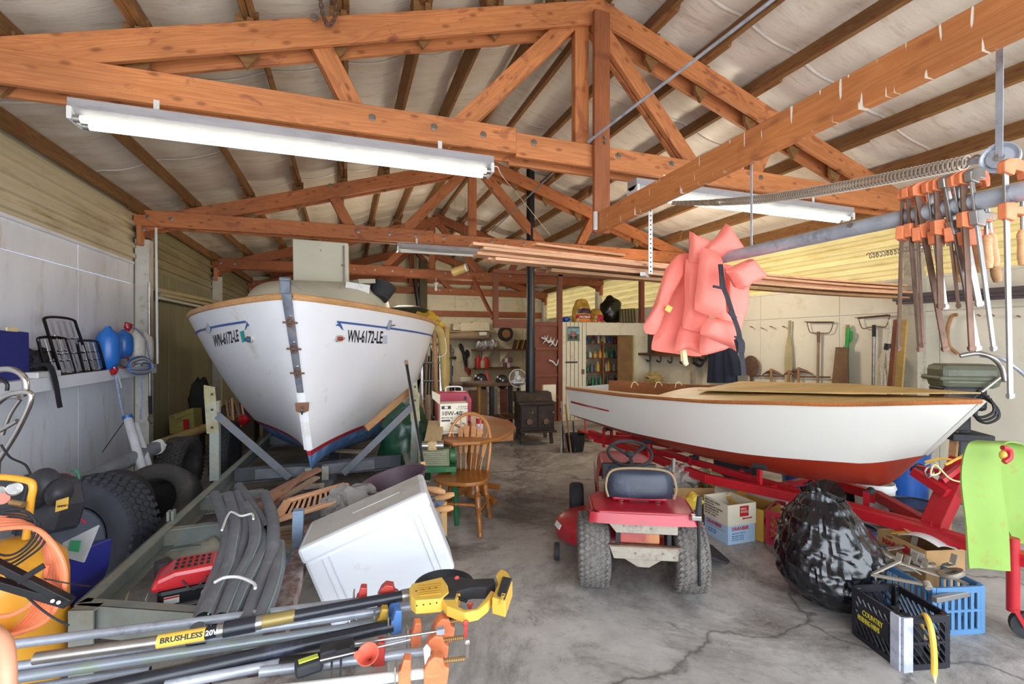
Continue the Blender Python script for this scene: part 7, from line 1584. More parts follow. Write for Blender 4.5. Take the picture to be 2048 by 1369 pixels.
for lb, pts, mt, r in (('blue-flecked rope hanging from the red knot to the floor tubes', [(232, 738), (233, 760), (240, 800), (248, 835), (254, 845)], m_rope, .010),
        ('blue-flecked rope hanging down the wall post', [(280, 745), (284, 790), (281, 830), (282, 838)], m_rope, .009),
        ('blue-flecked rope arching from the fenders past the post', [(255, 655), (275, 660), (293, 685), (298, 712), (305, 728), (312, 734)], m_rope, .009),
        ('thin white cord tail below the red knot', [(228, 735), (236, 752), (243, 776)], m_white_enamel, .007),
        ('thin dark cord slanting down from the tubes', [(250, 842), (228, 872), (205, 905)], m_blk, .004)):
    solo('rope', lb, 'rope', MB().tube(spline([P(x, y, X=-2.24) for x, y in pts], 5), r, 7), mt, smooth=True)
for p_, lb in (((229, 743), 'red rope knot under the blue fender'), ((256, 653), 'red rope knot on top of the fenders')): 
    T = Thing('rope_knot', lb, 'knot', P(*p_, X=-2.25)); crumple(T, P(*p_, X=-2.25), (.035, .04, .04), m_red, 61+p_[0], 14, 8, 'knot', .5)
solo('red_rope_loop', 'loop of orange-red rope between the fenders', 'rope', MB().tube(spline([P(243, 737, X=-2.28), P(256, 732, X=-2.28), P(256, 718, X=-2.28), P(251, 712, X=-2.28)], 5), .009, 6), m_castred, smooth=True)
# rods at the wall post, rolled blinds
solo('white_tube', 'thin white tube hanging beside the first wall post', 'tube', MB().cyl(P(312, 456, X=-2.2), P(315, 728, X=-2.2), .014, n=10), m_white_enamel, smooth=True)
solo('silver_pole', 'thin silver pole hanging on the first wall post', 'pole', MB().cyl(P(298, 566, X=-2.28), P(300, 795, X=-2.28), .014, n=10), m_steel, smooth=True)
T = Thing('carabiner_cord', 'dark cord with a steel carabiner below the silver pole', 'carabiner', P(302, 845, X=-2.28)); T.part('cord', MB().cyl(P(300, 792, X=-2.28), P(301, 828, X=-2.28), .02), m_strap, w=True, smooth=True)
T.part('carabiner', MB().tube(spline([P(301, 828, X=-2.28), P(296, 838, X=-2.28), P(302, 848, X=-2.28), P(307, 838, X=-2.28)], 4, closed=True), .006, 6, closed=True), m_chrome, w=True, smooth=True)
for k, (y0, y1, x0, r) in enumerate(((581, 606, 318, .035), (590, 614, 322, .03), (596, 622, 316, .022))):
    solo('rolled_blind', ['upper rolled cream blind fixed high on the left wall behind the post', 'middle rolled blind behind the first post', 'lowest thin white roll behind the first post'][k], 'blind', MB().cyl(P(x0, y0, X=-2.4), P(440, y1, X=-2.4), r, n=12), M('aged_cream_roll', 0xb9ae8a, .5, 0, .08, 4) if k < 2 else m_white_enamel, smooth=True)
T = Thing('wooden_crate', 'old wooden crate with red print leaning against the left wall behind the mast', 'crate', P(370, 868, t=6.6)); c = P(370, 846, t=6.6)
m_oc = M('olive_wood_crate', 0x8f8044, .7, 0, .12, 8, .1, .2, 0x5f5530)
T.part('box', MB().prism([(-.16, -.14), (.19, -.14), (.19, .19), (-.16, .12)], c, (CY, -SY, .12), (-.12, .2, 1), .18), m_oc, w=True, bevel=.004)
T.part('slat', MB().bar(P(350, 836, t=6.46), P(388, 822, t=6.46), .02, .04, up=(0,0,1)), m_oc, w=True); T.part('red_print', MB().prism([(-.03, -.08), (.04, -.08), (.04, .06), (-.03, .06)], P(371, 848, t=6.46), (CY, -SY, .12), (-.12, .2, 1), .003), m_red, w=True)
solo('crate_base', 'dark low chest under the wooden crate by the left wall', 'chest', MB().box((c.x, c.y+.05, (c.z-.15)/2), (.4, .3, c.z-.15)), M('dark_brown_chest', 0x4a4034, .8), bevel=.01)  # chest in one even dark brown
T = Thing('dark_coat', 'dark clothes hanging against the wall left of the boat', 'coat', P(405, 850, t=7.2)); T.part('cloth', MB().ball(P(402, 815, t=7.2), (.16, .12, .42), 18, 12, .2, 4), M('near_black_cloth', 0x25221f, .9), w=True, smooth=True)
# clutter behind left upright: sticks, dark boxes
rs = random.Random(11)
for k in range(6):
    a, b = P(452+k*6, 800+rs.randint(-6, 6), t=6.3), P(458+k*7+rs.randint(-6, 6), 850+rs.randint(-4, 6), t=6.1)
    solo('stick', 'loose stick or tube in the heap under the left side of the boat', 'stick', MB().cyl(a, b, .014), [m_oldwood, m_steel, m_plainwood][k % 3], group='sticks heaped under the boat', smooth=True)
solo('red_bundle', 'small bright red bundle under the left side of the boat', 'bundle', MB().ball(P(488, 840, t=5.8), (.07, .05, .06), 14, 9, .3, 9), m_red, smooth=True)
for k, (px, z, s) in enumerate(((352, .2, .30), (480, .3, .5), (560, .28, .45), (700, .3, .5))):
    a = P(px, 900, t=7.4+.3*k); solo('dark_box', ['dark storage box far behind the tyres', 'dark box under the middle of the boat', 'dark box behind the bow keel', 'dark box beneath the right side of the boat'][k], 'box', MB().box((a.x, a.y, z/1), (s, .5, z*2)), M('dark_brown_box', 0x5a4d40, .9), bevel=.01)  # these boxes share one dark brown colour
# ---------------------------------------------------------------- wood stove and its pipe
m_iron = M('rusty_black_iron', 0x3a302c, .6, .3, .3, 7, .1, .35, 0x5a4334, dscale=6); m_pipe = M('black_stove_pipe', 0x26252a, .4, .4, .15, 4, .02, .15, 0x3a322e)
c = P(1082, 890, z=.0); SX, SYY = c.x, c.y+.3
T = Thing('wood_stove', 'rusty black iron wood stove with two round draught knobs', 'stove', (SX, SYY, 0), rz=-.18)
T.part('firebox', MB().box((0, 0, .42), (.56, .56, .44)), m_iron, bevel=.015)
T.part('stove_top', MB().prism([(-.31, .0), (.31, .0), (.31, .03), (-.31, .03)], (0, 0, .64), (0, 1, 0), (0, 0, 1), .62), m_iron, bevel=.006)
T.part('stove_top', MB().prism([(-.30, .0), (.08, .0), (-.02, .13), (-.30, .13)], (0, -.0, .67), (0, -1, 0), (0, 0, 1), .6), m_iron, bevel=.006)
T.part('ash_shelf', MB().box((0, -.33, .22), (.58, .14, .025)), m_iron, bevel=.004)
for s in (-1, 1):
    d_ = T.part('door', MB().box((s*.135, -.285, .44), (.255, .02, .34)), m_iron, bevel=.006); T.part('draught_knob', MB().lathe([(0, .03), (.045, .028), (.055, .01), (.055, 0)], 20, (s*.135, -.295, .37), ax=(0, -1, 0)), m_rust, parent=d_, smooth=40)
    T.part('door_handle', MB().lathe([(.006, 0), (.006, .04), (.013, .045), (.012, .07), (0, .075)], 10, (s*.05+(.19 if s > 0 else -.05), -.295, .52), ax=(0, -1, 0)), m_chrome, parent=d_, smooth=True)
    for y in (-.22, .22): T.part('leg', MB().bar((s*.22, y, .22), (s*.25, y, 0), .05, .05), m_iron)
pp = P(1075, 740, t=SYY/.92)
T = Thing('stove_pipe', 'tall black stove pipe rising from the wood stove to the roof', 'pipe', (SX-.02, SYY+.1, .8))
T.part('pipe', MB().cyl((SX-.02, SYY+.1, .80), (SX-.02, SYY+.1, 1.55), .082, n=24), m_pipe, w=True, smooth=40)
T.part('pipe', MB().cyl((SX-.02, SYY+.1, 1.5), (SX-.02, SYY+.1, roof_z(SX)), .068, n=24), m_pipe, w=True, smooth=40)
for z in (1.52, 1.60, 1.0): T.part('pipe_joint', MB().cyl((SX-.02, SYY+.1, z), (SX-.02, SYY+.1, z+.02), .089 if z < 1.55 else .077, n=24), m_pipe, w=True, smooth=40)
for px in (1053, 1098):
    a = P(px, 787, t=8.2); solo('heat_shield', 'pale block %s the stove pipe behind the stove' % ('left of' if px < 1080 else 'right of'), 'block', MB().box((a.x, a.y, a.z), (.24, .06, .30)).box((a.x, a.y+.02, a.z/2-.07), (.05, .03, a.z-.15)), m_back_wall)
for k, (x, y, h, mt, lb) in enumerate(((1135, 860, .45, m_rust, 'iron fire tool leaning just right of the stove'), (1142, 870, .55, m_oldwood, 'wooden stick standing right of the stove'), (1128, 865, .5, m_blk, 'thin black poker beside the stove door'), (1150, 862, .3, m_rubber, 'short black tool at the rowing boat stern'), (1122, 868, .6, m_dplate, 'grey rod leaning on the stove side'))):
    a = P(x, y, t=6.9); a.z = max(0, a.z-.15); solo('fire_tool', lb, 'tool', MB().cyl((a.x, a.y, .0), (a.x+.03*k-.06, a.y+.12, h+.15), .012), mt, smooth=True)
solo('coal_bucket', 'black bucket on the floor between the stove and the rowing boat', 'bucket', MB().lathe([(0, 0), (.12, 0), (.16, .25), (.15, .25), (.11, .02)], 20, (P(1160, 880, t=6.9).x, P(1160, 880, t=6.9).y+.15, 0)), m_blk, smooth=40)
T = Thing('red_jack', 'small red trolley jack beside the stove under the rowing boat stern', 'jack', P(1183, 885, z=0)); a = P(1183, 885, z=0)+Vector((0, .2, 0)); T.part('body', MB().box((a.x, a.y, .09), (.12, .4, .10)), m_red, w=True, bevel=.02); T.part('jack_handle', MB().cyl((a.x, a.y, .12), (a.x+.15, a.y+.3, .55), .014), m_red, w=True, smooth=True)
# ---------------------------------------------------------------- partition: brown frame, white closet
PY = 8.8
def bp(px, py, Y=PY): return P(px, py, Y=Y)
T = Thing('loft_frame', 'brown timber loft railing and wall panel between the shelves and the closet', 'frame', (3.5, PY, 0))
for px, y1 in ((991, 655), (1064, 860), (1119, 840)):
    a = bp(px, 546); T.board('post', (a.x, PY, a.z), (a.x, PY, bp(px, y1).z if y1 < 700 else 0), .1, .09, m_redwood, up=(0,1,0))
a, b = bp(987, 546), bp(1290, 562); T.board('top_rail', (a.x, PY, 3.03), (b.x, PY, 3.03), .09, .08, m_redwood)
a, b = bp(987, 648), bp(1065, 650); T.board('lower_rail', (a.x, PY-.01, 2.0), (b.x, PY-.01, 2.0), .09, .17, m_redwood)
a, b = bp(1283, 640), bp(1283, 562); T.board('post', (a.x, PY, 2.06), (a.x, PY, 3.03), .1, .09, m_redwood, up=(0,1,0))
x0, x1 = bp(1069, 700).x, bp(1120, 700).x; T.part('wall_panel', MB().box(((x0+x1)/2, PY+.03, 1.02), (x1-x0, .03, 2.05)), m_redwood, w=True)
for z in (2.0, 1.5, .95, .5): T.board('panel_rail', (x0, PY+.005, z), (x1, PY+.005, z), .03, .07, m_redwood)
T.board('loft_joist', (bp(987, 600).x, PY+.02, 2.1), (bp(987, 600).x-.2, PY+.8, 3.0), .05, .07, m_redwood)
T.part('loft_floor', MB().box(((x1+6.35)/2+.0, PY+.75, 2.03), (6.35-x1, 1.4, .04)), m_plainwood, w=True)
# antler wall hooks (pale antlers hung on the brown panel)
for k, (x, y) in enumerate(((1093, 680), (1106, 686), (1108, 725))):
    T = Thing('antler', ['pale antler hung on the brown panel right of the stove pipe', 'second pale antler beside the first on the brown panel', 'small single antler lower on the brown panel'][k], 'antler', bp(x, y+8, PY-.05))
    Ypl = PY-.06
    T.part('antler_beam', MB().tube(spline([bp(x-10, y-4, Ypl), bp(x-2, y-1, Ypl-.03), bp(x+5, y+6, Ypl-.02), bp(x+9, y-6, Ypl-.04)], 5), [.02-.0008*q for q in range(16)], 6), m_white_enamel, w=True, smooth=True)
    if k < 2:
        for dx, dy in ((-4, -8), (3, -9), (-7, 7)): T.part('antler_tine', MB().cyl(bp(x, y, Ypl-.03), bp(x+dx, y+dy, Ypl-.05), .013, .005), m_white_enamel, w=True, smooth=True)
T = Thing('white_closet', 'white painted plank closet with open doorway at the back right', 'closet', (4.8, PY, 0))
xa, xd0, xd1, xb = bp(1123, 700).x, bp(1171, 700).x, bp(1268, 700).x, 6.36
zt = 2.05; zd = bp(1220, 671).z
n = 6
for k in range(n):
    u0, u1_ = xa+(xd0-xa)*k/n, xa+(xd0-xa)*(k+1)/n; T.part('plank', MB().box(((u0+u1_)/2, PY-.02, zt/2), (u1_-u0-.012, .03, zt)), m_back_wall, w=True, bevel=.003)
T.part('lintel', MB().box(((xd0+xb)/2, PY-.02, (zd+zt)/2), (xb-xd0, .04, zt-zd)), m_back_wall, w=True)
T.part('side_panel', MB().box(((xd1+xb)/2, PY-.02, zd/2), (xb-xd1, .04, zd)), m_back_wall, w=True)
T.part('door_jamb', MB().box((xd1-.02, PY-.03, zd/2), (.06, .06, zd)), M('cream_jamb', 0xcabf90, .6), w=True)
T.part('inner_back', MB().box(((xd0+xb)/2, PY+1.3, 1.0), (xb-xa, .03, 2.0)), m_back_wall, w=True); T.part('inner_side', MB().box((xa, PY+.65, 1.0), (.03, 1.3, 2.0)), m_back_wall, w=True)
T.board('iron_hinge', bp(1131, 725, PY-.05), bp(1155, 725, PY-.05), .015, .03, m_blk)
T.part('latch', MB().box(bp(1166, 744, PY-.05), (.06, .02, .10)), m_rust, w=True)
T.part('door', MB().bar(Vector((bp(1237, 700).x, PY+.05, zd/2)), Vector((xd1-.05, PY+.02, zd/2)), .04, zd-.02, up=(0,0,1)), M('brown_door_board', 0x7d5a30, .6, 0, .2, 5, .05), w=True)
T = Thing('motorbike_poster', 'small poster of a motorbike rider pinned on the white closet', 'poster', bp(1147, 668, PY-.06))
c = bp(1147, 668, PY-.045); hw, hh = .14, .15
T.part('sheet', MB().box(c, (2*hw, .004, 2*hh)), M('poster_green', 0x4f5f52, .5), w=True)
T.part('printed_sky', MB().box(c+Vector((0, -.003, .05)), (2*hw-.02, .002, .12)), M('poster_sky', 0x6f9fb0, .5, 0, .3, 9), w=True)
T.part('printed_rider', MB().prism([(-.09, -.04), (.05, -.06), (.08, .0), (.05, .05), (-.02, .08), (-.08, .06)], c+Vector((0, -.005, -.01)), (1,0,0), (0,0,1), .002), M('poster_rider', 0x8a5f5c, .5, 0, .6, 30), w=True)
T.part('printed_wheel', MB().lathe([(.022, 0), (.035, 0), (.035, .002), (.022, .002)], 16, c+Vector((-.06, -.006, -.075)), ax=(0, -1, 0)), m_blk, w=True); T.part('printed_wheel', MB().lathe([(.022, 0), (.035, 0), (.035, .002), (.022, .002)], 16, c+Vector((.05, -.006, -.075)), ax=(0, -1, 0)), m_blk, w=True)
# closet shelves
T = Thing('closet_shelving', 'brown shelves crowded with bottles inside the white closet', 'shelving', (bp(1205, 700).x, PY+.6, 0))
sx0, sx1 = bp(1173, 700, PY+.5).x, bp(1236, 700, PY+.5).x+.1
zz = [bp(1200, y, PY+.5).z for y in (688, 717, 745, 772)]
for z in zz: T.board('shelf', (sx0, PY+.65, z), (sx1, PY+.65, z), .4, .025, m_redwood)
T.board('divider', (bp(1205, 700, PY+.5).x, PY+.5, .5), (bp(1205, 700, PY+.5).x, PY+.5, 1.65), .03, .09, m_fir2, up=(0,1,0))
cols = [0xb8b2a4, 0x2f3a34, 0xa0302a, 0x3c5a8a, 0xc79a3a, 0x5a5a5e, 0x7d2a24, 0x2b6a4a, 0xd8d2c6]
rs = random.Random(4); nb = 0; spot = ['on the closet top shelf', 'on the closet second shelf', 'on the closet third shelf', 'on the closet lowest shelf']
protos = {}
def bottle(x, y, z, r, h, c, name, label, group):
    k = (round(r, 3), round(h, 2), c)
    if k not in protos:
        protos[k] = MB().lathe([(0, 0), (r, 0), (r, h*.62), (r*.45, h*.8), (r*.42, h), (0, h)], 10).mesh(smooth=40, name='bottle'); protos[k].materials.append(M('pot_%06x' % c, c, .35))
    o = link(name, protos[k], None); o.location = (x, y, z); WM[o.name] = Matrix.Translation((x, y, z)); o['label'] = label; o['category'] = 'bottle'; o['group'] = group
names_c = {0xb8b2a4: 'grey', 0x2f3a34: 'dark green', 0xa0302a: 'red', 0x3c5a8a: 'blue', 0xc79a3a: 'yellow', 0x5a5a5e: 'dark grey', 0x7d2a24: 'maroon', 0x2b6a4a: 'green', 0xd8d2c6: 'white'}
for i, z in enumerate(zz):
    x = sx0+.06
    while x < sx1-.08:
        c = rs.choice(cols); r = rs.choice((.03, .04, .05)); h = rs.choice((.14, .19, .23))
        if i == 3: c = 0x2b6a4a if x < (sx0+sx1)/2 else 0x2f3a34
        if i == 2 and c == 0xd8d2c6: c = 0xc79a3a
        bottle(x, PY+.52+rs.uniform(0, .1), z+.013, r, h, c, 'bottle', 'small %s bottle %s' % (names_c[c], spot[i]), 'bottles '+spot[i]); x += r*2+.015; nb += 1
# on the loft: feed bags, black sack, striped mat
def sack(label, c, w_, h, mt, seed, fold=0):
    T = Thing('feed_sack', label, 'sack', (c.x, c.y, c.z-.0)); 
    f = lambda sg: (lambda a, b: Vector((c.x+(a-.5)*w_*(1-.35*b**2)+.1*b*fold, c.y+sg*.13*math.sqrt(max(0, 1-(2*a-1)**4))*(1-.6*b**3)+.04*noise.noise(Vector((a*4, b*4, seed))), c.z+h*b*(1-.12*(2*a-1)**2)+.0)))
    T.part('bag', MB().grid(f(-1), 16, 14).grid(f(1), 16, 14), mt, w=True, smooth=60); return T, f(-1)
m_gold = M('gold_feed_bag', 0xb08a3c, .3, 0, .15, 5, .1, .3, 0x6a3a20, dscale=8)
z0 = 2.055
c = bp(1163, 641, PY+.1); c.z = z0; T, f = sack('gold and red feed bag standing on the closet roof, left', c, .46, .50, m_gold, 1)
T.part('printed_band', MB().grid(lambda a, b: f(.08+.84*a, .15+.17*b)+Vector((0, -.008, 0)), 14, 3), M('feed_red', 0xa3202a, .35), w=True); T.part('printed_band', MB().grid(lambda a, b: f(.15+.75*a, .38+.2*b)+Vector((0, -.008, 0)), 14, 3), M('feed_dark', 0x3c2434, .4, 0, .6, 25), w=True)
T.text('CRUMBLES', f(.18, .19)+Vector((0, -.03, 0)), (1,0,0), (0,0,1), .055, m_white_enamel, w=True, off=.002); T.part('printed_dog', MB().lathe([(0, 0), (.09, 0), (.09, .004), (0, .004)], 18, f(.5, .08)+Vector((0, -.02, .0)), ax=(0, -1, .1), sc=(1.4, .5)), M('feed_orange', 0xc9742a, .4), w=True)
c = bp(1192, 641, PY+.1); c.z = z0; T, f = sack('smaller gold and red feed bag slumped beside the black sack', c, .30, .30, m_gold, 5); T.part('printed_band', MB().grid(lambda a, b: f(.3+.65*a, .05+.5*b)+Vector((0, -.008, 0)), 10, 3), M('feed_red', 0), w=True)
c = bp(1134, 639, PY-.0); T = Thing('blue_bag', 'small blue plastic bag at the left edge of the closet roof', 'bag', c); crumple(T, Vector((c.x, PY+.05, z0+.05)), (.09, .06, .05), M('blue_drum_plastic', 0), 91, 14, 8)
c = bp(1222, 612, PY+.25); T = Thing('black_sack', 'big shiny black sack on the closet roof right of the feed bags', 'sack', (c.x, c.y, z0)); T.part('bag', MB().ball((c.x, c.y, 2.33), (.27, .2, .30), 26, 18, .14, 12), M('soft_black_plastic', 0x14120f, .3), w=True, smooth=60)
a, b = bp(1238, 643), bp(1278, 645); T = Thing('striped_cushion', 'striped olive and brown cushion leaning at the right end of the closet roof', 'cushion', a)
T.part('cushion', MB().prism([(0, 0), (.40, 0), (.42, .33), (.05, .30)], Vector((a.x, PY-.02, z0)), (1, 0, 0), (0, .2, 1), .10), M('olive_cloth', 0x6a6440, .8), w=True, bevel=.02)
for k in range(5): T.part('stripe', MB().prism([(0, 0), (.03, 0), (.045, .29), (.015, .29)], Vector((a.x+.04+.075*k, PY-.08, z0+.01)), (1,0,0), (0,.2,1), .006), M('brown_stripe', 0x3c2c20, .8), w=True)
# ---------------------------------------------------------------- workbench side at the back
m_bench = wood('dark_bench_wood', 0x6b4a30, 0x4a3220, .7, .1)
T = Thing('workbench', 'dark cluttered wooden workbench against the back, behind the table', 'workbench', (1.9, 8.2, 0))
a, b = P(938, 778, z=.92), P(1050, 784, z=.92); a = Vector((a.x, 7.75, .92)); b = Vector((P(1048, 780, Y=7.7).x, 7.75, .92))
T.board('benchtop', (a.x-.1, 7.95, .90), (b.x, 7.95, .90), .6, .05, m_bench)
for x in (a.x, (a.x+b.x)/2, b.x-.08): T.part('leg', MB().box((x, 7.72, .44), (.07, .07, .88)), m_rubber, w=True); T.part('leg', MB().box((x, 8.2, .44), (.07, .07, .88)), m_rubber, w=True)
T.board('lower_shelf', (a.x, 7.95, .3), (b.x, 7.95, .3), .5, .03, m_bench)
for k in range(5): solo('upright_board', 'board stored on end beneath the back workbench', 'board', MB().box((a.x+.15+.2*k, 8.05+.02*k, .32+.47/2), (.14, .03, .45)), [m_greywood, m_redwood, m_oldwood][k % 3], group='boards beneath the workbench')
T = Thing('desk_fan', 'round white desk fan standing on the back workbench', 'fan', P(1036, 786, Y=7.6))
fc = P(1036, 757, Y=7.6); fr = .155; n_ = Vector((-.15, -1, .1)).normalized(); e1 = n_.orthogonal().normalized(); e2 = n_.cross(e1)
T.part('grille_ring', MB().tube([fc+(e1*math.cos(t)+e2*math.sin(t))*fr for t in [k*PI/20 for k in range(40)]], .007, 6, closed=True), m_white_enamel, w=True, smooth=True)
mb = MB()
for k in range(36): t = k*PI/18; mb.bar(fc+n_*.05+(e1*math.cos(t)+e2*math.sin(t))*.03, fc+(e1*math.cos(t)+e2*math.sin(t))*fr, .002, .002)
T.part('grille_wires', mb, m_white_enamel, w=True, kind='stuff')
for k in range(3): t = k*2*PI/3; T.part('blade', MB().prism([(0, -.02), (.12, -.05), (.13, .03), (.02, .02)], fc, e1*math.cos(t)+e2*math.sin(t), e2*math.cos(t)-e1*math.sin(t), .004), M('clear_blade', 0xb4b2aa, .3), w=True)
T.part('hub', MB().lathe([(.034, 0), (.034, .05), (0, .055)], 18, fc, ax=n_), m_white_enamel, w=True, smooth=40); T.part('motor', MB().lathe([(0, -.12), (.05, -.1), (.055, 0), (.03, 0)], 16, fc, ax=n_), m_white_enamel, w=True, smooth=40)
T.part('stem', MB().cyl(fc-Vector((0, -.05, 0)), (fc.x, fc.y+.05, .93), .018), m_white_enamel, w=True, smooth=True); T.part('base', MB().box((fc.x, fc.y+.05, .935), (.2, .18, .03)), m_white_enamel, w=True, bevel=.01)
T = Thing('bench_pillar', 'slim brown turned post in front of the back workbench', 'post', P(958, 830, Y=7.3)); T.part('post', MB().cyl((P(958, 780, Y=7.3).x, 7.3, .95), (P(958, 780, Y=7.3).x, 7.3, 0), .03), M('ochre_post', 0x8a6428, .5), w=True, smooth=True)
solo('round_stool_top', 'round dark table top on the slim brown post', 'table top', MB().lathe([(0, 0), (.26, 0), (.27, .02), (.26, .04), (0, .04)], 28, (P(958, 780, Y=7.3).x, 7.3, .95)), m_bench, smooth=40)
solo('cupboard_side', 'white cupboard side standing left of the back workbench', 'panel', MB().box((P(931, 810, Y=8.2).x, 8.2, .5), (.2, .05, 1.0)), m_back_wall)
def wallY(px, py, Y=14.55): return P(px, py, Y=Y)
# shelves on the back wall
T = Thing('back_shelf', 'upper dark shelf on the back wall holding a wheel and grey parts', 'shelf', wallY(1000, 702)); z = wallY(1000, 700).z
T.board('shelf', (wallY(942, 700).x, 14.3, z), (wallY(1058, 700).x, 14.3, z), .5, .05, m_bench)
for px in (965, 1000): T.part('bracket', MB().prism([(0, 0), (.35, 0), (0, -.4)], wallY(px, 701, 14.3), (1, 0, 0), (0, 0, 1), .04), m_back_wall, w=True)
T = Thing('back_shelf', 'middle dark shelf on the back wall with red jugs and white cans', 'shelf', wallY(980, 735)); z2 = wallY(990, 736).z
T.board('shelf', (wallY(945, 735).x, 14.3, z2), (wallY(1030, 738).x, 14.3, z2), .5, .05, m_bench)
T = Thing('back_shelf', 'high grey shelf on the back wall with white boxes', 'shelf', wallY(940, 663)); z3 = wallY(940, 664).z
T.board('shelf', (wallY(893, 664).x, 14.35, z3), (wallY(985, 662).x, 14.35, z3), .4, .05, m_greywood)
c = wallY(1011, 668, 14.2); tyre('small tyre with a tan hub on the back wall shelf', (c.x, c.y, c.z), (0, -1, 0), .245, .14, m_rubber, M('tan_hub', 0x9a7050, .5, .3), lugs=False)
rs = random.Random(9)
for k in range(8): solo('grey_part', 'lumpy grey machine part on the upper back shelf', 'part', MB().ball((wallY(950+k*5, 690).x, 14.2, z+.16), (.10, .09, .13+.05*rs.random()), 12, 8, .3, k), [M('cast_aluminium', 0), m_dplate, m_galv][k % 3], group='grey parts on the upper back shelf', smooth=True)
for k in range(9): 
    a = wallY(1026+k*3.6, 694, 14.2); solo('binder', 'thin brown magazine leaning on the back wall shelf', 'magazine', MB().prism([(0, 0), (.05, 0), (.13, .30), (.08, .30)], (a.x, 14.2, z+.025), (1,0,0), (0,0,1), .22), [M('brown_cover', 0x5a4030, .7), M('ochre_cover', 0xa88038, .7), M('dark_cover', 0x2c2824, .7)][k % 3], group='magazines on the back shelf')
for k, (px, c, h, nm) in enumerate(((942, 0xa09c92, .42, 'grey'), (957, 0xb02a2c, .40, 'red'), (964, 0xc8bca4, .3, 'cream'), (972, 0xb02a2c, .36, 'second red'))):
    a = wallY(px, 735, 14.2); solo('fuel_jug', '%s jug standing on the middle back wall shelf' % nm, 'jug', MB().lathe([(0, 0), (.09, 0), (.095, h*.7), (.05, h*.85), (.03, h), (0, h)], 14, (a.x, 14.2, z2+.025), sc=(1.2, .8)), M('jug_%06x' % c, c, .45), smooth=40)
for k, px in enumerate((1010, 1017, 1021, 1013)):
    a = wallY(px, 735, 14.2); solo('white_can', 'white can stacked on the right of the middle back shelf', 'can', MB().cyl((a.x, 14.2, z2+.025+(.16 if k > 1 else 0)), (a.x, 14.2, z2+.17+(.16 if k > 1 else 0)), .06, n=14), m_white_enamel if k % 2 else M('plum_label', 0x7a4a6a, .5), group='white cans on the back shelf', smooth=40)
for k, px in enumerate((912, 932, 960)):
    a = wallY(px, 655, 14.3); solo('white_carton', ['left small white carton on the high grey shelf', 'middle white carton on the high grey shelf', 'largest white carton on the high grey shelf'][k], 'box', MB().box((a.x, 14.3, z3+.14), (.25+.15*k, .3, .2+.06*k)), m_back_wall, bevel=.01)
T = Thing('grey_canoe_form', 'long grey tapered object resting below the high grey shelf', 'form', wallY(940, 672)); T.part('body', MB().lathe([(0, -1.0), (.09, -.85), (.13, 0), (.12, .5), (0, .6)], 14, wallY(945, 672, 14.1), ax=(1, 0, .02)), m_greywood, w=True, smooth=True); T.part('white_clip', MB().box(wallY(966, 668, 13.95), (.25, .05, .12)), m_white_enamel, w=True, bevel=.03)
T = Thing('hand_hammer', 'black and white hammer hung on the back wall left of the shelves', 'hammer', wallY(905, 750)); T.part('shaft', MB().cyl(wallY(905, 722), wallY(904, 752), .025), m_blk, w=True); T.part('head', MB().box(wallY(906, 716), (.22, .06, .08)), m_blk, w=True, bevel=.02); T.part('white_band', MB().cyl(wallY(905, 720), wallY(905, 732), .035), m_white_enamel, w=True)
for k, (a, b, mt, lb) in enumerate((((930, 735), (938, 752), m_castred, 'red-handled tool hung below the back shelves'), ((920, 688), (932, 742), m_rubber, 'dark bundle of straps hung on the back wall'), ((933, 700), (936, 738), m_strap, 'dark bag strap hanging on the back wall'), ((895, 690), (905, 712), m_dplate, 'grey comb-like rack hung on the back wall'))):
    T = Thing('hung_tool', lb, 'tool', wallY(*b)); T.part('body', MB().tube(spline([wallY(a[0], a[1]), wallY((a[0]+b[0])/2+4, (a[1]+b[1])/2), wallY(*b)], 5), [.03, .06, .07, .05, .06, .08, .07, .06, .04, .05, .02], 8), mt, w=True, smooth=True)
T = Thing('red_cap_tool', 'red triangular object on the bench before the white wall', 'tool', P(974, 765, Y=8)); T.part('cone', MB().cyl(P(974, 765, Y=8), P(972, 742, Y=8), .06, .01), m_red, w=True, smooth=40)
for k, (px, py) in enumerate(((962, 762), (1005, 764))): 
    T = Thing('black_machine', ['dark round machine with white knobs on the left of the workbench', 'dark round machine on the right of the workbench'][k], 'machine', P(px, 778, Y=7.9)); c = P(px, py, Y=7.9); T.part('body', MB().lathe([(0, -.1), (.1, -.09), (.13, 0), (.08, .06), (0, .07)], 18, c, ax=(.2, -1, .1)), m_blk, w=True, smooth=40); T.part('foot', MB().box((c.x, c.y, (c.z+.925)/2-.02), (.12, .1, max(.03, c.z-.925))), m_blk, w=True)
    for q_ in range(3): T.part('knob', MB().ball(c+Vector((-.12+.05*q_, -.08, .09-.03*q_)), .018, 8, 6), m_white_enamel, w=True)
solo('roof_strut', 'dark leaning post near the back wall behind the lamp', 'post', MB().cyl(P(828, 548, Y=13.5), P(838, 620, Y=13.5), .06), m_pipe, smooth=True)
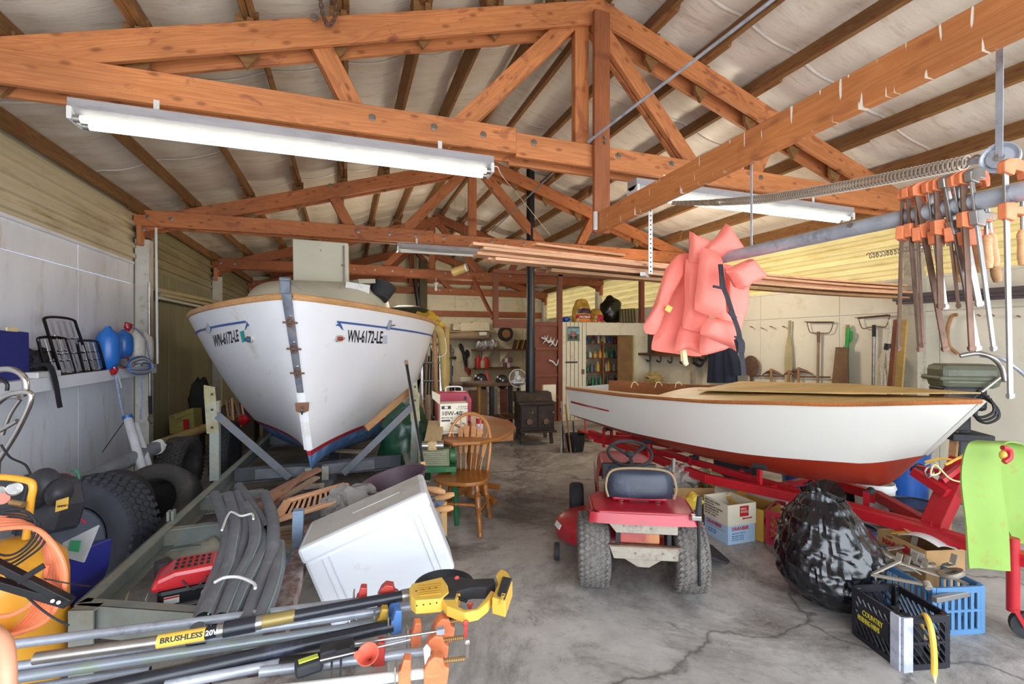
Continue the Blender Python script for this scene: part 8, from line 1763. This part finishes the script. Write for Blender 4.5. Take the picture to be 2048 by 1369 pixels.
# things by the white boat's right side
m_tarp = M('yellow_tarp', 0xc9a22e, .6, 0, .12, 6, .2)
T = Thing('yellow_tarp', 'crumpled yellow waterproof over the ladder at the white boat side', 'tarp', P(862, 650, t=6.8)); crumple(T, P(852, 645, t=6.9), (.20, .12, .13), m_tarp, 55, 30, 18, 'cloth', .35); crumple(T, P(874, 658, t=6.8), (.12, .08, .10), m_tarp, 57, name='cloth')
T = Thing('green_dinghy', 'dark green upturned tub on the boat side deck behind the tarp', 'dinghy', P(815, 630, t=8.5)); T.part('shell', MB().lathe([(.34, 0), (.36, .03), (.30, .13), (.15, .19), (0, .2)], 28, P(816, 634, t=8.2), sc=(1.2, .9)), M('dark_olive_shell', 0x2c3324, .5), w=True, smooth=40)
T = Thing('aluminium_ladder', 'aluminium ladder standing right of the white boat', 'ladder', (P(884, 880, t=6.9).x, P(884, 880, t=6.9).y, 0))
l0, l1 = P(845, 680, t=6.9), P(882, 675, t=6.9)
for p_ in (l0, l1): T.part('rail', MB().bar((p_.x, p_.y+.1, p_.z), (p_.x, p_.y, .02), .03, .06, up=(0,1,0)), m_steel, w=True)
for k in range(7): z_ = .25+.27*k; T.part('rung', MB().cyl((l0.x, l0.y+.05, z_), (l1.x, l1.y+.05, z_), .016), m_steel, w=True, smooth=True)
for k, (a, b, r, mt, lb) in enumerate((((893, 655), (890, 850), .045, wood('ochre_pole', 0xa88a4c, 0x8a6a34, .6, .1), 'thick ochre wooden pole standing right of the ladder'), ((868, 665), (878, 860), .03, m_oldwood, 'brown pole standing between the ladder rails'), ((838, 790), (862, 862), .04, m_greywood, 'weathered post leaning by the trailer upright'), ((856, 790), (858, 870), .035, m_greywood, 'second weathered post behind the black and silver pole'), ((902, 690), (905, 770), .012, m_blk, 'thin black rod against the back wall'))):
    A_, B_ = P(*a, t=6.6-.2*k), P(*b, t=6.5-.2*k); solo('standing_pole', lb, 'pole', MB().cyl(A_, (B_.x, B_.y, 0), r, n=12), mt, smooth=True)
solo('canvas_roll', 'tan canvas roll hanging from the tarp down beside the ladder', 'canvas', MB().tube(spline([P(868, 655, t=6.6), P(880, 665, t=6.55), P(886, 700, t=6.5), P(888, 780, t=6.5)], 5), [.05, .06, .07, .07, .065, .06, .06, .055, .06, .06, .055, .05, .05, .045, .04, .03], 10), M('tan_canvas', 0xb39a5e, .8, 0, .12, 8, .3), smooth=True)
solo('looped_cord', 'cream cord loop hanging beside the ladder', 'cord', MB().tube(spline([P(862, 690, t=6.4), P(868, 710, t=6.4), P(880, 714, t=6.4), P(892, 705, t=6.4), P(890, 675, t=6.4)], 5), .007, 6), m_cr, smooth=True)
rs = random.Random(8)
for k in range(7):
    a = P(848+k*5, 740+rs.randint(-10, 20), t=7.1); solo('hanging_stick', 'dark garden tool or stick in the bunch behind the ladder', 'tool', MB().cyl((a.x, a.y, a.z+.3), (a.x+rs.uniform(-.05, .05), a.y, .3), .015), [m_rubber, m_oldwood, m_blk][k % 3], group='sticks behind the ladder', smooth=True)
# ---------------------------------------------------------------- right wall tools
def R_w(px, py, X=6.36): return P(px, py, X=X)
T = Thing('wooden_paddle', 'pale worn wooden paddle standing against the right wall', 'paddle', R_w(1576, 765)); T.part('blade', MB().prism([(-.05, -.85), (.03, -.85), (.06, -.1), (.045, .1), (.02, .3), (.03, .52), (-.0, .52), (-.01, .3), (-.055, .1), (-.07, -.1)], R_w(1578, 710), (0, -1, 0), (0, 0, 1), .03), wood('grey_paddle', 0xb8ac84, 0x9a8c64, .6, .0), w=True, bevel=.004)
def rakef(label, px0, px1, py, hx, hy0, hy1):
    T = Thing('garden_rake', label, 'rake', R_w(hx, hy1), group='garden rakes on the right wall'); a, b = R_w(px0, py), R_w(px1, py-(6 if px0 > 1700 else 0))
    T.part('rake_head', MB().bar(a, b, .02, .02), m_rust, w=True)
    for k in range(14): p_ = a.lerp(b, k/13); T.part('tine', MB().cyl(p_, p_+Vector((-.07, 0, .01)), .005, .003, n=6), m_rust, w=True)
    c = R_w(hx, hy0)
    for s_, e in ((0, a), (1, b)): T.part('bow', MB().tube(spline([e, e.lerp(c, .25)+Vector((0, 0, -.10)), e.lerp(c, .75)+Vector((0, 0, -.03)), c], 5), .007, 6), m_rust, w=True, smooth=True)
    T.part('handle', MB().cyl(c+Vector((0, 0, .02)), R_w(hx-2, hy1), .018, n=10), m_greywood if px0 < 1700 else m_steel, w=True, smooth=True); T.part('ferrule', MB().cyl(c+Vector((0, 0, .03)), c-Vector((0, 0, .12)), .021), m_rust if px0 < 1700 else m_blk, w=True)
rakef('garden rake with a wooden shaft hung head-up on the right wall', 1614, 1667, 645, 1637, 668, 800); rakef('garden rake with a silver shaft hung higher on the right wall', 1717, 1780, 637, 1748, 655, 800)
T = Thing('green_strimmer', 'bright green edging tool hung on the right wall', 'garden tool', R_w(1690, 790)); T.part('shaft', MB().cyl(R_w(1697, 655), R_w(1687, 790), .026, n=12), M('garden_green', 0x2f9a3c, .4), w=True, smooth=True); T.part('collar', MB().cyl(R_w(1692, 693), R_w(1691, 702), .03), m_steel, w=True); T.part('trigger', MB().tube(spline([R_w(1696, 664), R_w(1704, 666), R_w(1702, 680), R_w(1694, 690)], 4), .012, 6), M('garden_green', 0), w=True, smooth=True); T.part('grip', MB().cyl(R_w(1696, 650), R_w(1694, 672), .022), M('tan_grip', 0), w=True)
T = Thing('brown_board', 'brown board leaning against the right wall behind the green tool', 'board', R_w(1680, 800, 6.3)); T.part('board', MB().prism([(-.14, -.5), (.14, -.5), (.12, .42), (-.04, .42)], R_w(1678, 757, 6.3), (0, -1, 0), (0, 0, 1), .02), wood('walnut_board', 0x7d5f44, 0x5f4530, .6, .1), w=True)
T = Thing('white_rope_hank', 'thick hank of white rope hanging on the right wall', 'rope', R_w(1773, 770, 6.2))
for k in range(9):
    x = 1760+k*3.6; T.part('rope_strand', MB().tube(spline([R_w(1775+(k-4)*.8, 697, 6.25-.02*(k % 3)), R_w(x, 720+abs(k-4)*2, 6.2-.02*(k % 3)), R_w(x+1, 760, 6.2-.03*(k % 2)), R_w(x, 800, 6.22)], 6), .022, 8), M('white_rope', 0xcfc8b4, .8, 0, .25, 60, .4), w=True, smooth=True)
T.part('black_binding', MB().cyl(R_w(1776, 688, 6.2), R_w(1774, 700, 6.2), .035), m_blk, w=True); T.part('rope_strand', MB().tube(spline([R_w(1779, 640, 6.25), R_w(1780, 665, 6.25), R_w(1776, 690, 6.22)], 4), .014, 6), M('white_rope', 0), w=True, smooth=True)
for k, (x0, x1, y0) in enumerate(((1795, 1787, 640), (1802, 1800, 655), (1808, 1806, 640))): solo('tall_plank', ['darkest tall plank leaning by the right wall post', 'middle tall brown plank by the right wall post', 'yellowish tall plank by the right wall post'][k], 'plank', MB().bar(R_w(x0, y0, 6.1-.1*k), Vector((5.9-.1*k, R_w(x1, 800, 6.1-.1*k).y, 0)), .07, .03, up=(1,0,0)), [m_redwood, m_oldwood, wood('ochre_pole', 0, 0)][k])
T = Thing('iron_scissor_bracket', 'black scalloped iron bracket hung right of the tall planks', 'bracket', R_w(1822, 720, 6.3)); 
for dx in (0, 13): T.part('scalloped_bar', MB().prism([(0, -.42), (.03, -.40), (.02, -.3), (.045, -.2), (.02, -.1), (.045, 0), (.02, .1), (.045, .2), (.02, .3), (.035, .4), (0, .42)], R_w(1812+dx, 672, 6.3), (0, -1, 0), (0, 0, 1), .02), m_blk, w=True)
T = Thing('pull_cord', 'thin cord with a weight hanging on the right wall', 'cord', R_w(1822, 770, 6.3)); T.part('cord', MB().cyl(R_w(1821, 715, 6.3), R_w(1823, 768, 6.3), .004), m_blk, w=True); T.part('weight', MB().ball(R_w(1823, 769, 6.3), .022, 8, 6), m_blk, w=True)
solo('curved_wood_bow', 'curved reddish wooden bow hung above the outboard motor', 'wood piece', MB().tube(spline([R_w(1915, 630), R_w(1903, 634), R_w(1895, 660), R_w(1897, 690), R_w(1915, 708)], 6), .02, 8), m_oldwood, smooth=True)
for k, (x, y) in enumerate(((1880, 633), (1960, 632), (1988, 632), (2040, 634), (1505, 655), (1527, 658), (1545, 655), (1570, 655), (1430, 650))): solo('wall_peg', 'short dark metal peg driven into the right wall', 'peg', MB().cyl(R_w(x, y, 6.39), R_w(x-5, y-2, 6.27), .008), m_rust, group='pegs in the right wall', smooth=True)
for k, (x, y, w_) in enumerate(((1545, 747, 20), (1600, 745, 26), (1580, 750, 15))):
    T = Thing('pickaxe_head', ['mattock head hung on the right wall, left', 'largest pick head hung beside the paddle', 'small axe head hung beside the paddle'][k], 'pickaxe', R_w(x, y+10)); a, b = R_w(x-w_, y+3), R_w(x+w_, y+4)
    T.part('head', MB().tube([a, a.lerp(b, .25)+Vector((0, 0, .04)), (a+b)/2+Vector((0, 0, .06)), a.lerp(b, .75)+Vector((0, 0, .04)), b], [.008, .022, .035, .02, .006], 8), m_rust, w=True, smooth=True); T.part('haft', MB().cyl((a+b)/2+Vector((-.02, 0, .1)), (a+b)/2+Vector((-.02, 0, -.25)), .02), m_oldwood, w=True, smooth=True)
solo('tool_rail', 'thin horizontal rail holding pick heads low on the right wall', 'rail', MB().cyl(R_w(1500, 752), R_w(1660, 755), .012), m_rust, smooth=True)
T = Thing('saw_blade_guard', 'round brown rusty disc hung on the right wall', 'disc', R_w(1503, 750)); T.part('disc', MB().lathe([(.05, 0), (.16, 0), (.17, .01), (.16, .02), (.05, .02)], 24, R_w(1503, 732), ax=(-1, 0, 0)), m_rust, w=True, smooth=40); T.part('spoke_bar', MB().bar(R_w(1503, 715), R_w(1503, 765), .05, .02, up=(1,0,0)), m_rust, w=True)
T = Thing('navy_coat', 'dark navy coat hanging on the right wall below the life jackets', 'coat', R_w(1440, 765, 6.2))
T.part('coat_body', MB().grid(lambda a, b: R_w(1422+46*a+ (4*a-2)*(b*3), 700+66*b-8*math.sin(PI*a)*(1-b), 6.25)+Vector((-.08*math.sin(PI*a)-.03*math.sin(a*18), 0, 0)), 24, 10, th=.02), M('navy_cloth', 0x1d2438, .85, 0, .2, 8, .2), w=True, smooth=60)
T.part('sleeve', MB().tube(spline([R_w(1463, 702, 6.2), R_w(1470, 722, 6.15), R_w(1474, 752, 6.15)], 5), .07, 10), M('navy_cloth', 0), w=True, smooth=True)
T.part('coat_loop', MB().tube(spline([R_w(1446, 700, 6.2), R_w(1448, 693, 6.25), R_w(1451, 700, 6.2)], 3), .01, 5), M('navy_cloth', 0), w=True)
T = Thing('long_wall_shelf', 'dark brown wall shelf with hooks at the back right, behind the life jackets', 'shelf', R_w(1340, 730, 6.2)); a, b = R_w(1275, 722, 6.2), R_w(1412, 735, 6.2)
T.board('shelf', (6.22, a.y, 1.37), (6.22, b.y, 1.37), .3, .05, m_bench, up=(0,0,1))
for k in range(6): T.part('hook', MB().tube(spline([Vector((6.15, a.y+(b.y-a.y)*(k+.5)/6, 1.34)), Vector((6.15, a.y+(b.y-a.y)*(k+.5)/6, 1.25)), Vector((6.1, a.y+(b.y-a.y)*(k+.5)/6, 1.22)), Vector((6.05, a.y+(b.y-a.y)*(k+.5)/6, 1.26))], 4), .015, 6), m_blk, w=True, smooth=True)
T = Thing('wicker_mat', 'brown wicker fan standing on the dark wall shelf', 'wicker', R_w(1330, 715, 6.2)); T.part('weave', MB().prism([(-.5, 0), (.5, 0), (.4, .22), (0, .32), (-.4, .22)], (6.24, (a.y+b.y)/2, 1.40), (0, -1, 0), (0, 0, 1), .03), M('wicker', 0x7a4c28, .8, 0, .4, 40, .4), w=True)
T = Thing('dark_board_panel', 'dark chalkboard panel behind the pink life jacket', 'panel', R_w(1310, 700, 6.3)); T.part('panel', MB().prism([(-.42, -.25), (.42, -.25), (.42, .30), (-.42, .30)], R_w(1302, 682, 6.33), (0, -1, 0), (0, 0, 1), .02), M('slate_panel', 0x4a4438, .6), w=True); T.part('panel_rod', MB().cyl(R_w(1286, 662, 6.3), R_w(1283, 722, 6.3), .01), m_steel, w=True)
solo('second_spring', 'short coiled spring high on the right wall behind the clamps', 'spring', MB().tube([Vector((5.6, 2.55+1.1*k/320, 2.62))+Vector((.03*math.cos(k*.6), 0, .03*math.sin(k*.6))) for k in range(320)], .005, 4), m_steel, smooth=True)
a = R_w(1308, 757, 6.1); solo('tall_cabinet', 'pale cabinet behind the rowing boat under the cloth heap', 'cabinet', MB().box((6.12, a.y, (a.z-.08)/2), (.42, .5, a.z-.08)), m_back_wall, bevel=.01)
T = Thing('tan_sheet_roll', 'pale cloth scrap heaped on the floor shelf behind the boat', 'cloth', R_w(1300, 765, 6.0)); crumple(T, R_w(1308, 757, 6.1), (.2, .12, .10), M('tan_canvas', 0), 71, name='cloth')
for k, (x, y) in enumerate(((1398, 715), (1405, 705))):
    T = Thing('coiled_hose', ['dark coiled hose hung beside the navy coat', 'second dark coil hung beside the navy coat'][k], 'hose', R_w(x, y+20, 6.2)); 
    for q_ in range(3): T.part('coil', MB().tube([R_w(x, y, 6.2-.02*q_)+Vector((0, .15*math.cos(t), (.14+.02*q_)*math.sin(t))) for t in [j*PI/10 for j in range(20)]], .012, 6, closed=True), m_rubber, w=True, smooth=True)
solo('work_gloves', 'pair of cream gloves hanging below the pink life jacket', 'gloves', MB().tube(spline([P(1366, 708, t=2.78), P(1368, 722, t=2.78), P(1374, 730, t=2.78)], 4), .014, 6), m_webbing, smooth=True)
